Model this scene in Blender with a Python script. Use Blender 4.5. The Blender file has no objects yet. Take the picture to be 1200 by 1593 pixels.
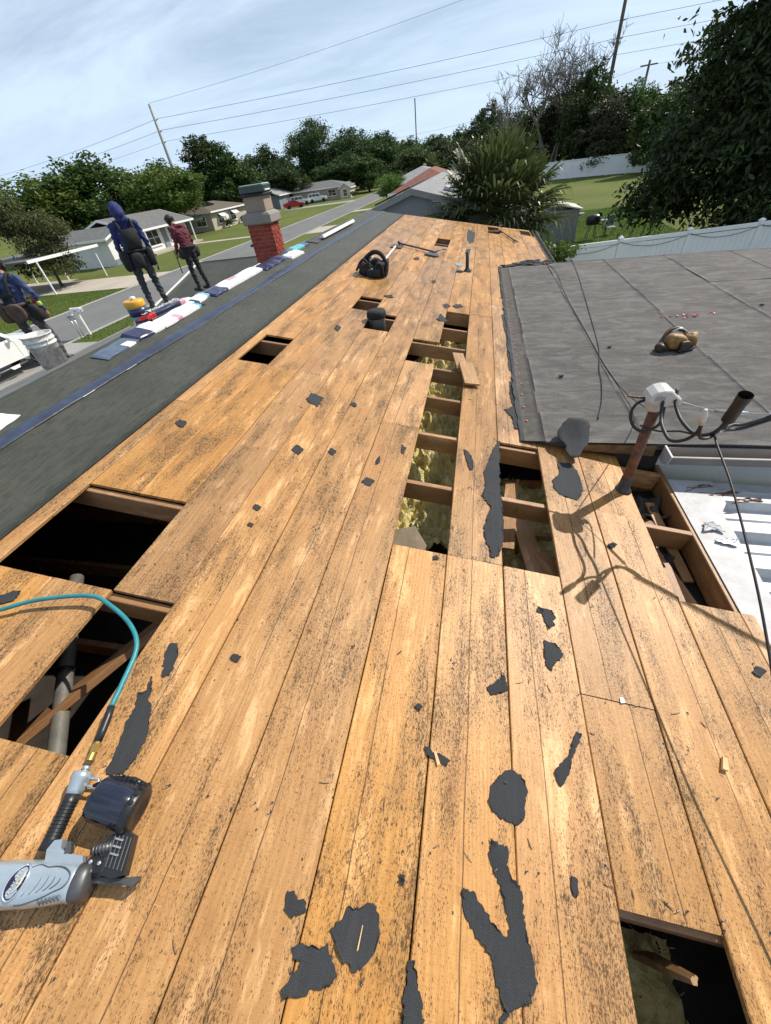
import bpy, math, random
import numpy as np
from mathutils import Vector, Matrix, Euler

S = bpy.context.scene
COL = S.collection
R = math.radians

# ------------------------------------------------------------------ camera
CAM_Z = 4.6
cam_data = bpy.data.cameras.new("camera")
cam = bpy.data.objects.new("camera", cam_data)
COL.objects.link(cam)
cam_data.sensor_fit = 'HORIZONTAL'
cam_data.sensor_width = 36.0
cam_data.lens = 36.0 * 584.28 / 1200.0
cam_data.clip_start = 0.05
cam_data.clip_end = 3000
_m = ((0.975978, 0.186751, -0.112207), (0.04657, -0.681943, -0.729921), (-0.212832, 0.707162, -0.674259))
cam.matrix_world = Matrix((
    (_m[0][0], -_m[1][0], -_m[2][0], 0.0),
    (_m[0][1], -_m[1][1], -_m[2][1], 0.0),
    (_m[0][2], -_m[1][2], -_m[2][2], CAM_Z),
    (0, 0, 0, 1)))
S.camera = cam

# ------------------------------------------------------------------ light
SUN_AZ, SUN_EL = R(45.0), R(43.5)          # azimuth from +Y towards +X
sun_vec = Vector((math.sin(SUN_AZ) * math.cos(SUN_EL), math.cos(SUN_AZ) * math.cos(SUN_EL), math.sin(SUN_EL)))
sd = bpy.data.lights.new("sun", 'SUN')
sd.energy = 5.0
sd.angle = R(0.53)
sd.color = (1.0, 0.93, 0.82)
sun = bpy.data.objects.new("sun", sd)
COL.objects.link(sun)
sun.location = (20, 20, 40)
sun.rotation_euler = (-sun_vec).to_track_quat('-Z', 'Y').to_euler()

W = bpy.data.worlds.new("World")
S.world = W
W.use_nodes = True
wt = W.node_tree
wt.nodes.clear()
def wn(t, **k):
    n = wt.nodes.new(t)
    for a, b in k.items():
        setattr(n, a, b)
    return n
w_out = wn('ShaderNodeOutputWorld')
w_bg = wn('ShaderNodeBackground')
w_bg.inputs[1].default_value = 0.062
w_sky = wn('ShaderNodeTexSky', sky_type='NISHITA', sun_disc=False, sun_elevation=SUN_EL, sun_rotation=SUN_AZ,
           altitude=10.0, air_density=1.0, dust_density=0.8, ozone_density=2.2)
# thin wispy cirrus: noise on the direction projected onto a high flat layer
w_tc = wn('ShaderNodeTexCoord')
w_sep = wn('ShaderNodeSeparateXYZ')
wt.links.new(w_tc.outputs['Generated'], w_sep.inputs[0])
w_mx = wn('ShaderNodeMath', operation='MAXIMUM'); w_mx.inputs[1].default_value = 0.0
wt.links.new(w_sep.outputs[2], w_mx.inputs[0])
w_ad = wn('ShaderNodeMath', operation='ADD'); w_ad.inputs[1].default_value = 0.22
wt.links.new(w_mx.outputs[0], w_ad.inputs[0])
w_dx = wn('ShaderNodeMath', operation='DIVIDE'); w_dy = wn('ShaderNodeMath', operation='DIVIDE')
wt.links.new(w_sep.outputs[0], w_dx.inputs[0]); wt.links.new(w_ad.outputs[0], w_dx.inputs[1])
wt.links.new(w_sep.outputs[1], w_dy.inputs[0]); wt.links.new(w_ad.outputs[0], w_dy.inputs[1])
w_cb = wn('ShaderNodeCombineXYZ')
wt.links.new(w_dx.outputs[0], w_cb.inputs[0]); wt.links.new(w_dy.outputs[0], w_cb.inputs[1])
w_map = wn('ShaderNodeMapping')
w_map.inputs['Rotation'].default_value = (0, 0, R(28))
w_map.inputs['Scale'].default_value = (0.75, 2.0, 1.0)
w_map.inputs['Location'].default_value = (1.3, 0.7, 0)
wt.links.new(w_cb.outputs[0], w_map.inputs[0])
w_nz = wn('ShaderNodeTexNoise'); w_nz.inputs['Scale'].default_value = 0.9
w_nz.inputs['Detail'].default_value = 9; w_nz.inputs['Roughness'].default_value = 0.62
w_nz.inputs['Distortion'].default_value = 0.55
wt.links.new(w_map.outputs[0], w_nz.inputs[0])
w_cr = wn('ShaderNodeValToRGB')
w_cr.color_ramp.elements[0].position = 0.38; w_cr.color_ramp.elements[0].color = (0.16, 0.16, 0.16, 1)
w_cr.color_ramp.elements[1].position = 0.62; w_cr.color_ramp.elements[1].color = (0.75, 0.75, 0.75, 1)
wt.links.new(w_nz.outputs[0], w_cr.inputs[0])
w_mix = wn('ShaderNodeMix', data_type='RGBA')
w_mix.inputs['B'].default_value = (12.2, 14.4, 17.2, 1)
wt.links.new(w_cr.outputs[0], w_mix.inputs['Factor'])
wt.links.new(w_sky.outputs[0], w_mix.inputs['A'])
# pale moist haze low over the horizon, the same all the way round
w_hz = wn('ShaderNodeMapRange'); w_hz.clamp = True; w_hz.interpolation_type = 'SMOOTHSTEP'
w_hz.inputs[1].default_value = 0.42; w_hz.inputs[2].default_value = -0.02; w_hz.inputs[3].default_value = 0.0; w_hz.inputs[4].default_value = 0.72
wt.links.new(w_sep.outputs[2], w_hz.inputs[0])
w_mix2 = wn('ShaderNodeMix', data_type='RGBA')
w_mix2.inputs['B'].default_value = (9.8, 12.6, 16.0, 1)
wt.links.new(w_hz.outputs[0], w_mix2.inputs['Factor'])
wt.links.new(w_mix.outputs['Result'], w_mix2.inputs['A'])
wt.links.new(w_mix2.outputs['Result'], w_bg.inputs[0])
wt.links.new(w_bg.outputs[0], w_out.inputs[0])

S.view_settings.view_transform = 'Standard'
S.view_settings.look = 'None'
S.view_settings.gamma = 1.0
S.view_settings.exposure = 0.22
S.view_settings.use_curve_mapping = False

# ------------------------------------------------------------------ helpers
random.seed(7)
PITCH = R(11.303)
RU = Vector((math.cos(PITCH), 0, -math.sin(PITCH)))   # down the slope
RV = Vector((0, 1, 0))                                 # along the ridge
RN = Vector((math.sin(PITCH), 0, math.cos(PITCH)))    # off the deck
FOOT = Vector((0, 0, CAM_Z)) - RN * 1.6

def roof(u, v, n=0.0):
    return FOOT + RU * u + RV * v + RN * n

ROOF_M = Matrix(((RU.x, 0, RN.x, FOOT.x), (0, 1, 0, FOOT.y), (RU.z, 0, RN.z, FOOT.z), (0, 0, 0, 1)))

class MB:
    """collects faces; build() links them as one mesh object"""
    def __init__(self):
        self.v = []; self.f = []; self.m = []
    def face(self, pts, mi=0):
        b = len(self.v)
        self.v.extend([tuple(p) for p in pts]); self.f.append(tuple(range(b, b + len(pts)))); self.m.append(mi)
        return self
    def mesh(self, vs, fs, mi=0):
        b = len(self.v)
        self.v.extend([tuple(p) for p in vs])
        for f in fs:
            self.f.append(tuple(i + b for i in f)); self.m.append(mi)
        return self
    def box(self, c, s, rot=None, mi=0, taper=1.0):
        x, y, z = s[0] / 2, s[1] / 2, s[2] / 2
        vs = [Vector(p) for p in ((-x, -y, -z), (x, -y, -z), (x, y, -z), (-x, y, -z),
              (-x * taper, -y * taper, z), (x * taper, -y * taper, z), (x * taper, y * taper, z), (-x * taper, y * taper, z))]
        if rot is not None:
            M = rot.to_matrix() if hasattr(rot, 'to_matrix') else Euler(rot).to_matrix()
            vs = [M @ p for p in vs]
        c = Vector(c)
        vs = [p + c for p in vs]
        return self.mesh(vs, [(0, 3, 2, 1), (4, 5, 6, 7), (0, 1, 5, 4), (1, 2, 6, 5), (2, 3, 7, 6), (3, 0, 4, 7)], mi)
    def bbox(self, c, s, bev=0.01, rot=None, mi=0):
        """box with chamfered edges: stack of rounded-rect rings"""
        x, y, z = s[0] / 2, s[1] / 2, s[2] / 2
        b = min(bev, x * .95, y * .95, z * .95)
        def ring(hx, hy, zz, r):
            return [(hx - r, -hy, zz), (hx, -hy + r, zz), (hx, hy - r, zz), (hx - r, hy, zz),
                    (-hx + r, hy, zz), (-hx, hy - r, zz), (-hx, -hy + r, zz), (-hx + r, -hy, zz)]
        rs = [ring(x - b, y - b, -z, b * .5), ring(x, y, -z + b, b), ring(x, y, z - b, b), ring(x - b, y - b, z, b * .5)]
        vs = [Vector(p) for r in rs for p in r]
        if rot is not None:
            M = rot.to_matrix() if hasattr(rot, 'to_matrix') else Euler(rot).to_matrix()
            vs = [M @ p for p in vs]
        c = Vector(c)
        vs = [p + c for p in vs]
        fs = [tuple(range(7, -1, -1)), tuple(range(24, 32))]
        for k in range(3):
            for i in range(8):
                j = (i + 1) % 8
                fs.append((k * 8 + i, k * 8 + j, k * 8 + 8 + j, k * 8 + 8 + i))
        return self.mesh(vs, fs, mi)
    def prism(self, poly, axis_vec, mi=0):
        """poly: closed list of 3D points, extruded by axis_vec"""
        a = [Vector(p) for p in poly]; d = Vector(axis_vec); n = len(a)
        b = [p + d for p in a]
        fs = [tuple(range(n - 1, -1, -1)), tuple(range(n, 2 * n))] + [(i, (i + 1) % n, n + (i + 1) % n, n + i) for i in range(n)]
        return self.mesh(a + b, fs, mi)
    def tube(self, pts, r, seg=8, mi=0, cap=True):
        pts = [Vector(p) for p in pts]; n = len(pts)
        rr = r if isinstance(r, (list, tuple)) else [r] * n
        up = None; vs = []; fs = []
        for i, p in enumerate(pts):
            t = (pts[min(i + 1, n - 1)] - pts[max(i - 1, 0)])
            t = t.normalized() if t.length > 1e-9 else Vector((0, 0, 1))
            if up is None:
                up = Vector((0, 0, 1)) if abs(t.z) < .9 else Vector((1, 0, 0))
            a = t.cross(up)
            a = a.normalized() if a.length > 1e-6 else t.orthogonal().normalized()
            b = a.cross(t).normalized(); up = b
            for k in range(seg):
                an = 2 * math.pi * k / seg
                vs.append(p + (a * math.cos(an) + b * math.sin(an)) * rr[i])
        for i in range(n - 1):
            for k in range(seg):
                k2 = (k + 1) % seg
                fs.append((i * seg + k, i * seg + k2, (i + 1) * seg + k2, (i + 1) * seg + k))
        if cap:
            fs.append(tuple(range(seg - 1, -1, -1))); fs.append(tuple((n - 1) * seg + k for k in range(seg)))
        return self.mesh(vs, fs, mi)
    def lathe(self, prof, c=(0, 0, 0), seg=20, M=None, mi=0):
        """prof: (radius, height) pairs; around local z through c"""
        vs = []; fs = []; n = len(prof); c = Vector(c)
        for r, h in prof:
            for k in range(seg):
                an = 2 * math.pi * k / seg
                p = Vector((r * math.cos(an), r * math.sin(an), h))
                vs.append((M @ p if M is not None else p) + c)
        for i in range(n - 1):
            for k in range(seg):
                k2 = (k + 1) % seg
                fs.append((i * seg + k, i * seg + k2, (i + 1) * seg + k2, (i + 1) * seg + k))
        fs.append(tuple(range(seg - 1, -1, -1))); fs.append(tuple((n - 1) * seg + k for k in range(seg)))
        return self.mesh(vs, fs, mi)
    def build(self, name, mats, parent=None, smooth=False, matrix=None, bevel=0):
        me = bpy.data.meshes.new(name)
        me.from_pydata(self.v, [], self.f)
        if not isinstance(mats, (list, tuple)):
            mats = [mats]
        for m in mats:
            me.materials.append(m)
        if len(mats) > 1:
            me.polygons.foreach_set('material_index', self.m)
        if smooth:
            me.polygons.foreach_set('use_smooth', [True] * len(me.polygons))
        me.update()
        o = bpy.data.objects.new(name, me)
        COL.objects.link(o)
        if matrix is not None:
            o.matrix_world = matrix
        if parent is not None:
            o.parent = parent
            o.matrix_parent_inverse = parent.matrix_basis.inverted()
        if bevel:
            b = o.modifiers.new('bevel', 'BEVEL'); b.width = bevel; b.segments = 2; b.limit_method = 'ANGLE'
        return o

def tag(o, label, cat, group=None):
    o['label'] = label; o['category'] = cat
    if group:
        o['group'] = group
    return o
def kind(o, k):
    o['kind'] = k
    return o
def thing(name, label, cat, loc=(0, 0, 0), group=None, rotz=0.0):
    o = bpy.data.objects.new(name, None)
    COL.objects.link(o)
    o.empty_display_size = 0.2
    o.location = loc; o.rotation_euler = (0, 0, rotz)
    o.matrix_basis = Matrix.Translation(Vector(loc)) @ Matrix.Rotation(rotz, 4, 'Z')
    return tag(o, label, cat, group)
def copy_tree(src, parent=None):
    c = src.copy(); COL.objects.link(c)
    if parent is not None:
        c.parent = parent
    for ch in list(src.children):
        copy_tree(ch, c)
    return c
def catenary(a, b, sag, n=24):
    a = Vector(a); b = Vector(b)
    return [a.lerp(b, i / n) - Vector((0, 0, sag * 4 * (i / n) * (1 - i / n))) for i in range(n + 1)]
def smooth_path(pts, n=8):
    """Catmull-Rom through the points"""
    P = [Vector(p) for p in pts]; P = [P[0] * 2 - P[1]] + P + [P[-1] * 2 - P[-2]]
    out = []
    for i in range(1, len(P) - 2):
        for k in range(n):
            t = k / n
            a, b, c, d = P[i - 1], P[i], P[i + 1], P[i + 2]
            out.append(.5 * ((2 * b) + (c - a) * t + (2 * a - 5 * b + 4 * c - d) * t * t + (-a + 3 * b - 3 * c + d) * t ** 3))
    out.append(P[-2])
    return out

# ------------------------------------------------------------------ materials
class NT:
    def __init__(self, name):
        self.m = bpy.data.materials.new(name); self.m.use_nodes = True
        self.t = self.m.node_tree; self.t.nodes.clear()
        self.out = self.n('ShaderNodeOutputMaterial'); self.p = self.n('ShaderNodeBsdfPrincipled')
        self.l(self.p.outputs[0], self.out.inputs[0])
    def n(self, t, **k):
        x = self.t.nodes.new(t)
        for a, b in k.items():
            setattr(x, a, b)
        return x
    def l(self, a, b):
        self.t.links.new(a, b)
    def val(self, sock, v):
        if isinstance(v, bpy.types.NodeSocket):
            self.l(v, sock)
        else:
            sock.default_value = v
    def math(self, op, a, b=0.0, c=0.0, clamp=False):
        x = self.n('ShaderNodeMath', operation=op); x.use_clamp = clamp
        for i, q in enumerate((a, b, c)):
            self.val(x.inputs[i], q)
        return x.outputs[0]
    def coord(self, which='Object'):
        return self.n('ShaderNodeTexCoord').outputs[which]
    def mapping(self, v, scale=(1, 1, 1), loc=(0, 0, 0), rot=(0, 0, 0)):
        x = self.n('ShaderNodeMapping'); self.l(v, x.inputs[0])
        x.inputs['Scale'].default_value = scale; x.inputs['Location'].default_value = loc; x.inputs['Rotation'].default_value = rot
        return x.outputs[0]
    def noise(self, v, scale=5, detail=4, rough=.55, dist=0):
        x = self.n('ShaderNodeTexNoise'); self.l(v, x.inputs['Vector'])
        x.inputs['Scale'].default_value = scale; x.inputs['Detail'].default_value = detail
        x.inputs['Roughness'].default_value = rough; x.inputs['Distortion'].default_value = dist
        return x.outputs[0]
    def voro(self, v, scale=5, out='Distance', rnd=1.0, feature='F1'):
        x = self.n('ShaderNodeTexVoronoi', feature=feature); self.l(v, x.inputs['Vector'])
        x.inputs['Scale'].default_value = scale; x.inputs['Randomness'].default_value = rnd
        return x.outputs[out]
    def ramp(self, f, stops):
        x = self.n('ShaderNodeValToRGB'); self.l(f, x.inputs[0])
        e = x.color_ramp.elements
        while len(e) < len(stops):
            e.new(.5)
        for q, (p, c) in zip(e, stops):
            q.position = p
            q.color = (c, c, c, 1) if not isinstance(c, (tuple, list)) else (*c, 1)
        return x.outputs[0]
    def step(self, f, lo, hi):
        x = self.n('ShaderNodeMapRange'); self.l(f, x.inputs[0]); x.clamp = True
        x.inputs[1].default_value = lo; x.inputs[2].default_value = hi
        return x.outputs[0]
    def mix(self, f, a, b, mode='MIX'):
        x = self.n('ShaderNodeMix', data_type='RGBA', blend_type=mode)
        self.val(x.inputs['Factor'], f)
        for k, q in (('A', a), ('B', b)):
            if isinstance(q, (tuple, list)):
                x.inputs[k].default_value = (*q[:3], 1)
            else:
                self.l(q, x.inputs[k])
        return x.outputs['Result']
    def bump(self, h, strength=.3, dist=.01):
        x = self.n('ShaderNodeBump'); self.l(h, x.inputs['Height'])
        x.inputs['Strength'].default_value = strength; x.inputs['Distance'].default_value = dist
        self.l(x.outputs[0], self.p.inputs['Normal'])
    def set(self, col=None, rough=None, metal=None, spec=None):
        if col is not None:
            if isinstance(col, (tuple, list)):
                self.p.inputs['Base Color'].default_value = (*col[:3], 1)
            else:
                self.l(col, self.p.inputs['Base Color'])
        if rough is not None:
            self.val(self.p.inputs['Roughness'], rough)
        if metal is not None:
            self.p.inputs['Metallic'].default_value = metal
        if spec is not None:
            self.p.inputs['Specular IOR Level'].default_value = spec
        return self.m

def plain(name, col, rough=.6, metal=0, var=.25, scale=8, bump=0, bscale=40, spec=.5, space='Object', detail=5):
    t = NT(name); c = t.coord(space)
    n = t.noise(c, scale, detail, .6)
    lo = tuple(x * (1 - var) for x in col); hi = tuple(min(1, x * (1 + var)) for x in col)
    t.set(t.mix(t.step(n, .3, .7), lo, hi), rough, metal, spec)
    if bump:
        t.bump(t.noise(c, bscale, 4, .6), bump, .01)
    return t.m

def wood_material(name, light, dark, mould=1.0, fresh=0.0):
    """rough-sawn board timber; local x across, y along the board"""
    t = NT(name); oi = t.n('ShaderNodeObjectInfo'); c0 = t.coord('Object')
    off = t.n('ShaderNodeCombineXYZ')
    r = oi.outputs['Random']
    t.l(t.math('MULTIPLY', r, 37.0), off.inputs[0]); t.l(t.math('MULTIPLY', r, 91.0), off.inputs[1]); t.l(t.math('MULTIPLY', r, 13.0), off.inputs[2])
    add = t.n('ShaderNodeVectorMath', operation='ADD'); t.l(c0, add.inputs[0]); t.l(off.outputs[0], add.inputs[1])
    c = add.outputs[0]
    kv = t.voro(t.mapping(c, (4.6, 1.1, 1)), 1.0)
    kw = t.math('POWER', t.math('SUBTRACT', 1.0, t.step(kv, 0.0, .30)), 2.0)
    kn = t.step(kv, .044, .022)
    warp = t.noise(t.mapping(c, (2.2, .38, 1)), 1.0, 3, .5)
    sx = t.n('ShaderNodeSeparateXYZ'); t.l(c, sx.inputs[0])
    rings = t.math('ADD', t.math('ADD', t.math('MULTIPLY', sx.outputs[0], 44.0), t.math('MULTIPLY', warp, 16.0)), t.math('MULTIPLY', kw, 3.0))
    g = t.math('ABSOLUTE', t.math('SUBTRACT', t.math('FRACT', rings), .5))
    grain = t.step(g, .02, .40)
    fine = t.noise(t.mapping(c, (330, 9, 330)), 1.0, 5, .7)
    saw = t.noise(t.mapping(c, (10, 330, 10)), 1.0, 2, .6)
    broad = t.noise(t.mapping(c, (7, 1.1, 7)), 1.0, 5, .62)
    blot = t.noise(t.mapping(c, (17, 7, 17), (3, 5, 8)), 1.0, 5, .7)
    col = t.mix(t.math('MULTIPLY', t.math('ADD', t.math('MULTIPLY', grain, .40), .60), t.step(broad, .15, .6)), dark, light)
    col = t.mix(t.math('MULTIPLY', t.step(fine, .40, .74), .40), col, tuple(x * .55 for x in dark))
    col = t.mix(t.math('MULTIPLY', t.step(saw, .50, .72), .16), col, tuple(x * .6 for x in dark))
    col = t.mix(t.math('MULTIPLY', t.step(broad, .50, .74), .55), col, tuple(x * .74 for x in dark))
    col = t.mix(t.math('MULTIPLY', t.step(blot, .54, .72), .45), col, tuple(x * .62 for x in dark))
    bleach = t.noise(t.mapping(c, (13, 2.6, 13), (4, 9, 1)), 1.0, 6, .7)
    col = t.mix(t.math('MULTIPLY', t.step(bleach, .545, .66), .62), col, tuple(min(.85, x * 1.35 + .07) for x in light))
    hs = t.n('ShaderNodeHueSaturation'); t.l(col, hs.inputs['Color'])
    t.l(t.math('ADD', .80, t.math('MULTIPLY', r, .34)), hs.inputs['Value'])
    t.l(t.math('ADD', .92, t.math('MULTIPLY', t.math('FRACT', t.math('MULTIPLY', r, 7.3)), .14)), hs.inputs['Saturation'])
    col = hs.outputs[0]
    # black mould speckle: fine grains everywhere, dense in streaky areas
    area = t.noise(t.mapping(c, (8, 1.7, 8), (11, 3, 0)), 1.0, 6, .66)
    sp1 = t.noise(t.mapping(c, (330, 105, 330)), 1.0, 2, .6)
    sp2 = t.noise(t.mapping(c, (120, 40, 120)), 1.0, 5, .75)
    sp3 = t.noise(t.mapping(c, (48, 16, 48)), 1.0, 6, .75)
    areaw = t.step(area, .38, .62)
    thr = t.math('SUBTRACT', .648, t.math('MULTIPLY', areaw, .138))
    m1 = t.math('MULTIPLY', t.math('SUBTRACT', sp1, thr), 22.0, clamp=True)
    m2 = t.math('MULTIPLY', t.math('SUBTRACT', sp2, t.math('ADD', thr, .022)), 26.0, clamp=True)
    m3 = t.math('MULTIPLY', t.math('SUBTRACT', sp3, t.math('ADD', thr, .098)), 20.0, clamp=True)
    m = t.math('MULTIPLY', t.math('MAXIMUM', t.math('MAXIMUM', t.math('MULTIPLY', m1, .85), m2), m3), .84 * mould)
    col = t.mix(m, col, (.020, .015, .012))
    haze = t.math('MULTIPLY', t.step(area, .47, .74), .50 * mould)
    col = t.mix(haze, col, (.13, .080, .040))
    # knots and nail holes
    col = t.mix(t.math('MULTIPLY', kn, .8), col, (.10, .035, .014))
    ring = t.math('MULTIPLY', t.step(kv, .080, .045), .4)
    col = t.mix(ring, col, (.30, .13, .04))
    nv = t.voro(t.mapping(c, (15, 9.5, 1)), 1.0)
    col = t.mix(t.math('MULTIPLY', t.step(nv, .052, .034), .94), col, (.022, .018, .016))
    nv2 = t.voro(t.mapping(c, (26, 11, 1), (3, 1, 0)), 1.0)
    col = t.mix(t.math('MULTIPLY', t.step(nv2, .046, .028), .8), col, (.05, .03, .02))
    # scratches
    scr = t.noise(t.mapping(c, (9, 160, 1), rot=(0, 0, R(24))), 1.0, 2, .5)
    col = t.mix(t.math('MULTIPLY', t.step(scr, .70, .76), .35), col, tuple(min(.8, x * 1.5) for x in light))
    # hairline split running down the board
    wob = t.noise(t.mapping(c, (.01, 2.2, 1)), 1.0, 4, .6)
    sx0 = t.n('ShaderNodeSeparateXYZ'); t.l(c0, sx0.inputs[0])
    pos = t.math('ADD', .09, t.math('MULTIPLY', t.math('FRACT', t.math('MULTIPLY', r, 3.7)), .13))
    d = t.math('ABSOLUTE', t.math('SUBTRACT', t.math('ADD', sx0.outputs[0], t.math('MULTIPLY', t.math('SUBTRACT', wob, .5), .022)), pos))
    crack = t.step(d, .0026, .0009)
    gate = t.step(t.noise(t.mapping(c, (.01, .8, 1), (7, 2, 0)), 1.0, 2, .5), .30, .40)
    crack = t.math('MULTIPLY', crack, gate)
    col = t.mix(t.math('MULTIPLY', crack, .8), col, (.055, .028, .012))
    t.set(col, .46, 0, None)
    t.val(t.p.inputs['Specular IOR Level'], t.math('SUBTRACT', .48, t.math('MULTIPLY', m, .42)))
    h = t.math('ADD', t.math('MULTIPLY', fine, .6), t.math('MULTIPLY', grain, .10))
    h = t.math('SUBTRACT', h, t.math('MULTIPLY', crack, .9))
    h = t.math('ADD', h, t.math('ADD', t.math('MULTIPLY', sp2, .5), t.math('MULTIPLY', saw, .25)))
    t.bump(h, .5, .004)
    return t.m

M = {}
M['deck'] = wood_material('weathered_pine_boards', (.56, .300, .098), (.37, .160, .038))
M['rafter'] = wood_material('raw_rafter_timber', (.40, .215, .09), (.27, .12, .042), .35)
M['cutwood'] = wood_material('loose_board_timber', (.46, .27, .11), (.30, .15, .05), .5)

def felt_material(name, a, b, rough=.75, weave=1.0, sheen=0.0, space='Object'):
    t = NT(name); c = t.coord(space)
    w1 = t.noise(t.mapping(c, (85, 9, 85)), 1.0, 4, .75)
    w2 = t.noise(c, 2.2, 5, .6)
    w3 = t.noise(t.mapping(c, (30, 2.5, 30)), 1.0, 5, .7)
    sp = t.noise(c, 420, 2, .6)
    col = t.mix(t.step(w2, .3, .7), a, b)
    col = t.mix(t.math('MULTIPLY', t.step(w1, .44, .62), min(.9, .5 * weave)), col, tuple(x * .30 for x in a))
    col = t.mix(t.math('MULTIPLY', t.step(w3, .55, .75), .35), col, tuple(x * 1.5 for x in b))
    col = t.mix(t.math('MULTIPLY', t.step(sp, .62, .74), .45), col, tuple(min(.5, x * 2.6) for x in b))
    t.set(col, rough, 0, .4)
    h = t.math('ADD', t.math('MULTIPLY', w1, .8), t.math('ADD', t.math('MULTIPLY', w2, 2.0), sp))
    t.bump(h, .6, .008)
    return t.m
M['felt'] = felt_material('green_grey_roofing_felt', (.042, .046, .034), (.074, .076, .056), .62, 1.5)
M['felt_pale'] = felt_material('faded_underlay_painted_sheen', (.13, .13, .125), (.20, .20, .19), .8, .5)  # faded grey, lightened to paint in the sheen of a grazing view
def cap_material():
    t = NT('grey_mineral_cap_sheet'); c = t.coord('Object')
    big = t.noise(t.mapping(c, (1.0, 1.0, 1)), 1.3, 6, .62, .6)
    mid = t.noise(t.mapping(c, (3.2, 7.5, 1)), 1.0, 6, .7, .8)
    gr = t.noise(c, 300, 3, .7); gr2 = t.noise(c, 90, 3, .7)
    col = t.mix(t.step(big, .3, .72), (.074, .069, .065), (.128, .120, .113))
    col = t.mix(t.math('MULTIPLY', t.step(mid, .46, .66), .6), col, (.21, .20, .19))
    col = t.mix(t.math('MULTIPLY', t.step(mid, .46, .30), .55), col, (.060, .056, .054))
    col = t.mix(t.math('MULTIPLY', t.step(gr2, .5, .68), .5), col, (.050, .047, .046))
    col = t.mix(t.math('MULTIPLY', t.step(gr, .55, .7), .6), col, (.26, .25, .24))
    t.set(col, .88, 0, .3)
    t.bump(t.math('ADD', t.math('ADD', gr, gr2), t.math('MULTIPLY', mid, 3.5)), .7, .008)
    return t.m
M['cap'] = cap_material()
M['cap_edge'] = plain('brown_grey_felt_edge_strip', (.062, .055, .048), .85, var=.4, scale=14, bump=.4, bscale=160)
M['scrap'] = felt_material('torn_black_felt_scrap', (.028, .030, .033), (.043, .045, .049), .85, .35)
M['tape'] = plain('navy_adhesive_strip', (.024, .034, .066), .42, var=.5, scale=7, bump=.3, bscale=30, spec=.6)
M['tape_film'] = plain('pale_release_film_edge', (.55, .56, .58), .4, var=.15)
M['void'] = plain('dark_attic_shade', (.026, .020, .015), .95, var=.5, scale=6)  # near-black colour stands in for the shade inside the attic
def insulation_material():
    t = NT('yellow_fibreglass_wool'); c = t.coord('Object')
    n = t.noise(c, 9, 6, .7); f = t.noise(c, 60, 4, .7)
    col = t.ramp(n, [(.28, (.42, .33, .11)), (.48, (.66, .56, .24)), (.7, (.80, .72, .40))])
    col = t.mix(t.math('MULTIPLY', t.step(f, .55, .75), .4), col, (.22, .16, .06))
    t.set(col, .95, 0, .1); t.bump(t.math('ADD', f, n), .9, .02)
    return t.m
M['wool'] = insulation_material()
M['duct'] = plain('grey_attic_duct_wrap', (.105, .10, .085), .6, var=.3, scale=12, bump=.2)
M['white'] = plain('white_painted_metal', (.78, .78, .77), .42, var=.06, scale=5)
M['white_dirty'] = plain('weathered_white_metal', (.44, .45, .46), .5, var=.22, scale=6, bump=.15, bscale=20)
M['flashing'] = plain('grey_white_coated_flashing', (.36, .36, .37), .55, var=.2, scale=9, bump=.3, bscale=25)
M['steel'] = plain('galvanised_steel', (.52, .54, .56), .35, .8, .2, 14)
M['dark_steel'] = plain('worn_dark_steel', (.10, .10, .105), .45, .6, .3, 20)
M['rust'] = plain('rusty_brown_mast_paint', (.135, .052, .024), .62, .1, .45, 24, .4, 90)
M['black'] = plain('black_cable_rubber', (.012, .012, .013), .5, var=.3)
M['blackfab'] = plain('black_nylon_fabric', (.011, .011, .012), .8, var=.5, scale=22, bump=.5, bscale=180)
M['plastic_black'] = plain('black_gun_plastic', (.013, .014, .016), .38, var=.3, scale=18)
M['plastic_smoke'] = plain('dark_blue_smoked_plastic', (.010, .014, .028), .12, var=.3, scale=6, spec=.7)
M['alu'] = plain('pale_blue_grey_cast_alloy', (.42, .49, .54), .27, .55, .10, 10)
M['alu_dark'] = plain('shadowed_alloy_groove', (.07, .08, .095), .5, .3, .2)
M['brass'] = plain('brass_coupling', (.62, .42, .12), .28, .9, .15, 20)
M['hose'] = plain('teal_rubber_hose', (.018, .205, .235), .42, var=.18, scale=16, bump=.15, bscale=60)
M['emblem'] = plain('dark_violet_badge', (.018, .014, .045), .3, var=.2)
M['emblem_pale'] = plain('cream_badge_print', (.56, .52, .42), .5, var=.1)
# ================================================================== SETTING
def ground_material():
    t = NT('lawn_ground'); c = t.coord('Object')
    a = t.noise(c, .09, 5, .6); b = t.noise(c, 1.3, 6, .7); d = t.noise(c, 22, 4, .75)
    col = t.mix(t.step(a, .38, .62), (.085, .125, .022), (.150, .165, .040))
    col = t.mix(t.math('MULTIPLY', t.step(b, .42, .7), .6), col, (.175, .165, .060))
    col = t.mix(t.math('MULTIPLY', t.step(d, .40, .68), .65), col, (.040, .062, .012))
    t.set(col, .95, 0, .15); t.bump(t.math('ADD', d, b), .8, .06)
    return t.m
M['lawn'] = ground_material()
def asphalt_material():
    t = NT('grey_asphalt'); c = t.coord('Object')
    a = t.noise(c, .35, 5, .6); g = t.noise(c, 60, 3, .7); s = t.noise(t.mapping(c, (1.2, .06, 1)), 1.0, 4, .6)
    col = t.mix(t.step(a, .3, .7), (.125, .125, .125), (.165, .165, .163))
    col = t.mix(t.math('MULTIPLY', t.step(s, .5, .72), .5), col, (.10, .10, .10))
    col = t.mix(t.math('MULTIPLY', t.step(g, .5, .72), .5), col, (.23, .23, .225))
    t.set(col, .9, 0, .3); t.bump(g, .4, .01)
    return t.m
M['asphalt'] = asphalt_material()
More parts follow.
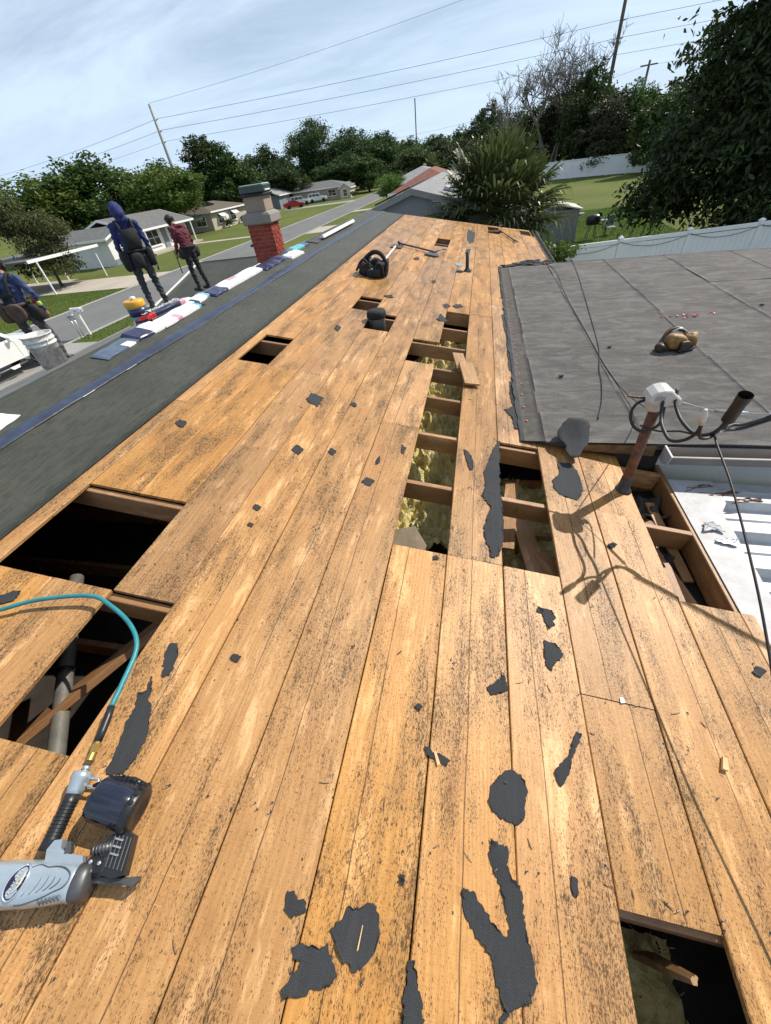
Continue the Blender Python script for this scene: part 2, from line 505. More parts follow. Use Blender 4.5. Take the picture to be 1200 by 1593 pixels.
def concrete_material(name, lo, hi):
    t = NT(name); c = t.coord('Object')
    a = t.noise(c, .6, 6, .65); g = t.noise(c, 26, 4, .7)
    col = t.mix(t.step(a, .3, .7), lo, hi)
    col = t.mix(t.math('MULTIPLY', t.step(g, .5, .75), .35), col, tuple(x * .6 for x in lo))
    t.set(col, .88, 0, .3); t.bump(g, .3, .01)
    return t.m
M['concrete'] = concrete_material('pale_concrete', (.34, .30, .245), (.46, .41, .34))
M['concrete_grey'] = concrete_material('grey_concrete', (.25, .245, .235), (.34, .33, .31))

def sheet(name, x0, x1, y0, y1, z, mat, nx=1, ny=1):
    mb = MB(); vs = []; fs = []
    for j in range(ny + 1):
        for i in range(nx + 1):
            vs.append((x0 + (x1 - x0) * i / nx, y0 + (y1 - y0) * j / ny, z))
    for j in range(ny):
        for i in range(nx):
            k = j * (nx + 1) + i
            fs.append((k, k + 1, k + nx + 2, k + nx + 1))
    mb.mesh(vs, fs)
    return kind(mb.build(name, mat), 'structure')
sheet('ground', -1500, 1500, -800, 2400, 0.0, M['lawn'], 30, 32)
sheet('street', -25.4, -19.3, -60, 260, .008, M['asphalt'], 1, 40)
for i, x in enumerate((-19.2, -25.5)):
    kind(MB().bbox((x, 100, .03), (.22, 320, .07), .02).build('kerb', M['concrete_grey']), 'structure')
# house driveway where the truck stands, neighbours' driveways and paths
sheet('driveway', -19.1, -8.6, 4.5, 15.6, .012, M['concrete_grey'])
sheet('driveway', -37.0, -25.6, 28.2, 33.6, .012, M['concrete'])
sheet('driveway', -44.0, -36.9, 24.0, 34.8, .014, M['concrete'])
sheet('driveway', -19.1, -6.0, 49.0, 54.5, .012, M['concrete'])
sheet('driveway', -42.0, -25.6, 95.0, 99.5, .012, M['concrete_grey'])
sheet('path', -37.5, -25.6, 52.4, 53.7, .012, M['concrete'])
sheet('path', -19.1, -9.0, 70.0, 72.5, .012, M['concrete'])

# ================================================================== THE HOUSE BEING RE-ROOFED
house = thing('house', 'house whose stripped low roof of bare pine boards fills the foreground', 'house', (-2.0, 6.0, 0))
SP = 0.308; U0 = 0.22
def edge(k):
    return U0 + SP * k
RS = 0.617; RV0 = 0.14
def rv(m):
    return RV0 + RS * m

def plank(u0, u1, v0, v1, n=0.0, th=.019, mat=None, name='plank', parent=house, seed=None):
    rnd = random.Random(seed if seed is not None else hash((round(u0, 3), round(v0, 3))) & 0xffff)
    g = .0022
    w = (u1 - u0) - 2 * g; L = v1 - v0 - .004
    nseg = max(1, int(L / .55))
    c = .0028
    sec = [(0, -th), (0, -c), (c, 0), (w * .5, 0), (w - c, 0), (w, -c), (w, -th)]
    dz0 = rnd.uniform(-.0016, .0016); ph = rnd.uniform(0, 6.3); cup = rnd.uniform(-.0018, .0010); tilt = rnd.uniform(-.0016, .0016)
    vs = []; fs = []; ns = len(sec)
    for j in range(nseg + 1):
        y = L * j / nseg
        wz = .0012 * math.sin(ph + y * 1.7); wx = .0009 * math.sin(ph * 2 + y * 2.3)
        for (x, z) in sec:
            q = (x / w - .5)
            vs.append((x + wx, y, z + dz0 + wz + cup * (1 - 4 * q * q) + tilt * q))
    for j in range(nseg):
        for i in range(ns - 1):
            a = j * ns + i
            fs.append((a, a + 1, a + 1 + ns, a + ns))
        fs.append((j * ns + ns - 1, j * ns, (j + 1) * ns, (j + 1) * ns + ns - 1))
    fs.append(tuple(range(ns))); fs.append(tuple(nseg * ns + i for i in range(ns - 1, -1, -1)))
    mb = MB(); mb.mesh(vs, fs)
    return mb.build(name, mat or M['deck'], parent, False, ROOF_M @ Matrix.Translation((u0 + g, v0 + .002, n)))

V_NEAR, V_FAR = -1.7, 14.5
def col_holes(c):
    H = []
    if c in (-7, -6): H.append((rv(1), rv(2)))
    if c == -5: H += [(rv(0), rv(1)), (5.20, 5.76)]
    if c == -7: H.append((3.26, 3.94))
    if c == -4: H += [(4.57, 5.15)]
    if c == -3: H += [(10.2, 11.2)]
    if c == -2: H.append((rv(6) + .01, rv(7) + .02))
    if c == -1: H.append((rv(2), 5.66))
    if c == 1: H.append((rv(2), rv(4)))
    if c == 4: H.append((rv(2), 2.62))
    if c == 2: H.append((-.62, .115))
    if c == 1: H.append((13.05, 14.25))
    if c == 4: H.append((13.45, 14.3))
    return sorted(H)
LIMIT = {1: None, 2: (2.70, 8.86), 3: (2.70, 8.86), 4: (2.62, 8.86)}   # stretches that lie under the flat roof
JOINTS = {-7: [4.46, 8.8, 11.9], -6: [3.225, 7.54, 12.5], -5: [2.0, 8.2, 11.2], -4: [3.40, 7.5, 11.7], -3: [-.47, 3.84, 6.93, 12.4], -2: [2.61, 5.08, 8.8, 12.0],
          -1: [7.5, 10.6], 0: [1.374, 5.69, 9.4], 1: [-.48, 6.3, 10.6], 2: [.757, 11.3], 3: [1.99, 10.6], 4: [11.9]}
for c in range(-7, 5):
    cuts = [V_NEAR] + JOINTS.get(c, []) + [V_FAR]
    spans = []
    for a, b in zip(sorted(cuts)[:-1], sorted(cuts)[1:]):
        segs = [(a, b)]
        blocks = col_holes(c) + ([LIMIT[c]] if LIMIT.get(c) else [])
        for h0, h1 in blocks:
            nx = []
            for s0, s1 in segs:
                if h1 <= s0 or h0 >= s1:
                    nx.append((s0, s1))
                else:
                    if s0 < h0: nx.append((s0, h0))
                    if s1 > h1: nx.append((h1, s1))
            segs = nx
        spans += segs
    for s0, s1 in spans:
        if s1 - s0 > .03:
            plank(edge(c), edge(c + 1), s0, s1, seed=c * 100 + int(s0 * 10))
# narrow ripped strip against the felt, and eave strip
for a, b in ((V_NEAR, 2.4), (2.4, 6.2), (6.2, 10.2), (10.2, V_FAR)):
    plank(-2.034, edge(-7), a, b, seed=int(a * 13) + 900)
for a, b in ((V_NEAR, 1.374), (9.0, 12.0), (12.0, 13.45)):
    plank(edge(5), 1.835, a, b, seed=int(a * 13) + 950)

# rafters, ridge board, ceiling joists, attic floor
for m in list(range(-3, 11)) + [16, 17, 18, 21, 22, 23]:
    v = rv(m)
    mb = MB(); L = 4.82
    mb.bbox((.02, L / 2, -.075), (.038, L, .14), .003)
    # local y runs down the slope so the grain follows the rafter
    Mx = ROOF_M @ Matrix.Translation((-3.05, v, -.021)) @ Matrix.Rotation(R(-90), 4, 'Z')
    mb.build('rafter', M['rafter'], house, False, Mx)
mb = MB(); mb.bbox((0, 6.4, 3.52), (.038, 16.6, .19), .003, None)
mb.build('ridge_board', M['rafter'], house, False, Matrix.Translation((-3.40, 0, -.02)))
ATTIC_Z = 2.36
for m in range(-2, 9):
    mb = MB(); mb.bbox((-2.6, rv(m) + .05, ATTIC_Z + .075), (9.0, .038, .14), .003)
    mb.build('ceiling_joist', M['rafter'], house)
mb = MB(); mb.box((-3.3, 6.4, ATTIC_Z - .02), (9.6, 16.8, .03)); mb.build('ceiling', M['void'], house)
# sloping purlin and struts seen through the left-hand holes
mb = MB(); mb.bbox((0, 0, 0), (.038, 1.9, .14), .004, Euler((0, 0, 0)))
mb.build('brace', M['rafter'], house, False, Matrix.Translation((-1.93, .10, 2.93)) @ Matrix.Rotation(R(-32), 4, 'Z') @ Matrix.Rotation(R(5), 4, 'X') @ Matrix.Rotation(R(60), 4, 'Y'))
mb = MB(); mb.bbox((0, 0, 0), (.18, .66, .02), .003)
mb.build('collar_board', M['rafter'], house, False, Matrix.Translation((-1.95, 1.50, 3.13)) @ Matrix.Rotation(R(88), 4, 'Z') @ Matrix.Rotation(R(84), 4, 'Y') )
# attic pipe, wrapped
mb = MB(); mb.tube([(-2.20, .95, 3.05), (-1.892, .511, 2.99), (-1.652, .171, 2.942), (-1.35, -.28, 2.88)], .034, 14)
pipe = mb.build('attic_pipe', M['duct'], house, True)
mb = MB(); mb.tube([(-1.87, .478, 2.986), (-1.855, .455, 2.983)], .038, 14); mb.build('pipe_strap', M['black'], pipe, True)
# loose-laid boards on the attic floor
rnd = random.Random(3)
for i, (x, y, w, L, a) in enumerate(((.42, 1.72, .12, .8, 8), (.30, 2.1, .10, .7, -6), (.56, 1.5, .1, .5, 20), (-.42, 1.55, .14, .5, 40), (1.26, 1.72, .11, .62, 12), (1.16, 1.62, .08, .5, -20), (1.22, 2.24, .10, .4, 30), (1.34, 2.05, .06, .7, 3))):
    mb = MB(); mb.bbox((0, 0, 0), (w, L, .018), .002)
    mb.build('attic_board', M['rafter'], house, False, Matrix.Translation((x, y, (2.64 if x < 1.1 else 2.475) + .006 * i)) @ Matrix.Rotation(R(a), 4, 'Z') @ Matrix.Rotation(R(rnd.uniform(-4, 4)), 4, 'X'))
mb = MB(); mb.face([(-.02, 0, 0), (.19, -.03, .0), (.24, .12, .01), (.16, .24, .03), (.02, .20, .02), (-.06, .08, 0)])
o = mb.build('paper_facing', plain('torn_brown_kraft_paper', (.22, .17, .115), .85, var=.3, scale=10), house, False, Matrix.Translation((-.46, 1.42, 2.84)) @ Euler((R(18), R(14), R(10))).to_matrix().to_4x4())
sm = o.modifiers.new('thick', 'SOLIDIFY'); sm.thickness = .004

for q, sz, sd_ in (((1.22, 1.9, 2.50), (.22, .20, .05), 3), ((1.30, 2.35, 2.52), (.2, .24, .06), 5), ((1.18, 1.5, 2.49), (.16, .2, .05), 6), ((.62, 1.62, 2.50), (.16, .22, .04), 8)):
    r_ = random.Random(sd_); vs = []; fs = []; n_ = 7
    for j in range(n_ + 1):
        for i in range(n_ + 1):
            vs.append(((i / n_ - .5) * sz[0] * r_.uniform(.9, 1.1), (j / n_ - .5) * sz[1] * r_.uniform(.9, 1.1), sz[2] * math.sin(i * 1.3 + sd_) * math.cos(j * 1.1)))
    fs = [(j * (n_ + 1) + i, j * (n_ + 1) + i + 1, (j + 1) * (n_ + 1) + i + 1, (j + 1) * (n_ + 1) + i) for j in range(n_) for i in range(n_)]
    o = MB().mesh(vs, fs).build('felt_debris', M['scrap'] if sd_ != 5 else M['cap_edge'], house, False, Matrix.Translation(q))
    o.modifiers.new('t', 'SOLIDIFY').thickness = .004
# fibreglass wool: many small tufts heaped over the ceiling below the openings
from mathutils import noise as mnoise
def wool(name, x0, x1, y0, y1, zb, hh, n, seed, parent):
    """matted batt: a fractal blanket with loose fibre wisps standing off it"""
    r_ = random.Random(seed); st = .013
    nx = int((x1 - x0) / st); ny = int((y1 - y0) / st); V = []
    for j in range(ny + 1):
        for i in range(nx + 1):
            x = x0 + (x1 - x0) * i / nx; y = y0 + (y1 - y0) * j / ny
            p = Vector((x * 5.5 + seed, y * 4.5, seed * 1.7))
            a_ = mnoise.fractal(p, .9, 2.1, 3); b_ = mnoise.turbulence(p * 3.1, 4, False)
            V.append((x + .010 * mnoise.noise(p * 7), y + .010 * mnoise.noise(p * 7 + Vector((9, 3, 1))), zb + hh * (.5 + .45 * a_ + .42 * (b_ - .5))))
    F = [(j * (nx + 1) + i, j * (nx + 1) + i + 1, (j + 1) * (nx + 1) + i + 1, (j + 1) * (nx + 1) + i) for j in range(ny) for i in range(nx)]
    mb = MB(); mb.mesh(V, F)
    for k in range(n):
        q = Vector(V[r_.randrange(len(V))]); d = Vector((r_.gauss(0, 1), r_.gauss(0, 1), r_.uniform(.1, 1))).normalized() * r_.uniform(.008, .028); s_ = Vector((r_.gauss(0, 1), r_.gauss(0, 1), 0)) * .0011
        c_ = d + Vector((r_.gauss(0, .008), r_.gauss(0, .008), -.002))
        mb.mesh([q - s_, q + s_, q + d, q + d + c_], [(0, 1, 2), (1, 3, 2)])
    o = mb.build(name, M['wool'], parent, True)
    return kind(o, 'stuff')
wool('insulation', -.75, .14, 1.72, 5.6, 2.56, .26, 9000, 4, house)
wool('insulation', .22, .62, 1.2, 2.7, 2.42, .14, 1500, 9, house)
wool('insulation', .62, .80, -.6, .1, 2.36, .08, 150, 12, house)
wool('insulation', .95, 1.35, 1.3, 2.4, 2.38, .06, 200, 15, house)

# fascia / rim board at the eave, sub-fascia, soffit, walls
mb = MB(); mb.bbox((0, 6.4, 0), (.03, 16.4, .17), .004)
mb.build('fascia', M['rafter'], house, False, Matrix.Translation(roof(1.79, 0, -.105)))
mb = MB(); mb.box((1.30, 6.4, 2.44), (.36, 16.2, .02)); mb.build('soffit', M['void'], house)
M['stucco'] = plain('white_stucco', (.66, .65, .62), .85, var=.1, scale=3, bump=.3, bscale=50)
for nm, c, s in (('wall', (1.15, 6.4, 1.21), (.16, 16.0, 2.42)), ('wall', (-7.7, 2.6, 1.05), (.16, 8.4, 2.1)), ('wall', (-3.3, -1.6, 1.15), (8.7, .16, 2.3)), ('wall', (-3.3, 14.3, 1.15), (8.7, .16, 2.3))):
    MB().box(c, s).build(nm, M['stucco'], house)
for y, s in ((-1.62, 1), (14.32, 1)):
    mb = MB(); mb.prism([(-7.8, y - .05, 2.28), (1.4, y - .05, 2.28), (1.4, y - .05, 2.60), (-3.4, y - .05, 3.56), (-7.8, y - .05, 2.40)], (0, .1, 0))
    mb.build('gable_wall', M['stucco'], house)

# felt on the upper slope, rolled over the ridge (two laps, a few millimetres uneven)
def wavy_sheet(name, org, du, dv, lu, lv, nu, nv, mat, amp=.003, th=.004, seed=1, parent=house):
    r_ = random.Random(seed); ph = [r_.uniform(0, 6.28) for _ in range(6)]
    org = Vector(org); du = Vector(du).normalized(); dv = Vector(dv).normalized(); nn = du.cross(dv)
    if nn.z < 0: nn = -nn
    vs = []
    for top in (1, 0):
        for j in range(nv + 1):
            for i in range(nu + 1):
                a = lu * i / nu; b = lv * j / nv
                z = amp * (math.sin(a * 5 + ph[0] + math.sin(b * 1.1 + ph[4])) * math.sin(b * 1.7 + ph[1]) + .6 * math.sin(b * 4.3 + ph[2] + a * 2) + .4 * math.sin(a * 9 + b * 2.9 + ph[3]))
                vs.append(org + du * a + dv * b + nn * ((z + th) if top else 0))
    n1 = (nu + 1) * (nv + 1); fs = []
    for j in range(nv):
        for i in range(nu):
            k = j * (nu + 1) + i
            fs.append((k, k + 1, k + nu + 2, k + nu + 1))
    loop = [i for i in range(nu)] + [j * (nu + 1) + nu for j in range(nv)] + [nv * (nu + 1) + i for i in range(nu, 0, -1)] + [j * (nu + 1) for j in range(nv, 0, -1)]
    for a, b in zip(loop, loop[1:] + loop[:1]):
        fs.append((a, b, b + n1, a + n1))
    mb = MB(); mb.mesh(vs, fs)
    return mb.build(name, mat, parent, True)
MB().box((0, 0, 0), (1.11, 16.2, .018)).build('roof_sheathing', M['deck'], house, False, ROOF_M @ Matrix.Translation((-2.60, 6.4, -.011)))
wavy_sheet('felt_underlayment', roof(-2.75, -1.7, .003), RU, RV, .72, 16.2, 10, 90, M['felt'], .0022, .004, 3)
wavy_sheet('felt_underlayment', roof(-3.15, -1.7, .006), RU, RV, .50, 16.2, 8, 90, M['felt'], .0022, .005, 5)
def tape_strip():
    mb = MB(); n = 110; r_ = random.Random(5)
    vs = []; fs = []
    for j in range(n + 1):
        v = -1.7 + 16.2 * j / n
        w = .060 + .009 * math.sin(v * 2.1) + r_.uniform(-.003, .003); uc = -2.705 + .006 * math.sin(v * 1.3 + 1)
        z = .0165 + .002 * math.sin(v * 6) * math.sin(v * 1.9)
        for q, dz in ((-1, -.0035), (-.9, 0), (.9, .0005), (1, -.0035)):
            vs.append(roof(uc + w * q, v, z + dz))
    for j in range(n):
        for i in range(3):
            a = j * 4 + i
            fs.append((a, a + 1, a + 5, a + 4))
    mb.mesh(vs, fs); mb.build('adhesive_strip', M['tape'], house, True)
    for v0, v1 in ((2.2, 2.32), (2.70, 2.82)):
        mb = MB(); mb.tube([roof(-2.650, v0 + (v1 - v0) * k / 4, .0150) for k in range(5)], .0016, 5)
        mb.build('release_film', M['tape_film'], house)
tape_strip()

# far slope towards the street, and the cross gable with its white rake
LP = R(14.4); LD = Vector((-math.cos(LP), 0, -math.sin(LP)))
ridge0 = roof(-3.15, 0, .006)
wavy_sheet('street_slope_covering', ridge0 + Vector((.0, -1.7, 0)), LD, RV, 4.95, 16.2, 10, 60, M['felt_pale'], .002, .006, 8)
MB().prism([ridge0 + Vector((-.02, -1.6, -.012)), ridge0 + LD * 4.9 + Vector((0, -1.6, -.012)), ridge0 + LD * 4.9 + Vector((0, -1.6, -.10)), ridge0 + Vector((-.02, -1.6, -.10))], (0, 16.0, 0)).build('street_slope_deck', M['rafter'], house)
GZ = CAM_Z - 1.5; GY = 12.0; GX = -8.17; tp = math.tan(PITCH)
def gz(y): return GZ - abs(y - GY) * tp
for nm, y0, y1 in (('gable_roof', 12.0, 8.2), ('gable_roof', 12.0, 15.6)):
    a = Vector((GX, y0, gz(y0))); b = Vector((GX, y1, gz(y1)))
    wavy_sheet(nm, a, Vector((1, 0, 0)), (b - a), 3.1, (b - a).length, 14, 18, M['felt'], .002, .012, 11)
mb = MB()
for y0, y1 in ((12.0, 8.2), (12.0, 15.6)):
    mb.prism([(GX - .035, y0, gz(y0) + .025), (GX + .03, y0, gz(y0) + .025), (GX + .03, y0, gz(y0) - .13), (GX - .035, y0, gz(y0) - .13)], (0, y1 - y0, gz(y1) - gz(y0)))
mb.build('rake_trim', M['white'], house)
MB().prism([(GX + .1, 8.4, 0), (GX + .1, 15.4, 0), (GX + .1, 15.4, gz(15.4) - .05), (GX + .1, 12, GZ - .05), (GX + .1, 8.4, gz(8.4) - .05)], (.14, 0, 0)).build('gable_wall', M['stucco'], house)
MB().bbox((GX - .01, 3.4, ridge0.z + LD.z * 4.97), (.05, 9.9, .07), .01).build('eave_trim', M['felt_pale'], house)

# ---------------------------------------------------------------- chimney
def brick_material():
    t = NT('red_painted_brick'); oi = t.n('ShaderNodeObjectInfo'); c = t.coord('Object')
    n = t.noise(c, 30, 4, .6)
    col = t.mix(oi.outputs['Random'], (.25, .040, .026), (.36, .075, .048))
    col = t.mix(t.math('MULTIPLY', t.step(n, .45, .7), .5), col, (.17, .030, .022))
    t.set(col, .85, 0, .2); t.bump(n, .4, .006)
    return t.m
M['brick'] = brick_material()
M['mortar'] = plain('pale_red_mortar', (.34, .15, .12), .95, var=.2, scale=20)
CX0, CX1, CY0, CY1 = -4.2, -3.74, 8.0, 8.4
CZT = CAM_Z - .535
mb = MB(); mb.box(((CX0 + CX1) / 2, (CY0 + CY1) / 2, CZT - .42), (CX1 - CX0 - .016, CY1 - CY0 - .016, .84))
chim = mb.build('chimney', M['mortar'], house)
chim['label'] = 'red brick chimney with a pale concrete crown'
bh, bl, bw = .057, .142, .02
def face_bricks(org, du, length, nrm, off):
    org = Vector(org); du = Vector(du); nrm = Vector(nrm)
    row = 0; z = CZT - .005 - bh / 2
    while z > CZT - .80:
        x = -(.076 if (row + off) % 2 else 0)
        while x < length - .01:
            a = max(x, .0); b = min(x + bl, length)
            if b - a > .03:
                cpos = org + du * ((a + b) / 2) + Vector((0, 0, z)) + nrm * (-.012)
                sx = (b - a) - .008
                mb = MB(); s = (sx, .03, bh - .009) if abs(du.x) > .5 else (.03, sx, bh - .009)
                mb.bbox((0, 0, 0), s, .003)
                mb.build('brick', M['brick'], chim, False, Matrix.Translation(cpos + nrm * random.uniform(-.001, .0015)))
            x += bl + .009
        z -= bh + .004; row += 1
face_bricks((CX0, CY0, 0), (1, 0, 0), CX1 - CX0, (0, -1, 0), 0)
face_bricks((CX1, CY0 + .004, 0), (0, 1, 0), CY1 - CY0 - .004, (1, 0, 0), 1)
face_bricks((CX0, CY0 + .004, 0), (0, 1, 0), CY1 - CY0 - .004, (-1, 0, 0), 1)
M['crown'] = concrete_material('stained_chimney_concrete', (.22, .20, .18), (.36, .32, .285))
M['flue'] = concrete_material('tan_flue_block', (.26, .215, .175), (.37, .30, .235))
mb = MB(); cx, cy = (CX0 + CX1) / 2, (CY0 + CY1) / 2
mb.bbox((cx, cy, CZT + .075), (.56, .50, .145), .018); mb.build('chimney_crown', M['crown'], chim)
mb = MB(); mb.box((cx, cy, CZT + .165), (.53, .47, .035), taper=.75); mb.build('crown_wash', M['crown'], chim)
mb = MB(); mb.bbox((cx + .01, cy, CZT + .29), (.385, .36, .22), .01); mb.build('flue_block', M['flue'], chim)
MB().bbox((CX0 - .03, CY0 + .05, CZT - .30), (.07, .06, .035), .006).build('bracket', M['black'], chim)

# ---------------------------------------------------------------- vents through the deck
mb = MB(); b = roof(.105, 8.16); mb.lathe([(.031, -.3), (.031, .30), (.026, .30), (.026, .05)], b, 14)
vp = mb.build('vent_pipe', M['black'], house, True)
mb = MB(); mb.lathe([(.085, .0), (.08, .006), (.045, .03), (.036, .05)], b + Vector((0, 0, .002)), 16); mb.build('pipe_boot', M['scrap'], vp, True)
for a, bq, n in ((roof(-.03, 8.05, .0045), .16, .11), (roof(-.06, 8.62, .004), .2, .13)):
    pts = []
    for k in range(9):
        an = 2 * math.pi * k / 9; rr = random.uniform(.7, 1.1)
        pts.append(a + RU * math.cos(an) * bq * .5 * rr + RV * math.sin(an) * n * 1.3 * rr)
    mb = MB(); mb.prism(pts, RN * .004); mb.build('flashing_remnant', M['steel'] if n > .12 else M['scrap'], house)
# wrapped flue stub standing in the far pair of openings
fb = roof(-.90, 4.86)
mb = MB(); mb.lathe([(.10, -.55), (.10, .0), (.103, .02), (.10, .05), (.10, .055)], fb, 22); fl = mb.build('flue_stub', plain('scuffed_grey_flue_metal', (.12, .125, .125), .5, .5, .4, 12), house, True)
mb = MB(); mb.lathe([(.112, .045), (.122, .06), (.118, .10), (.108, .125), (.03, .135), (.0, .13)], fb, 22); mb.build('flue_cover', M['blackfab'], fl, True)

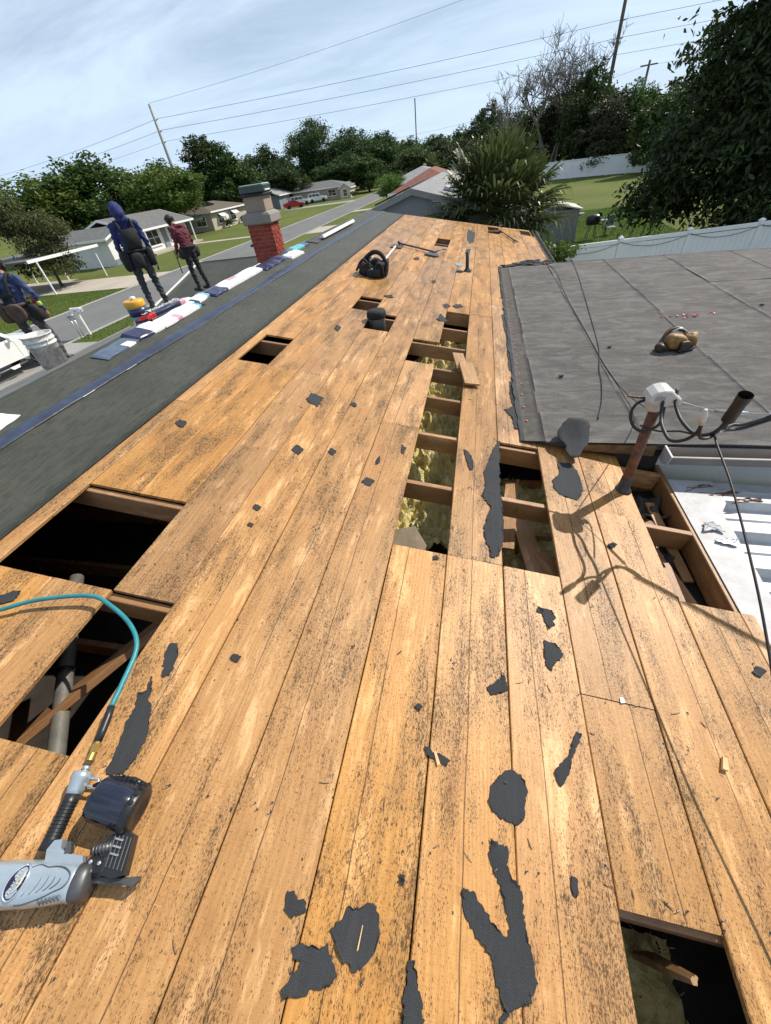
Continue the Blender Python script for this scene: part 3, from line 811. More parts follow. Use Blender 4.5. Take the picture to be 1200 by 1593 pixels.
# ---------------------------------------------------------------- felt scraps left stuck to the boards
FELT_SCRAPS = [
    [(0.448,0.352),(0.474,0.383),(0.512,0.414),(0.554,0.409),(0.573,0.386),(0.581,0.353),(0.563,0.317),(0.566,0.285),(0.539,0.257),(0.51,0.258),(0.472,0.266),(0.447,0.285),(0.44,0.316)],
    [(0.446,0.204),(0.503,0.194),(0.497,0.161),(0.513,0.124),(0.539,0.103),(0.544,0.054),(0.549,0.008),(0.562,-0.033),(0.57,-0.073),(0.551,-0.111),(0.515,-0.127),(0.484,-0.147),(0.468,-0.168),(0.488,-0.144),(0.47,-0.121),(0.455,-0.084),(0.444,-0.05),(0.406,-0.024),(0.377,-0.001),(0.363,0.026),(0.356,0.071),(0.392,0.068),(0.423,0.037),(0.457,0.008),(0.49,-0.008),(0.501,0.016),(0.492,0.05),(0.476,0.104),(0.45,0.138),(0.441,0.171)],
    [(-0.16,-0.034),(-0.14,-0.03),(-0.122,-0.042),(-0.094,-0.045),(-0.087,-0.065),(-0.104,-0.068),(-0.132,-0.085),(-0.154,-0.072)],
    [(-0.011,-0.085),(0.014,-0.057),(0.024,-0.032),(0.058,-0.026),(0.081,-0.015),(0.107,-0.013),(0.121,-0.037),(0.128,-0.07),(0.118,-0.104),(0.1,-0.134),(0.07,-0.144),(0.043,-0.134),(0.011,-0.108)],
    [(-0.105,-0.132),(-0.076,-0.121),(-0.042,-0.123),(-0.015,-0.118),(-0.015,-0.105),(0.0,-0.126),(0.019,-0.148),(0.031,-0.161),(0.016,-0.179),(-0.027,-0.194),(-0.052,-0.211),(-0.095,-0.223),(-0.107,-0.211),(-0.092,-0.189),(-0.076,-0.166),(-0.074,-0.15),(-0.094,-0.151)],
    [(0.215,-0.1),(0.231,-0.099),(0.248,-0.137),(0.263,-0.163),(0.28,-0.245),(0.224,-0.255),(0.212,-0.158),(0.22,-0.132)],
    [(0.199,0.423),(0.221,0.423),(0.234,0.407),(0.26,0.412),(0.299,0.397),(0.285,0.376),(0.241,0.39),(0.219,0.394)],
    [(0.163,0.069),(0.182,0.067),(0.186,0.042),(0.172,0.045)],
    [(0.695,1.151),(0.757,1.146),(0.78,1.105),(0.756,1.087),(0.769,1.059),(0.733,1.038),(0.717,1.09)],
    [(0.704,0.971),(0.751,0.965),(0.77,0.946),(0.787,0.922),(0.778,0.899),(0.744,0.875),(0.723,0.828),(0.7,0.843),(0.697,0.907)],
    [(0.79,0.601),(0.806,0.592),(0.786,0.552),(0.761,0.508),(0.739,0.451),(0.719,0.425),(0.704,0.398),(0.685,0.418),(0.688,0.448),(0.719,0.484),(0.753,0.514),(0.764,0.555)],
    [(0.698,0.164),(0.719,0.162),(0.719,0.141),(0.708,0.116),(0.699,0.127)],
    [(0.435,0.693),(0.476,0.724),(0.513,0.771),(0.524,0.699),(0.456,0.663)],
    [(-0.914,0.578),(-0.889,0.589),(-0.862,0.553),(-0.847,0.496),(-0.843,0.458),(-0.86,0.445),(-0.889,0.486),(-0.911,0.532)],
    [(-0.907,0.439),(-0.878,0.404),(-0.865,0.362),(-0.831,0.327),(-0.796,0.254),(-0.789,0.174),(-0.801,0.13),(-0.856,0.112),(-0.862,0.131),(-0.869,0.186),(-0.891,0.265),(-0.899,0.329),(-0.917,0.368),(-0.894,0.391)],
    [(-1.807,0.591),(-1.761,0.614),(-1.725,0.649),(-1.686,0.652),(-1.685,0.608),(-1.726,0.58)],
    [(0.488,2.487),(0.541,2.622),(0.532,2.201),(0.533,2.014),(0.541,1.847),(0.54,1.692),(0.524,1.494),(0.506,1.438),(0.467,1.403),(0.453,1.462),(0.429,1.549),(0.424,1.631),(0.445,1.726),(0.467,1.826),(0.434,1.882),(0.412,1.927),(0.435,2.04),(0.423,2.189),(0.461,2.345)],
    [(0.269,2.418),(0.301,2.406),(0.348,2.29),(0.345,2.186),(0.321,2.178),(0.292,2.294)],
    [(-0.19,2.343),(-0.151,2.299),(-0.158,2.22),(-0.179,2.235)],
    [(-0.336,2.102),(-0.315,2.15),(-0.305,2.071),(-0.329,2.043)],
    [(0.964,2.455),(1.062,2.485),(1.103,2.391),(1.107,2.179),(1.045,2.055),(0.974,2.069),(0.926,2.091),(0.904,2.139),(0.898,2.231),(0.965,2.33)],
    [(0.676,3.731),(0.736,3.753),(0.748,2.979),(0.754,2.857),(0.676,2.845),(0.657,3.035),(0.603,3.136),(0.682,3.226),(0.662,3.451)],
    [(0.142,1.332),(0.159,1.355),(0.176,1.328),(0.144,1.314)],
    [(0.664,5.889),(0.741,5.926),(0.754,4.933),(0.74,4.262),(0.753,3.984),(0.679,4.0),(0.687,4.904)],
    [(-0.038,13.153),(0.17,12.841),(0.173,11.409),(0.074,10.957),(-0.027,11.786)],
    [(0.014,10.226),(0.111,10.405),(0.11,9.679),(0.012,9.709)],
    [(-0.201,5.246),(-0.162,5.493),(-0.118,5.397),(-0.033,5.215),(-0.127,5.208)],
    [(-0.171,5.905),(-0.113,5.997),(-0.052,5.877),(-0.121,5.757)],
    [(-0.03,5.932),(0.068,6.069),(0.124,5.965),(0.028,5.83)],
    [(0.684,8.741),(0.743,8.938),(0.731,7.523),(0.723,6.843),(0.681,6.619),(0.691,7.751)],
    [(-0.956,8.588),(-0.894,8.805),(-0.83,8.586),(-0.902,8.454)],
    [(0.676,3.739),(0.723,3.777),(0.724,3.482),(0.744,3.279),(0.688,3.29),(0.674,3.501)],
    [(-1.312,4.397),(-1.306,4.528),(-1.243,4.46),(-1.25,4.333)],
    [(-0.451,7.122),(-0.396,7.19),(-0.368,7.049),(-0.423,6.994)],
    [(-1.03,5.921),(-0.94,6.017),(-0.868,5.912),(-0.938,5.857)],
    [(-1.839,2.098),(-1.842,2.155),(-1.807,2.15),(-1.767,2.13),(-1.757,2.06),(-1.795,2.071)],
    [(-1.071,2.738),(-1.057,2.858),(-0.997,2.846),(-0.935,2.802),(-0.943,2.658),(-1.005,2.682)],
    [(-0.934,2.038),(-0.923,2.098),(-0.888,2.093),(-0.852,2.072),(-0.858,1.999),(-0.895,2.011)],
    [(-0.684,2.092),(-0.674,2.135),(-0.65,2.131),(-0.625,2.116),(-0.633,2.063),(-0.658,2.072)],
    [(-0.694,2.779),(-0.686,2.822),(-0.665,2.818),(-0.644,2.802),(-0.651,2.75),(-0.672,2.759)],
    [(-0.377,1.84),(-0.359,1.893),(-0.327,1.889),(-0.297,1.87),(-0.313,1.806),(-0.346,1.816)],
    [(-0.909,1.298),(-0.904,1.317),(-0.89,1.316),(-0.876,1.309),(-0.878,1.286),(-0.893,1.289)],
    [(-0.647,0.579),(-0.639,0.599),(-0.621,0.598),(-0.602,0.592),(-0.608,0.567),(-0.628,0.57)],
    [(0.146,0.553),(0.157,0.567),(0.17,0.566),(0.181,0.562),(0.171,0.544),(0.157,0.547)],
    [(-0.941,1.434),(-0.934,1.463),(-0.914,1.461),(-0.893,1.451),(-0.896,1.415),(-0.918,1.42)],
    [(0.163,0.051),(0.17,0.058),(0.179,0.058),(0.186,0.056),(0.179,0.047),(0.171,0.048)],
    [(0.682,1.127),(0.698,1.146),(0.711,1.145),(0.722,1.138),(0.706,1.115),(0.693,1.118)],
    [(1.15,1.678),(1.171,1.705),(1.187,1.703),(1.198,1.693),(1.174,1.66),(1.16,1.665)],
    [(1.654,1.036),(1.694,1.071),(1.717,1.069),(1.732,1.057),(1.687,1.015),(1.667,1.021)],
    [(1.176,1.695),(1.194,1.718),(1.207,1.716),(1.216,1.708),(1.196,1.68),(1.185,1.684)],
]

def ragged(poly, amp, seed, sub=4):
    r_ = random.Random(seed); out = []
    n = len(poly)
    for i in range(n):
        a = poly[i]; b = poly[(i + 1) % n]
        L = math.hypot(b[0] - a[0], b[1] - a[1]); k = max(1, min(16, int(L / .007)))
        for s in range(k):
            t = s / k
            j = amp * min(1, L / .03)
            out.append((a[0] + (b[0] - a[0]) * t + r_.uniform(-j, j), a[1] + (b[1] - a[1]) * t + r_.uniform(-j, j)))
    return out
for i, poly in enumerate(FELT_SCRAPS):
    big = max(p[1] for p in poly) > 2.6
    pr = ragged(poly, .0042 if not big else .007, i)
    ins = [(p[0] * .985 + sum(q[0] for q in pr) / len(pr) * .015, p[1] * .985 + sum(q[1] for q in pr) / len(pr) * .015) for p in pr]
    mb = MB(); n = len(pr)
    cx_ = sum(q[0] for q in pr) / n; cy_ = sum(q[1] for q in pr) / n
    cu = [max(0, math.sin(k * .37 + i * 1.3)) ** 3 * (.007 if n > 30 else .003) for k in range(n)]
    vs = [(p[0], p[1], .0030 + cu[k]) for k, p in enumerate(pr)] + [(p[0], p[1], .0058 + .0008 * math.sin(k) + cu[k] * .85) for k, p in enumerate(ins)]
    vs += [(cx_ + (p[0] - cx_) * .93, cy_ + (p[1] - cy_) * .93, .0058) for p in ins]
    mb.mesh(vs, [(n + k, n + (k + 1) % n, 2 * n + (k + 1) % n, 2 * n + k) for k in range(n)] + [tuple(range(2 * n, 3 * n))] + [(k, (k + 1) % n, n + (k + 1) % n, n + k) for k in range(n)])
    o = mb.build('felt_scrap', M['scrap'], house, False, ROOF_M)
    t_ = o.modifiers.new('tri', 'TRIANGULATE')

# bent nail stubs and wood slivers left over the stripped boards
r_ = random.Random(91); mb = MB(); ms = MB()
for k in range(430):
    v = -.35 + 6.5 * r_.random() ** 1.6; u = r_.uniform(-1.9, 1.7)
    if k % 3: v = rv(round((v - RV0) / RS)) + r_.uniform(-.02, .02)
    c = int(math.floor((u - U0) / SP))
    if any(h0 - .03 < v < h1 + .03 for h0, h1 in col_holes(c)) or (u > .70 and v > 2.6): continue
    p = Vector((u, v, .001)); a = r_.uniform(0, 6.28); d = Vector((math.cos(a), math.sin(a), 0))
    if k % 4:
        h = r_.uniform(.004, .014)
        mb.tube([p, p + Vector((0, 0, h)), p + d * r_.uniform(.002, .012) + Vector((0, 0, h * 1.1))], [.0016, .0015, .0014], 5)
        mb.lathe([(.0035, 0), (.0035, .001)], p + Vector((0, 0, .0005)), 6)
    else:
        L = r_.uniform(.012, .045); s_ = Vector((-d.y, d.x, 0)) * r_.uniform(.0012, .003)
        ms.prism([p - d * L / 2, p + s_, p + d * L / 2, p - s_], (0, 0, .0035))
kind(mb.build('nail_stubs', M['dark_steel'], house, False, ROOF_M), 'stuff')
kind(ms.build('wood_slivers', M['cutwood'], house, False, ROOF_M), 'stuff')

# ---------------------------------------------------------------- flat-roofed addition on the right
FS = R(1.0); FX0 = roof(.75, 0).x; FZ0 = roof(.75, 0).z
def flatz(x): return FZ0 + .012 - (x - FX0) * math.tan(FS)
FY0, FY1, FXE = 2.66, 8.88, 7.2
mb = MB(); mb.prism([(FX0 + .07, FY0 + .02, flatz(FX0 + .07) - .008), (FXE, FY0 + .02, flatz(FXE) - .008), (FXE, FY0 + .02, flatz(FXE) - .06), (FX0 + .32, FY0 + .02, flatz(FX0 + .3) - .06)], (0, FY1 - FY0 - .04, 0))
flat_deck = mb.build('flat_roof', M['cap'], house)
rolls = [(FX0 + .13, 1.27), (1.25, 2.25), (2.23, 3.25), (3.23, 4.25), (4.23, 5.25), (5.23, 6.25), (6.23, FXE)]
for i, (x0, x1) in enumerate(rolls):
    a = Vector((x0, FY0, flatz(x0) + .001 + .004 * (i % 2)))
    for y0, y1, dz in (((FY0, 6.95, 0), (6.93, FY1, .004)) if i in (3, 5) else ((FY0, FY1, 0),)):
        o = wavy_sheet('cap_sheet_roll', (x0, y0, flatz(x0) + .002 + .0014 * (i % 2) + dz), (math.cos(FS), 0, -math.sin(FS)), (0, 1, 0), x1 - x0, y1 - y0, 16, 90, M['cap'], .0042, .006, 20 + i, flat_deck)
es = wavy_sheet('edge_strip', (FX0 - .02, FY0, flatz(FX0) + .001), (math.cos(FS), 0, -math.sin(FS)), (0, 1, 0), .165, FY1 - FY0, 3, 60, M['cap_edge'], .004, .006, 31, flat_deck)
M['cap_red'] = plain('red_plastic_cap', (.62, .10, .08), .5, var=.1)
y = FY0 + .3
while y < FY1 - .3:
    mb = MB(); mb.lathe([(.010, 0), (.009, .003), (.004, .0045)], (FX0 + .022 + .004 * math.sin(y * 9), y, flatz(FX0) + .0135), 9)
    mb.build('cap_nail', M['cap_red'], flat_deck); y += .235
# torn lip of membrane along the joint and crumpled end at the far corner
mb = MB(); vs = []; n = 70
r_ = random.Random(77)
for k in range(n + 1):
    y = FY0 + (FY1 - FY0) * k / n
    w = .018 + .03 * abs(math.sin(y * 2.3)) * r_.random()
    vs += [(FX0 - .01, y, flatz(FX0) + .006), (FX0 - .02 - w, y, flatz(FX0) - .004 + w * .22 + .006)]
mb.mesh(vs, [(2 * k, 2 * k + 1, 2 * k + 3, 2 * k + 2) for k in range(n)])
o = mb.build('torn_membrane_lip', M['black'], flat_deck); sm = o.modifiers.new('t', 'SOLIDIFY'); sm.thickness = .004
def crumple(name, c, size, mat, parent, seed, rot=(0, 0, 0), n=9, amp=.35, lift=0.0):
    r_ = random.Random(seed); vs = []; fs = []
    for j in range(n + 1):
        for i in range(n + 1):
            a = i / n - .5; b = j / n - .5
            rr = 1 + .25 * math.sin(math.atan2(b, a) * 3 + seed) + .12 * math.sin(math.atan2(b, a) * 7 + seed * 2)
            z = amp * size[2] * (math.sin(a * 9 + seed) * math.cos(b * 8 + seed * 1.7) + r_.uniform(-.4, .4)) + lift * (a + .5) ** 2
            vs.append(Vector((a * size[0] * rr, b * size[1] * rr, z)))
    for j in range(n):
        for i in range(n):
            k = j * (n + 1) + i
            fs.append((k, k + 1, k + n + 2, k + n + 1))
    Mx = Matrix.Translation(Vector(c)) @ Euler(rot).to_matrix().to_4x4()
    mb = MB(); mb.mesh(vs, fs); o = mb.build(name, mat, parent, False, Mx)
    s_ = o.modifiers.new('t', 'SOLIDIFY'); s_.thickness = .005
    return o
crumple('curled_membrane', (FX0 + .45, FY1 - .02, flatz(FX0) + .03), (.5, .22, .05), M['scrap'], flat_deck, 4, (R(10), 0, 0))
crumple('curled_membrane', (FX0 + .75, FY1 + .02, flatz(FX0) + .02), (.4, .18, .05), M['scrap'], flat_deck, 6)
crumple('curled_membrane', (FX0 + .16, FY1 - .01, flatz(FX0) + .02), (.3, .10, .04), M['cap_edge'], flat_deck, 8)
# fascia under the near edge: copper-brown flashing, boards with shade painted in, gutter
M['copper'] = plain('tarnished_bronze_flashing', (.17, .115, .06), .42, .45, .6, 7, .2)
MB().prism([(FX0 + .30, FY0 - .006, flatz(FX0 + .3) - .012), (1.34, FY0 - .006, flatz(1.34) - .012), (1.34, FY0 - .006, flatz(1.34) - .10), (FX0 + .30, FY0 - .006, flatz(FX0 + .3) - .058)], (0, .02, 0)).build('edge_flashing', M['copper'], flat_deck)
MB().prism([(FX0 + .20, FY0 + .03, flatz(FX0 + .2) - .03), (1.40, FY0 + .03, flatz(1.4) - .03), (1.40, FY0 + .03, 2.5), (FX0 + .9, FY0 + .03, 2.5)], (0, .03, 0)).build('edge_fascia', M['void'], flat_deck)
mb = MB()
gx0, gx1 = 1.40, FXE
sec = [(2.655, -.010), (2.655, -.105), (2.60, -.115), (2.545, -.09), (2.53, -.03), (2.515, -.018), (2.515, -.010), (2.535, -.012), (2.555, -.075), (2.60, -.098), (2.645, -.09), (2.645, -.010)]
mb.prism([(gx0, a, flatz(gx0) + b - .004) for a, b in sec], (gx1 - gx0, 0, flatz(gx1) - flatz(gx0)))
gut = mb.build('gutter', plain('taupe_aluminium_gutter', (.27, .245, .225), .4, .3, .15, 6), flat_deck)
MB().prism([(gx0 - .012, a, flatz(gx0) + b) for a, b in ((2.66, -.004), (2.66, -.115), (2.60, -.122), (2.54, -.096), (2.51, -.008))], (.012, 0, 0)).build('gutter_end_cap', M['white_dirty'], gut)
for nm, c, s in (('addition_wall', (4.2, 2.78, 1.38), (5.8, .14, 2.74)), ('addition_wall', (7.1, 5.9, 1.36), (.14, 6.2, 2.7)), ('addition_wall', (4.2, 8.95, 1.38), (5.8, .14, 2.74))):
    MB().box(c, s).build(nm, M['stucco'], house)
# gutter on the far stretch of eave
mb = MB(); e = roof(1.835, 0, -.01)
sec = [(0, 0), (0, -.09), (.03, -.11), (.09, -.09), (.11, 0), (.10, 0), (.085, -.08), (.03, -.095), (.01, -.08), (.01, 0)]
mb.prism([(e.x + a, 9.1, e.z + b + .02) for a, b in sec], (0, 5.4, 0)); mb.build('gutter', plain('grey_gutter_metal', (.16, .155, .15), .5, .3, .2), house)
for k in range(26):      # splintered ends of torn drip edge
    v = 9.2 + k * .165; q = roof(1.80, v, .004)
    mb = MB(); mb.face([q, q + RU * random.uniform(.03, .07) + RV * random.uniform(-.03, .0), q + RV * .05]); o = mb.build('torn_edge', M['scrap'] if k % 3 else M['deck'], house)
    o.modifiers.new('t', 'SOLIDIFY').thickness = .004

# ---------------------------------------------------------------- metal patio roof below the eave
patio = thing('patio_cover', 'low white ribbed metal patio roof beside the eave, lower right', 'patio roof', (3.4, .4, 0))
PZ = 2.60
def pz(x): return PZ - (x - 1.5) * .05
y = -2.2; k = 0
while y < 2.52:
    prof = [(0, 0), (.016, .066), (.060, .066), (.078, 0), (.18, .003), (.19, .014), (.20, .003), (.30, 0)]
    vs = []
    for x in (1.50, 5.6):
        vs += [(x, y + a, pz(x) + b) for a, b in prof]
    n = len(prof)
    mb = MB(); mb.mesh(vs, [(i, i + 1, n + i + 1, n + i) for i in range(n - 1)])
    o = mb.build('roof_panel', M['white_dirty'], patio); o.modifiers.new('t', 'SOLIDIFY').thickness = .0015
    y += .30; k += 1
mb = MB(); vs = []; n = 40; r_ = random.Random(9)
for i in range(n + 1):
    yy = -2.2 + 4.72 * i / n
    w = .15 + .02 * math.sin(yy * 3) + r_.uniform(-.008, .008) + (.06 if yy > 2.2 else 0)
    vs += [(1.430, yy, PZ + .070), (1.56, yy, PZ + .066), (1.50 + w, yy, pz(1.5 + w) + .070)]
mb.mesh(vs, [(3 * i + j, 3 * i + j + 1, 3 * i + j + 4, 3 * i + j + 3) for i in range(n) for j in (0, 1)])
o = mb.build('flashing_strip', M['flashing'], patio); o.modifiers.new('t', 'SOLIDIFY').thickness = .003
MB().prism([(1.5, -2.25, pz(1.5) - .10), (5.6, -2.25, pz(5.6) - .10), (5.6, -2.25, pz(5.6) - .004), (1.5, -2.25, pz(1.5) - .004)], (0, .05, 0)).build('beam', M['white'], patio)
MB().box((5.55, .15, pz(5.6) - .08), (.05, 4.7, .13)).build('beam', M['white'], patio)
for yy in (-2.2, .2, 2.45):
    MB().bbox((5.5, yy, 1.16), (.08, .08, 2.32), .01).build('post', M['white'], patio)
for q, s_, sd_ in (((1.53, 2.02, PZ + .085), (.09, .07, .012), 3), ((1.57, 1.90, PZ + .082), (.10, .05, .010), 5)):
    crumple('loose_flashing_scrap', q, s_, M['flashing'] if sd_ != 5 else M['steel'], patio, sd_)
for (x, yy, L, a) in ((1.60, 2.44, .17, 70), (1.72, 2.38, .22, 78), (1.86, 2.33, .16, 82)):
    crumple('rotten_wood_debris', (x, yy, pz(x) + .07), (.035, L, .02), M['rust'], patio, int(L * 100), (0, 0, R(-a)))
# ================================================================== THINGS ON THE ROOF
def rthing(name, label, cat, u, v, group=None):
    return thing(name, label, cat, roof(u, v), group)
def rb(mb, name, mat, parent, smooth=False):
    return mb.build(name, mat, parent, smooth, ROOF_M)
def text_mesh(body, size, mat, parent, matrix, depth=.0004, name='lettering', shear=0.0):
    cu = bpy.data.curves.new(name, 'FONT'); cu.body = body; cu.size = size; cu.extrude = depth; cu.align_x = 'CENTER'; cu.align_y = 'CENTER'; cu.shear = shear
    cu.resolution_u = 3
    tmp = bpy.data.objects.new('tmp', cu); COL.objects.link(tmp)
    dg = bpy.context.evaluated_depsgraph_get(); dg.update()
    me = bpy.data.meshes.new_from_object(tmp.evaluated_get(dg))
    bpy.data.objects.remove(tmp)
    me.materials.clear(); me.materials.append(mat)
    o = bpy.data.objects.new(name, me); COL.objects.link(o)
    o.matrix_world = matrix
    o.parent = parent; o.matrix_parent_inverse = parent.matrix_basis.inverted()
    return o

# ---------------------------------------------------------------- coil nail gun
gun = rthing('nail_gun', 'silver and black coil nail gun lying beside the near left opening', 'nail gun', -.85, -.1)
ax = Vector((.29, .062, 0)).normalized(); ay = Vector((-ax.y, ax.x, 0)); az = Vector((0, 0, 1))
def loft(rings, seg=28, power=2.6):
    vs = []; fs = []
    for (c, hw, hh) in rings:
        c = Vector(c)
        for k in range(seg):
            a = 2 * math.pi * k / seg; ca, sa = math.cos(a), math.sin(a)
            x = math.copysign(abs(ca) ** (2 / power), ca) * hw; y = math.copysign(abs(sa) ** (2 / power), sa) * hh
            vs.append(c + ay * x + az * y)
    n = len(rings)
    for i in range(n - 1):
        for k in range(seg):
            k2 = (k + 1) % seg
            fs.append((i * seg + k, i * seg + k2, (i + 1) * seg + k2, (i + 1) * seg + k))
    fs.append(tuple(range(seg))[::-1]); fs.append(tuple((n - 1) * seg + k for k in range(seg)))
    return MB().mesh(vs, fs)
B0 = Vector((-1.005, -.184, .053))
def bp(s, w=0, h=0): return B0 + ax * (s * 1.07) + ay * w + az * h
body = rb(loft([(bp(-.03), .030, .03), (bp(-.02), .044, .042), (bp(0), .047, .046), (bp(.012), .051, .050), (bp(.02), .047, .047), (bp(.045), .050, .049), (bp(.10), .051, .050), (bp(.17), .049, .048),
          (bp(.215), .045, .045), (bp(.25), .041, .041), (bp(.262), .042, .042), (bp(.268), .036, .036)]), 'body', M['alu'], gun, True)
rb(loft([(bp(.262), .041, .041), (bp(.268), .043, .043), (bp(.288), .042, .042), (bp(.296), .030, .034)]), 'head_cap', M['dark_steel'], gun, True)
# raised side panel outline and finger grooves, following the barrel
def on_body(s, w):
    t_ = max(0, 1 - abs(w / .051) ** 2.6) ** (1 / 2.6)
    return bp(s, w, .0485 * t_ + .0012 - max(0, s - .1) * .045)
outl = [(.115, .030), (.14, .037), (.165, .032), (.19, .033), (.215, .030), (.238, .018), (.242, .004), (.232, -.010), (.21, -.018), (.185, -.028), (.155, -.036), (.13, -.041), (.112, -.042)]
mb = MB(); mb.tube(smooth_path([on_body(*q) for q in [(.149 + (a_ - .115) * .84, b_) for a_, b_ in outl]], 5), .0015, 6); rb(mb, 'panel_groove', M['alu_dark'], body, True)
for s0 in (.168, .184, .200, .215, .229):
    k = .022 - (s0 - .168) * .2
    mb = MB(); mb.tube(smooth_path([on_body(s0 + .006, k), on_body(s0 + .004, 0.0), on_body(s0 - .003, -k * .8), on_body(s0 - .011, -k * 1.25)], 4), [.0004] + [.0013] * 11 + [.0004], 6)
    rb(mb, 'finger_groove', M['alu_dark'], body, True)
for k in range(6):
    mb = MB(); mb.tube([on_body(.200 + k * .0085, -.033 + k * .0016), on_body(.206 + k * .0085, -.043 + k * .0016)], .0016, 6); rb(mb, 'cooling_slot', M['alu_dark'], body, True)
# oval badge
def oval(cs, cw, a, b, ang, lift, n=28):
    pts = []
    for k in range(n):
        t_ = 2 * math.pi * k / n; x = a * math.cos(t_); y = b * math.sin(t_)
        s = cs + x * math.cos(ang) - y * math.sin(ang); w = cw + x * math.sin(ang) + y * math.cos(ang)
        pts.append(on_body(s, w) + az * lift)
    return pts
def fan(pts, lift=.0006):
    c = sum(pts, Vector()) / len(pts) + az * lift; n = len(pts)
    return MB().mesh(pts + [c], [(k, (k + 1) % n, n) for k in range(n)])
BA = R(80)
rb(MB().tube(oval(.1345, .002, .036, .0205, BA, .0008) + [oval(.1345, .002, .036, .0205, BA, .0008)[0]], .0028, 6), 'badge_rim', M['alu'], body, True)
rb(fan(oval(.1345, .002, .034, .0185, BA, .0012), .0026), 'badge', M['emblem'], body, True)
mb = MB(); r_ = random.Random(2)
def bpt(x, y, lift=.0042):
    s = .1345 + x * math.cos(BA) - y * math.sin(BA); w = .002 + x * math.sin(BA) + y * math.cos(BA)
    return on_body(s, w) + az * lift
for k in range(9):        # wordmark strokes
    x0 = -.026 + k * .0062
    h = .0040 if k % 3 else .0052
    mb.tube([bpt(x0, -.0005), bpt(x0 + .0008, h)], .0007, 5); mb.tube([bpt(x0, h * (.5 if k % 2 else 1)), bpt(x0 + .0034, h * (.5 if k % 2 else .9))], .0006, 5)
    if k % 2: mb.tube([bpt(x0 + .0034, 0), bpt(x0 + .0036, h)], .0006, 5)
rb(mb, 'badge_lettering', M['emblem_pale'], body)
mb = MB(); mb.tube([bpt(.024 * math.cos(t_) + .004, -.0125 * math.sin(t_)) for t_ in [math.pi * k / 12 for k in range(2, 12)]], [.0005, .0012, .0018, .0021, .0022, .0021, .0018, .0014, .001, .0005], 6)
mb.tube([bpt(.004 + .006 * math.cos(t_), -.007 + .003 * math.sin(t_)) for t_ in [6.28 * k / 10 for k in range(11)]], .0009, 5)
rb(mb, 'badge_crescent', M['emblem_pale'], body)
# handle with ribbed grip, silver end and trigger guard
hs = Vector((-.868, -.085, .046)); he = Vector((-.893, .05, .047)); hd = (he - hs).normalized()
mb = MB(); mb.tube([hs, hs.lerp(he, .2), hs.lerp(he, .5), hs.lerp(he, .8), he], [.024, .0215, .0205, .021, .023], 16); grip = rb(mb, 'handle', M['plastic_black'], gun, True)
for k in range(11):
    c = hs.lerp(he, .18 + k * .065); mb = MB(); mb.tube([c - hd * .0018, c + hd * .0018], .0225, 14); rb(mb, 'grip_rib', M['plastic_black'], grip, True)
e1 = he + hd * .05
mb = MB(); mb.tube([he - hd * .004, he + hd * .008, he + hd * .03, he + hd * .038, he + hd * .052, he + hd * .056], [.023, .0245, .028, .031, .031, .026], 18); rb(mb, 'handle_end', M['alu'], gun, True)
side = hd.cross(az).normalized()
mb = MB(); mb.tube([e1 - hd * .012 + side * .02, e1 - hd * .012 + side * .055, e1 - hd * .026 + side * .062, e1 - hd * .034 + side * .05, e1 - hd * .03 + side * .02], .0045, 8); rb(mb, 'swivel_ring', M['alu'], gun, True)
mb = MB(); mb.tube([e1, e1 + hd * .012], .011, 12); mb.tube([e1 + hd * .012, e1 + hd * .022], .014, 6); rb(mb, 'air_plug', M['steel'], gun, True)
mb = MB(); mb.prism([bp(.165, .036, -.015), bp(.155, .070, -.012), bp(.165, .090, -.010), bp(.185, .092, -.010), bp(.190, .072, -.012), bp(.215, .060, -.012), bp(.255, .055, -.012), bp(.262, .036, -.015)], (0, 0, .028))
rb(mb, 'trigger_guard', M['alu'], gun)
mb = MB(); mb.prism([bp(.205, .06, 0), bp(.200, .085, 0), bp(.210, .088, 0), bp(.222, .062, 0)], (0, 0, .018)); rb(mb, 'trigger', M['dark_steel'], gun)
# coil magazine: smoked drum, lid, arm, feed door, nose
dc = Vector((-.742, .052, .064)); dax = Vector((.975, -.04, -.10)).normalized()
def axisM(d):
    return d.to_track_quat('Z', 'Y').to_matrix()
mb = MB(); mb.lathe([(.050, -.066), (.056, -.062), (.059, -.05), (.0605, .0), (.0605, .048), (.058, .052)], dc, 30, axisM(dax)); rb(mb, 'coil_drum', M['plastic_smoke'], gun, True)
mb = MB(); mb.lathe([(.063, .050), (.064, .054), (.064, .070), (.058, .076), (.040, .079), (.034, .076), (.0, .076)], dc, 30, axisM(dax)); lid = rb(mb, 'drum_lid', M['plastic_black'], gun, True)
for k in range(7):
    a = -.7 + k * .35; p = dc + dax * .062 + axisM(dax) @ Vector((math.cos(a) * .0655, math.sin(a) * .0655, 0))
    mb = MB(); mb.bbox(p, (.012, .010, .010), .002); rb(mb, 'lid_clip', M['plastic_black'], lid)
mb = MB(); mb.tube([e1 - hd * .03 + side * .05, dc - dax * .05 + Vector((0, .052, .01)), dc + dax * .02 + Vector((0, .064, .012)), dc + dax * .06 + Vector((0, .060, .015))], [.006, .007, .009, .008], 8); rb(mb, 'magazine_bracket', M['plastic_black'], gun, True)
for k in range(6):
    c = dc + dax * (-.03 + k * .016) + Vector((0, .066, .02)); mb = MB(); mb.bbox(c, (.006, .006, .014), .001); rb(mb, 'bracket_tooth', M['plastic_black'], gun)
mb = MB(); mb.prism([Vector((-.665, .0, .03)), Vector((-.640, -.005, .03)), Vector((-.612, -.088, .03)), Vector((-.640, -.100, .03)), Vector((-.70, -.10, .03)), Vector((-.71, -.02, .03))], (0, 0, .04)); arm = rb(mb, 'feed_channel', M['plastic_black'], gun)
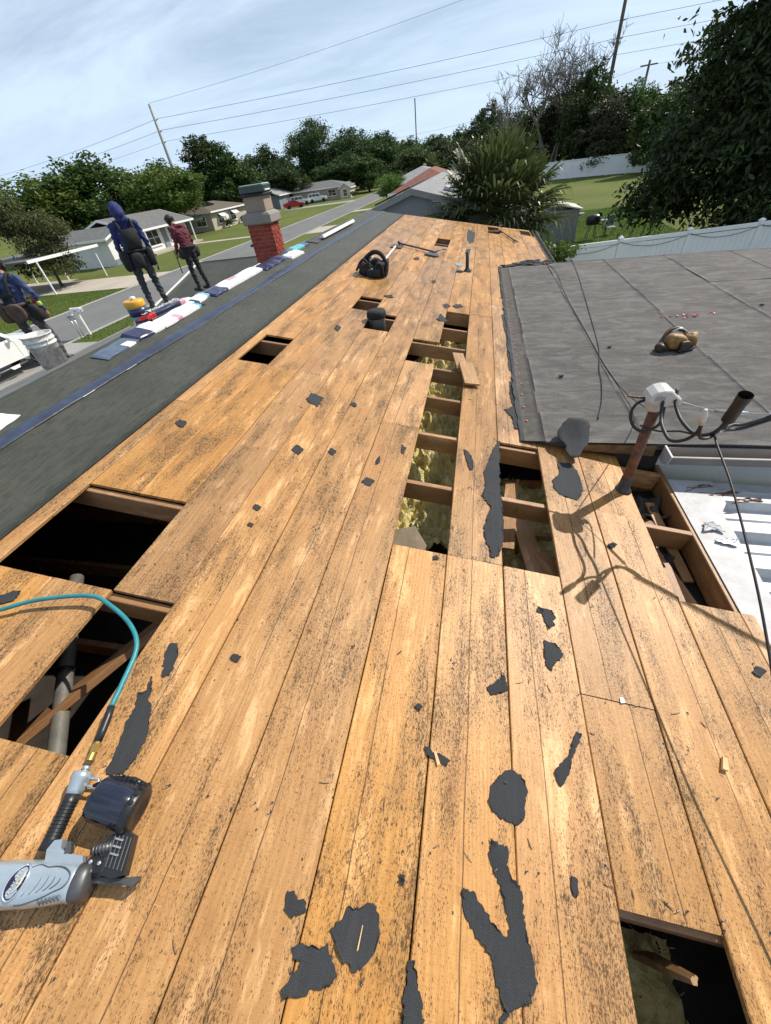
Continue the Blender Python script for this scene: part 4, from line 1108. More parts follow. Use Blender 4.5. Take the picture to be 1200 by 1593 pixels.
for k in range(5):
    mb = MB(); mb.tube([Vector((-.690 + k * .012, -.012, .0715)), Vector((-.672 + k * .012, -.082, .0715))], .0018, 5); rb(mb, 'feed_rib', M['dark_steel'], arm)
for k in range(3):
    mb = MB(); mb.bbox((-.672 + .004 * k, -.022 - k * .016, .074), (.026, .005, .004), .001); rb(mb, 'latch_bar', M['steel'], arm)
mb = MB(); mb.tube([Vector((-.735, -.060, .062)), Vector((-.715, -.050, .065)), Vector((-.682, -.040, .068))], [.010, .013, .009], 10)
for k in range(6):
    c = Vector((-.728 + k * .008, -.057 + k * .0035, .064)); mb.tube([c, c + Vector((.003, .0013, .0005))], .0145, 10)
rb(mb, 'feed_piston', M['dark_steel'], gun, True)
mb = MB(); mb.bbox((-.700, -.085, .052), (.058, .046, .046), .008, Euler((0, 0, .2))); rb(mb, 'feed_door', M['plastic_black'], gun)
mb = MB(); mb.bbox((-.655, -.106, .040), (.115, .018, .022), .004, Euler((0, 0, .14))); rb(mb, 'nose', M['dark_steel'], gun)
mb = MB(); mb.prism([Vector((-.603, -.090, .030)), Vector((-.578, -.083, .030)), Vector((-.572, -.092, .030)), Vector((-.582, -.104, .030)), Vector((-.61, -.108, .03))], (0, 0, .022)); rb(mb, 'contact_foot', M['dark_steel'], gun)
for q in ((-.715, -.080, .078), (-.690, -.078, .078), (-.704, -.098, .077)):
    mb = MB(); mb.lathe([(.0055, 0), (.005, .003), (.002, .004)], q, 8); rb(mb, 'screw', M['steel'], gun)

hose = rthing('air_hose', 'teal air hose arching over the near left opening to the nail gun', 'hose', -1.3, .66)
path = [(-2.0, .10, .03), (-1.88, .36, .022), (-1.764, .477, .03), (-1.659, .549, .035), (-1.543, .619, .045), (-1.347, .681, .055), (-1.219, .655, .058), (-1.084, .593, .058), (-1.002, .511, .055), (-.967, .375, .052), (-.953, .297, .050)]
rb(MB().tube(smooth_path(path, 8), .0092, 12), 'hose_line', M['hose'], hose, True)
rb(MB().tube([(-.953, .299, .05), (-.940, .265, .05), (-.928, .222, .05), (-.921, .190, .05)], .0125, 12), 'strain_relief', M['plastic_black'], hose, True)
mb = MB(); mb.tube([(-.921, .192, .05), (-.918, .180, .05)], .010, 12); mb.tube([(-.919, .182, .05), (-.912, .158, .05)], .0135, 6); mb.tube([(-.912, .158, .05), (-.907, .136, .05)], .0115, 14); rb(mb, 'brass_coupler', M['brass'], hose)

# ---------------------------------------------------------------- black tool belt heap
bag = rthing('tool_belt', 'heaped black nylon tool belt with pouches on the bare boards', 'tool belt', -1.40, 6.95)
def lump(c, s, seed, mat=M['blackfab'], parent=bag, name='pouch', rot=(0, 0, 0), amp=.12):
    r_ = random.Random(seed); seg, rings = 14, 9; vs = []; fs = []
    ph = [r_.uniform(0, 6) for _ in range(4)]
    E_ = Euler(rot).to_matrix()
    for j in range(rings + 1):
        th = math.pi * j / rings
        for k in range(seg):
            a = 2 * math.pi * k / seg
            d = Vector((math.sin(th) * math.cos(a), math.sin(th) * math.sin(a), math.cos(th)))
            d = Vector([math.copysign(abs(q) ** .62, q) for q in d])
            kx = 1 + amp * math.sin(3 * a + ph[0] + d.z * 3) + amp * .6 * math.sin(5 * d.z + ph[1] + 2 * a)
            p = Vector((d.x * s[0] / 2 * kx, d.y * s[1] / 2 * kx, d.z * s[2] / 2 * (1 + amp * .4 * math.sin(2 * a + ph[2]))))
            vs.append(E_ @ p + Vector(c))
    for j in range(rings):
        for k in range(seg):
            k2 = (k + 1) % seg
            fs.append((j * seg + k, (j + 1) * seg + k, (j + 1) * seg + k2, j * seg + k2))
    return rb(MB().mesh(vs, fs), name, mat, parent, True)
lump((-1.52, 6.92, .085), (.22, .24, .17), 1); lump((-1.28, 6.95, .11), (.17, .26, .22), 2); lump((-1.42, 7.10, .12), (.26, .16, .20), 3)
lump((-1.60, 7.02, .10), (.12, .16, .14), 4); lump((-1.36, 6.80, .06), (.22, .12, .12), 5); lump((-1.19, 6.98, .13), (.05, .22, .24), 8, M['blackfab'], bag, 'back_pad')
rb(MB().tube(smooth_path([(-1.60, 7.02, .16), (-1.50, 7.05, .26), (-1.40, 7.0, .315), (-1.30, 6.98, .30), (-1.22, 6.96, .22), (-1.18, 6.9, .10)], 6), .032, 10), 'padded_belt', M['blackfab'], bag, True)
rb(MB().tube(smooth_path([(-1.66, 6.86, .05), (-1.62, 6.9, .15), (-1.55, 6.86, .22), (-1.47, 6.84, .17), (-1.42, 6.82, .09)], 6), .018, 8), 'strap', M['blackfab'], bag, True)
rb(MB().tube(smooth_path([(-1.36, 6.78, .11), (-1.31, 6.80, .20), (-1.24, 6.82, .17), (-1.20, 6.80, .06)], 6), .015, 8), 'strap', M['blackfab'], bag, True)
rb(MB().bbox((-1.545, 6.80, .18), (.035, .02, .05), .006, Euler((0, .4, .2))), 'red_buckle', plain('dark_red_plastic', (.20, .015, .02), .45), bag)
rb(MB().bbox((-1.335, 6.79, .165), (.022, .012, .022), .003), 'rivet_plate', M['steel'], bag)
rb(MB().bbox((-1.39, 6.76, .13), (.02, .012, .02), .003), 'rivet_plate', M['steel'], bag)
rb(MB().tube([(-1.44, 6.85, .22), (-1.40, 6.93, .27)], .013, 8), 'tool_handle', plain('pale_tool_handle', (.55, .46, .34), .5), bag, True)

# ---------------------------------------------------------------- tear-off tools
def shovel(label, blade, end, handle_mat, grip=True, wide=.2, blen=.26):
    t_ = rthing('roofing_shovel', label, 'shovel', blade[0], blade[1])
    a = Vector((blade[0], blade[1], .02)); e = Vector((end[0], end[1], .035)); d = (e - a); L = d.length; d.normalize(); s = d.cross(az).normalized()
    vs = [a - d * blen + s * wide * .5, a - d * blen - s * wide * .5, a - s * wide * .48 + az * .012, a + s * wide * .48 + az * .012]
    rb(MB().prism([v_ - az * .012 for v_ in vs], (0, 0, .005)), 'blade', M['dark_steel'], t_)
    for k in range(7):      # toothed edge
        q = vs[0].lerp(vs[1], (k + .5) / 7) - az * .012
        rb(MB().prism([q - s * .011, q + s * .011, q - d * .02], (0, 0, .004)), 'tooth', M['dark_steel'], t_)
    rb(MB().prism([a - d * .05 + az * .005 + s * .03, a - d * .05 + az * .005 - s * .03, a + d * .05 + az * .02], (0, 0, .025)), 'socket', M['dark_steel'], t_)
    rb(MB().tube([a + az * .022, a.lerp(e, .5) + az * .01, e], .016, 10), 'handle', handle_mat, t_, True)
    if grip:
        rb(MB().tube([e + s * .055, e + d * .06 + s * .05, e + d * .06 - s * .05, e - s * .055, e + s * .055], .011, 8), 'grip', M['black'], t_, True)
    return t_
M['ash'] = plain('grey_wood_handle', (.13, .11, .09), .6, var=.3)
shovel('flat grey roofing shovel with a short white handle beside the black tool belt', (-1.43, 9.30), (-1.40, 7.75), M['white'], False, .24, .42)
shovel('roofing shovel lying by the far eave openings at the roof end', (.86, 13.35), (1.20, 12.05), M['ash'], True, .22, .36)
t_ = rthing('pry_fork', 'long dark tear-off fork lying across the boards beyond the tool belt', 'pry fork', -1.0, 9.4)
rb(MB().tube([(-1.40, 9.66, .04), (-1.0, 9.48, .04), (-.62, 9.22, .05)], .018, 10), 'handle', M['ash'], t_, True)
rb(MB().prism([Vector((-.66, 9.28, .02)), Vector((-.60, 9.32, .02)), Vector((-.50, 9.02, .012)), Vector((-.56, 8.94, .012)), Vector((-.78, 9.02, .012)), Vector((-.80, 9.10, .012))], (0, 0, .02)), 'fork_head', M['dark_steel'], t_)
rb(MB().tube([(-.60, 9.2, .05), (-.47, 9.42, .08), (-.40, 9.62, .05)], .012, 8), 'fulcrum_bar', M['dark_steel'], t_, True)
rb(MB().tube([(-1.40, 9.66, .04), (-1.44, 9.70, .05)], .026, 10), 'grip', M['black'], t_, True)

# ---------------------------------------------------------------- loose boards, chips, small debris
def loose_board(label, u, v, w, L, ang, n, tilt, seed, xt=0):
    o = plank(0, w, 0, L, 0, .019, M['cutwood'], 'loose_board', None, seed)
    o.matrix_world = ROOF_M @ Matrix.Translation((u, v, n)) @ Matrix.Rotation(R(ang), 4, 'Z') @ Matrix.Rotation(R(tilt), 4, 'X') @ Matrix.Rotation(R(xt), 4, 'Y') @ Matrix.Translation((-w / 2, -L / 2, 0))
    return tag(o, label, 'board')
loose_board('short loose board slanting across the insulated slot, farther of two', .165, 3.99, .12, .46, 8, .035, -4, 31)
loose_board('short loose board lying over the slot edge, nearer of two', .262, 3.66, .15, .40, 12, .060, 5, 32, 2)
M['chip'] = plain('fresh_wood_chip', (.62, .40, .18), .7, var=.15)
def chip(label, u, v, s, rz, seed, name='wood_chip', mat=M['chip'], cat='wood chip', group=None, n=.004):
    r_ = random.Random(seed)
    mb = MB(); x, y, z = s
    mb.prism([Vector((-x / 2, -y / 2, 0)), Vector((x / 2, -y / 2 * .8, 0)), Vector((x / 2 * .8, y / 2, 0)), Vector((-x / 2 * .6, y / 2 * 1.1, 0))], (0, 0, z))
    o = mb.build(name, mat, None, False, ROOF_M @ Matrix.Translation((u, v, n)) @ Matrix.Rotation(R(rz), 4, 'Z') @ Matrix.Rotation(R(r_.uniform(-6, 6)), 4, 'X'))
    return tag(o, label, cat, group)
chip('pale split wood chip on the boards near the right edge', 1.345, .60, (.022, .05, .012), -22, 1)
chip('small white square tag on the right-hand boards beside a joint', 1.008, .765, (.021, .022, .001), 8, 2, 'paper_tag', plain('white_paper', (.8, .8, .78), .6, var=.04), 'paper tag')
chip('thin curled splinter beside a small felt scrap in the middle', .250, .392, (.012, .045, .006), 25, 3, 'wood_splinter', M['chip'], 'splinter')
chip('straw-thin splinter lying on the round felt scrap at bottom', .075, -.085, (.0035, .05, .002), -4, 4, 'wood_splinter', M['chip'], 'splinter', n=.0075)
# splintered offcuts standing in the near right opening
for lab, u, v, w, L, rz in (('taller split wood offcut standing in the bottom right opening', 1.085, .035, .020, .40, 4), ('thinner split wood offcut standing in the bottom right opening', 1.108, .045, .011, .38, -5)):
    mb = MB(); mb.tube([(0, 0, 0), (.004, .006, L * .3), (-.003, .002, L * .7), (.002, 0, L)], [w * .6, w, w * .85, w * .5], 5)
    o = mb.build('wood_offcut', M['cutwood'], None, False, Matrix.Translation(roof(u, v, -.42)) @ Euler((R(4), R(3), R(rz))).to_matrix().to_4x4())
    tag(o, lab, 'offcut')

# ---------------------------------------------------------------- items on the flat roof
def ft(x, y, dz=.0): return Vector((x, y, flatz(x) + .014 + dz))
belt = thing('leather_tool_belt', 'tan leather tool belt dropped on the grey flat roof', 'tool belt', ft(2.0, 4.45))
M['leather'] = plain('worn_tan_leather', (.26, .135, .035), .55, var=.5, scale=12, bump=.4, bscale=60)
M['leather_dark'] = plain('dark_oiled_leather', (.045, .026, .014), .5, var=.5, scale=12, bump=.4, bscale=60)
def wlump(c, s, seed, mat, parent, name, rot=(0, 0, 0), amp=.10):
    o = lump((0, 0, 0), s, seed, mat, parent, name, rot, amp)
    o.matrix_parent_inverse = parent.matrix_basis.inverted()
    o.matrix_basis = Matrix.Translation(Vector(c))
    return o
wlump(ft(1.98, 4.44, .075), (.20, .14, .15), 41, M['leather'], belt, 'pouch', (0, .2, .3))
wlump(ft(2.13, 4.50, .07), (.15, .13, .14), 42, M['leather'], belt, 'pouch', (.2, -.1, -.4))
wlump(ft(1.86, 4.40, .04), (.12, .10, .08), 43, M['leather_dark'], belt, 'tool_loop', (0, 0, .8))
wlump(ft(2.06, 4.38, .05), (.12, .05, .10), 44, M['leather_dark'], belt, 'pouch_front', (0, .1, .4))
MB().tube(smooth_path([ft(1.86, 4.46, .05), ft(1.93, 4.53, .14), ft(2.02, 4.55, .165), ft(2.12, 4.56, .12), ft(2.2, 4.5, .05)], 6), .022, 8).build('belt_strap', M['leather_dark'], belt, True)
MB().tube(smooth_path([ft(1.95, 4.50, .15), ft(2.02, 4.51, .178), ft(2.10, 4.52, .14)], 6), .009, 8).build('steel_rim', M['steel'], belt, True)
MB().tube([ft(2.0, 4.34, .012), ft(2.1, 4.38, .014), ft(2.17, 4.42, .02)], .014, 8).build('hammer_handle', M['black'], belt, True)
r_ = random.Random(12)
for k in range(13):
    x, y = (2.42 + r_.gauss(0, .09), 5.45 + r_.gauss(0, .05)) if k < 10 else (2.74 + r_.gauss(0, .025), 5.52 + r_.gauss(0, .02))
    mb = MB(); s = r_.uniform(.012, .024)
    mb.prism([Vector((math.cos(a) * s * r_.uniform(.6, 1.1), math.sin(a) * s * r_.uniform(.5, 1), 0)) for a in (0, 1.1, 2.3, 3.5, 4.9)], (0, 0, .006))
    o = mb.build('plastic_fragment', M['cap_red'], None, False, Matrix.Translation(ft(x, y, .003)) @ Euler((r_.uniform(-.5, .5), r_.uniform(-.5, .5), r_.uniform(0, 6))).to_matrix().to_4x4())
    tag(o, 'small red plastic fragment scattered on the grey flat roof' if k < 10 else 'red plastic fragment in the small cluster right of the main red scatter', 'fragment', 'red plastic fragments on the flat roof')
for lab, x, y, s in (('dark curled felt crumb on the flat roof near the torn edge', .83, 3.81, .03), ('small dark felt crumb in the middle of the flat roof', 1.41, 4.52, .022), ('black felt crumb on the far right of the flat roof', 3.35, 5.75, .03)):
    o = crumple('felt_crumb', ft(x, y, .008), (s * 1.3, s, .02), M['scrap'], None, int(s * 1000)); tag(o, lab, 'felt crumb')
cord = thing('cord', 'thin dark cord wandering from the far edge across the flat roof', 'cord', ft(1.4, 5.5))
MB().tube(smooth_path([ft(1.71, 8.98, .004), ft(1.69, 8.5, .004), ft(1.56, 7.0, .004), ft(1.47, 6.08, .004), ft(1.36, 5.0, .004), ft(1.29, 4.41, .004), ft(1.20, 3.95, .004), ft(1.17, 3.7, .004), ft(1.09, 3.3, .004), ft(1.0, 2.99, .004)], 6), .0045, 6).build('cord_line', M['black'], cord, True)
cord2 = thing('cord', 'thin slack cord crossing the flat roof to the cable mast', 'cord', ft(1.27, 5))
MB().tube(smooth_path([ft(1.22, 9.0, .004), ft(1.32, 8.11, .004), ft(1.27, 6.4, .004), ft(1.27, 5.11, .004), ft(1.27, 4.11, .004), ft(1.30, 3.5, .01), ft(1.32, 3.0, .10), Vector((1.07, 2.31, 3.37))], 6), .004, 6).build('cord_line', M['black'], cord2, True)
# torn flap standing up at the near edge of the flat roof
fl = [(-.10, .22), (-.02, .27), (.07, .25), (.10, .17), (.115, .05), (.10, -.05), (.07, -.13), (.04, -.22), (-.01, -.25), (-.06, -.20), (-.07, -.12), (-.10, -.06), (-.14, -.04), (-.16, .04), (-.13, .14)]
pts = ragged([(a * .82, b * .78) for a, b in fl], .011, 3)
mb = MB()
rows = 16; ys = [-.215 + .43 * k / rows for k in range(rows + 1)]
def span_x(y):      # left and right edge of the torn outline at height y
    xs = []
    n = len(pts)
    for i in range(n):
        (x0, y0), (x1, y1) = pts[i], pts[(i + 1) % n]
        if (y0 - y) * (y1 - y) <= 0 and abs(y1 - y0) > 1e-6: xs.append(x0 + (x1 - x0) * (y - y0) / (y1 - y0))
    return (min(xs), max(xs)) if len(xs) > 1 else None
rows_ = [(y, span_x(y)) for y in ys if span_x(y)]
vs = []
for y, (xa, xb) in rows_:
    for k in range(7):
        x = xa + (xb - xa) * k / 6
        vs.append(Vector((x, y, .16 * max(0, .02 - y) ** 1.5 * 3 + .010 * math.sin(x * 22 + y * 6))))
mb.mesh(vs, [(j * 7 + i, j * 7 + i + 1, (j + 1) * 7 + i + 1, (j + 1) * 7 + i) for j in range(len(rows_) - 1) for i in range(6)])
o = mb.build('membrane_flap', M['scrap'], None, True, Matrix.Translation((FX0 + .345, FY0 - .02, flatz(FX0) + .04)) @ Euler((R(22), R(9), R(-8))).to_matrix().to_4x4())
o.modifiers.new('t', 'SOLIDIFY').thickness = .005
tag(o, 'torn dark membrane flap curling over the near edge of the flat roof', 'membrane flap')

# ---------------------------------------------------------------- electrical service mast
mast = thing('service_mast', 'rusty service mast with white weatherhead and looping black cables', 'service mast', roof(1.39, 2.27))
mbase = roof(1.39, 2.27)
MB().tube([mbase - Vector((0, 0, .35)), mbase + Vector((0, 0, .66))], .030, 20).build('mast_pipe', M['rust'], mast, True)
MB().lathe([(.058, -.002), (.048, .010), (.038, .04), (.034, .08), (.0325, .11), (.03, .12)], mbase, 18).build('roof_boot', plain('tarred_lead_boot', (.045, .046, .050), .5, .2, .5, 30, .4, 80), mast, True)
hx, hy, hz = mbase.x, mbase.y, mbase.z + .66
M['hood'] = plain('weathered_white_plastic_hood', (.50, .49, .46), .5, var=.12, scale=20)
sec = [(.80 * a_, .74 * b_) for a_, b_ in ((-.095, .045), (-.085, .085), (-.05, .118), (-.01, .130), (.03, .128), (.115, .055), (.125, .035), (.118, .005), (.06, .0), (-.02, -.012), (-.07, .015))]
def hood_ring(y, k, dz=0): return [Vector((hx + a * k, hy + y, hz + .05 + (b - .05) * k + dz)) for a, b in sec]
rings = [hood_ring(-.060, .84), hood_ring(-.054, .97), hood_ring(-.042, 1.0), hood_ring(.042, 1.0), hood_ring(.054, .97), hood_ring(.060, .84)]
n = len(sec); mb = MB(); vs = [p for r0 in rings for p in r0]
mb.mesh(vs, [(i * n + k, i * n + (k + 1) % n, (i + 1) * n + (k + 1) % n, (i + 1) * n + k) for i in range(5) for k in range(n)] + [tuple(range(n)), tuple(range(5 * n, 6 * n))[::-1]])
hood = mb.build('weatherhead', M['hood'], mast, False)
MB().lathe([(.038, -.045), (.044, -.035), (.052, .0), (.060, .03)], (hx - .012, hy, hz), 18).build('weatherhead_neck', M['hood'], mast, True)
for k in range(5):
    MB().bbox((hx - .044 + k * .011, hy - .061, hz + .056 - abs(k - 2) * .004), (.005, .006, .026), .001).build('hood_louvre', M['flashing'], hood)
def cable(pts, r=.0095, mat=M['black'], name='cable', n=8):
    return MB().tube(smooth_path(pts, n), r, 9).build(name, mat, mast, True)
Zc = CAM_Z
def zc(pts): return [(x_, y_, Zc + z_) for x_, y_, z_ in pts]
cable(zc([(1.055, 2.24, -1.12), (1.044, 2.20, -1.16), (1.035, 2.13, -1.21), (1.025, 2.04, -1.225), (1.035, 1.95, -1.235), (1.07, 1.90, -1.20), (1.09, 1.87, -1.14), (1.075, 1.84, -1.06)]), .009)
cable(zc([(1.115, 2.26, -1.10), (1.105, 2.20, -1.15), (1.11, 2.12, -1.185), (1.115, 2.04, -1.195), (1.135, 1.96, -1.20), (1.165, 1.91, -1.175), (1.19, 1.89, -1.13), (1.205, 1.89, -1.07)]), .009)
cable(zc([(1.09, 2.29, -1.13), (1.09, 2.26, -1.22), (1.07, 2.20, -1.285), (1.0, 2.19, -1.325), (.945, 2.21, -1.305), (.925, 2.26, -1.25), (.955, 2.30, -1.205), (1.01, 2.31, -1.18)]), .0085)
cable(zc([(1.075, 1.84, -1.06), (1.088, 1.85, -1.12), (1.115, 1.86, -1.165), (1.165, 1.88, -1.172), (1.21, 1.93, -1.165)]), .0075)
cable(zc([(1.205, 1.89, -1.08), (1.225, 1.91, -1.135), (1.26, 1.96, -1.165), (1.309, 2.0, -1.172), (1.355, 2.0, -1.170), (1.455, 2.0, -1.128), (1.60, 2.0, -1.07), (3.2, 2.05, -.52), (8.0, 2.2, .8), (16, 2.5, 2.4)]), .0085, n=6)
cable(zc([(1.21, 1.93, -1.165), (1.27, 1.97, -1.185), (1.355, 1.995, -1.190), (1.455, 2.0, -1.145), (1.60, 2.0, -1.085), (3.2, 2.05, -.535), (8.0, 2.2, .785), (16, 2.5, 2.385)]), .0085, n=6)
cable(zc([(1.20, 1.90, -1.15), (1.18, 1.862, -1.172), (1.163, 1.563, -1.241), (1.125, 1.146, -1.36), (1.092, .876, -1.446), (1.06, .648, -1.524), (1.02, .2, -1.68), (.985, -.30, -1.822), (.98, -1.2, -1.822)]), .0048)
cable(zc([(.99, 2.24, -1.315), (1.08, 2.2, -1.33), (1.13, 2.10, -1.27), (1.14, 1.98, -1.215)]), .005)
MB().tube(zc([(1.197, 1.856, -.944), (1.205, 1.89, -1.082)]), [.027, .028], 16, cap=False).build('splice_cover', M['black'], mast)
MB().tube(zc([(1.1965, 1.853, -.934), (1.1985, 1.862, -.970)]), [.030, .0295], 16, cap=False).build('splice_cover_rim', M['black'], mast)
MB().tube(zc([(1.045, 1.812, -.985), (1.062, 1.83, -1.03), (1.078, 1.845, -1.075)]), [.008, .016, .014], 10).build('taped_splice', M['hood'], mast, True)
cable(zc([(1.10, 2.30, -1.165), (1.168, 2.26, -1.178), (1.282, 2.144, -1.170), (1.384, 2.06, -1.141), (1.451, 2.005, -1.110), (1.60, 2.0, -1.05), (3.2, 2.05, -.50), (8.0, 2.2, .82), (16, 2.5, 2.42)]), .0028, M['steel'], 'messenger_wire', 6)
MB().tube(zc([(1.282, 2.144, -1.170), (1.384, 2.06, -1.141)]), .0095, 8).build('wedge_clamp', M['steel'], mast, True)
MB().bbox((1.09, 2.285, Zc - 1.205), (.16, .03, .022), .006).build('mast_clamp', M['rust'], mast)
MB().tube([(.90, 2.32, Zc - 1.165), (1.05, 2.315, Zc - 1.185)], .0065, 8).build('clamp_bolt', M['rust'], mast)
MB().tube(zc([(1.21, 1.92, -1.175), (1.26, 1.95, -1.16)]), .004, 6).build('bare_wire', M['steel'], mast)

# ---------------------------------------------------------------- shingle bundles and litter along the ridge
M['wrap_white'] = plain('white_wrapper_film', (.74, .72, .74), .3, var=.10, scale=12, bump=.3, bscale=18)
M['wrap_navy'] = plain('navy_printed_wrapper', (.022, .026, .072), .32, var=.3, scale=9, bump=.3, bscale=18)
M['wrap_pink'] = plain('pink_printed_wrapper', (.60, .30, .38), .35, var=.2, scale=9)
M['wrap_teal'] = plain('teal_printed_wrapper', (.10, .42, .47), .35, var=.2, scale=9)
M['wrap_red'] = plain('red_printed_square', (.52, .03, .03), .35, var=.1)
M['wrap_blue'] = plain('slate_blue_wrapper', (.075, .105, .155), .32, var=.3, scale=9, bump=.3, bscale=18)
M['print'] = plain('pale_wrapper_print', (.74, .76, .80), .4, var=.05)
RIDGE_Z = roof(-3.15, 0, .012).z
def bundle(name, label, cat, y0, y1, xc, w, h, zones, base, rz=0, seed=0, group=None, sag=.0, roll=0.0, lift=0):
    """wrapped shingle pack lying along the ridge: cross-section lofted along its length, bent over the ridge"""
    r_ = random.Random(seed); L = y1 - y0; n = 18
    root = thing(name, label, cat, (xc, (y0 + y1) / 2, RIDGE_Z), group)
    mats = [base] + [z_[3] for z_ in zones]
    mb = MB(); seg = [(-1, .0), (-1, .75), (-.94, 1), (-.5, 1.04), (0, 1.0), (.5, 1.03), (.94, 1), (1, .75), (1, .0)]
    vs = []
    for j in range(n + 1):
        t_ = j / n; y = -L / 2 + L * t_
        end = min(1, min(t_, 1 - t_) * 14 + .45)
        for (a, b) in seg:
            x = a * w * .38 * (1 + .03 * math.sin(t_ * 17 + seed)); drop = .26 * max(0, -(x + (xc + 3.40))) + .20 * max(0, x + (xc + 3.40))
            z = b * h * .55 * end * (1 + .10 * math.sin(t_ * 11 + a * 3 + seed) + r_.uniform(-.02, .02)) - drop + sag * math.sin(t_ * 3.14)
            vs.append((x, y, z + lift))
    ns = len(seg); fs = []; mi = []
    for j in range(n):
        for i in range(ns - 1):
            k = j * ns + i
            fs.append((k, k + 1, k + 1 + ns, k + ns))
            t_ = (j + .5) / n; a = (seg[i][0] + seg[i + 1][0]) / 2; m_ = 0
            for q, (z0, z1, side_, _) in enumerate(zones):
                if z0 <= t_ <= z1 and (side_ == 0 or (side_ > 0 and a > .1) or (side_ < 0 and a < .1)):
                    m_ = q + 1
            mi.append(m_)
        fs.append((j * ns, (j + 1) * ns, (j + 1) * ns + ns - 1, j * ns + ns - 1)); mi.append(0)
    fs.append(tuple(range(ns))); fs.append(tuple(n * ns + i for i in range(ns))[::-1]); mi += [0, 0]
    b0 = len(mb.v); mb.mesh(vs, fs); mb.m = mi
    Mx = Matrix.Translation((xc, (y0 + y1) / 2, RIDGE_Z)) @ Matrix.Rotation(R(rz), 4, 'Z') @ Matrix.Rotation(R(roll), 4, 'Y')
    mb.build('wrapper', mats, root, False, Mx)
    return root, Mx
Wn, Wv, Wp, Wt, Wr, Wb = (M['wrap_' + k] for k in ('white', 'navy', 'pink', 'teal', 'red', 'blue'))
GRP = 'shingle packs along the ridge'
bundle('wrapper_sheet', 'white wrapper sheet lying on the ridge at the left edge of view', 'wrapper', 1.50, 1.86, -3.17, .24, .012, [(.0, .3, -1, Wp)], Wn, 8, 1)
bundle('shingle_bundle', 'flat slate blue wrapper with a white patch, nearest pack on the ridge', 'shingle bundle', 2.80, 3.30, -3.26, .22, .025, [(.62, .85, 1, Wn)], Wb, 4, 2, GRP)
bundle('shingle_bundle', 'navy wrapper pack with white end in front of the yellow-lidded tub', 'shingle bundle', 3.28, 3.72, -3.28, .28, .05, [(.5, 1, 0, Wn)], Wv, -3, 3, GRP)
rt, Mx = bundle('shingle_bundle', 'navy printed shingle pack with a red logo square below the hooded worker', 'shingle bundle', 3.78, 4.55, -3.50, .26, .085, [(.0, .14, 0, Wr), (.72, .86, 0, Wp), (.86, 1, 0, Wn)], Wv, -4, 4, GRP, roll=6, lift=.02)
text_mesh('TimberlineHD', .088, M['print'], rt, Mx @ Matrix.Translation((.035, -.035, .076)) @ Matrix.Rotation(R(3.5), 4, 'Y') @ Matrix.Rotation(R(90), 4, 'Z'), .0006)
text_mesh('GAF', .045, M['print'], rt, Mx @ Matrix.Translation((.03, -.335, .068)) @ Matrix.Rotation(R(3.5), 4, 'Y') @ Matrix.Rotation(R(90), 4, 'Z'), .0006)
bundle('shingle_bundle', 'white shingle pack with pink print in front of the navy printed pack', 'shingle bundle', 3.66, 4.50, -3.26, .22, .06, [(.3, .38, 1, Wp), (.82, .9, 1, Wt), (.9, 1, 1, Wv)], Wn, 3, 5, GRP)
bundle('shingle_bundle', 'rumpled white pack with teal end lying behind the printed pack', 'shingle bundle', 4.42, 4.84, -3.38, .26, .055, [(.75, .9, 0, Wt), (.0, .15, 1, Wv)], Wn, 8, 6, GRP)
bundle('shingle_bundle', 'dark navy wrapper stretch just before the pink and white packs', 'shingle bundle', 4.80, 5.16, -3.32, .27, .05, [], Wv, 2, 7, GRP)
bundle('shingle_bundle', 'long white pack with pink stripe and torn end before the chimney', 'shingle bundle', 5.14, 6.30, -3.34, .27, .07, [(.25, .45, -1, Wp)], Wn, 1, 8, GRP)
bundle('shingle_bundle', 'small white wrapper pack against the foot of the chimney', 'shingle bundle', 6.34, 6.62, -3.48, .16, .05, [], Wn, 4, 9, GRP)
bundle('shingle_bundle', 'navy printed pack beside the brick chimney', 'shingle bundle', 6.28, 7.22, -3.28, .25, .065, [(.2, .3, 1, Wb), (.5, .62, 1, Wb), (.85, 1, 0, Wb)], Wv, 1, 10, GRP)
bundle('shingle_bundle', 'crumpled white pack end past the chimney', 'shingle bundle', 7.20, 7.74, -3.20, .24, .07, [], Wn, -2, 11, GRP)
bundle('shingle_bundle', 'teal blue wrapper pack behind the crumpled white pack end', 'shingle bundle', 7.55, 8.50, -3.36, .25, .06, [(.0, .3, 0, Wb), (.7, 1, 0, Wb)], M['wrap_teal'], -2, 12, GRP)
M['shingle'] = felt_material('charcoal_shingle', (.045, .045, .05), (.085, .085, .09), .85, .3)
bundle('shingle_stack', 'loose charcoal shingles stacked near the white drip edge', 'shingles', 8.66, 9.12, -3.30, .34, .035, [], M['shingle'], 5, 13)
bundle('shingle_stack', 'charcoal shingles lying behind the white drip edge', 'shingles', 9.1, 10.9, -3.50, .20, .02, [], M['shingle'], 0, 15)
o = MB().prism([(-3.22, 9.05, RIDGE_Z + .01), (-3.13, 9.05, RIDGE_Z - .008), (-3.13, 9.05, RIDGE_Z + .004), (-3.155, 9.05, RIDGE_Z + .045), (-3.16, 9.05, RIDGE_Z + .045), (-3.22, 9.05, RIDGE_Z + .022)], (.03, 2.45, 0)).build('drip_edge', M['white'], None)
tag(o, 'length of white metal drip edge lying on the felt ridge', 'drip edge')
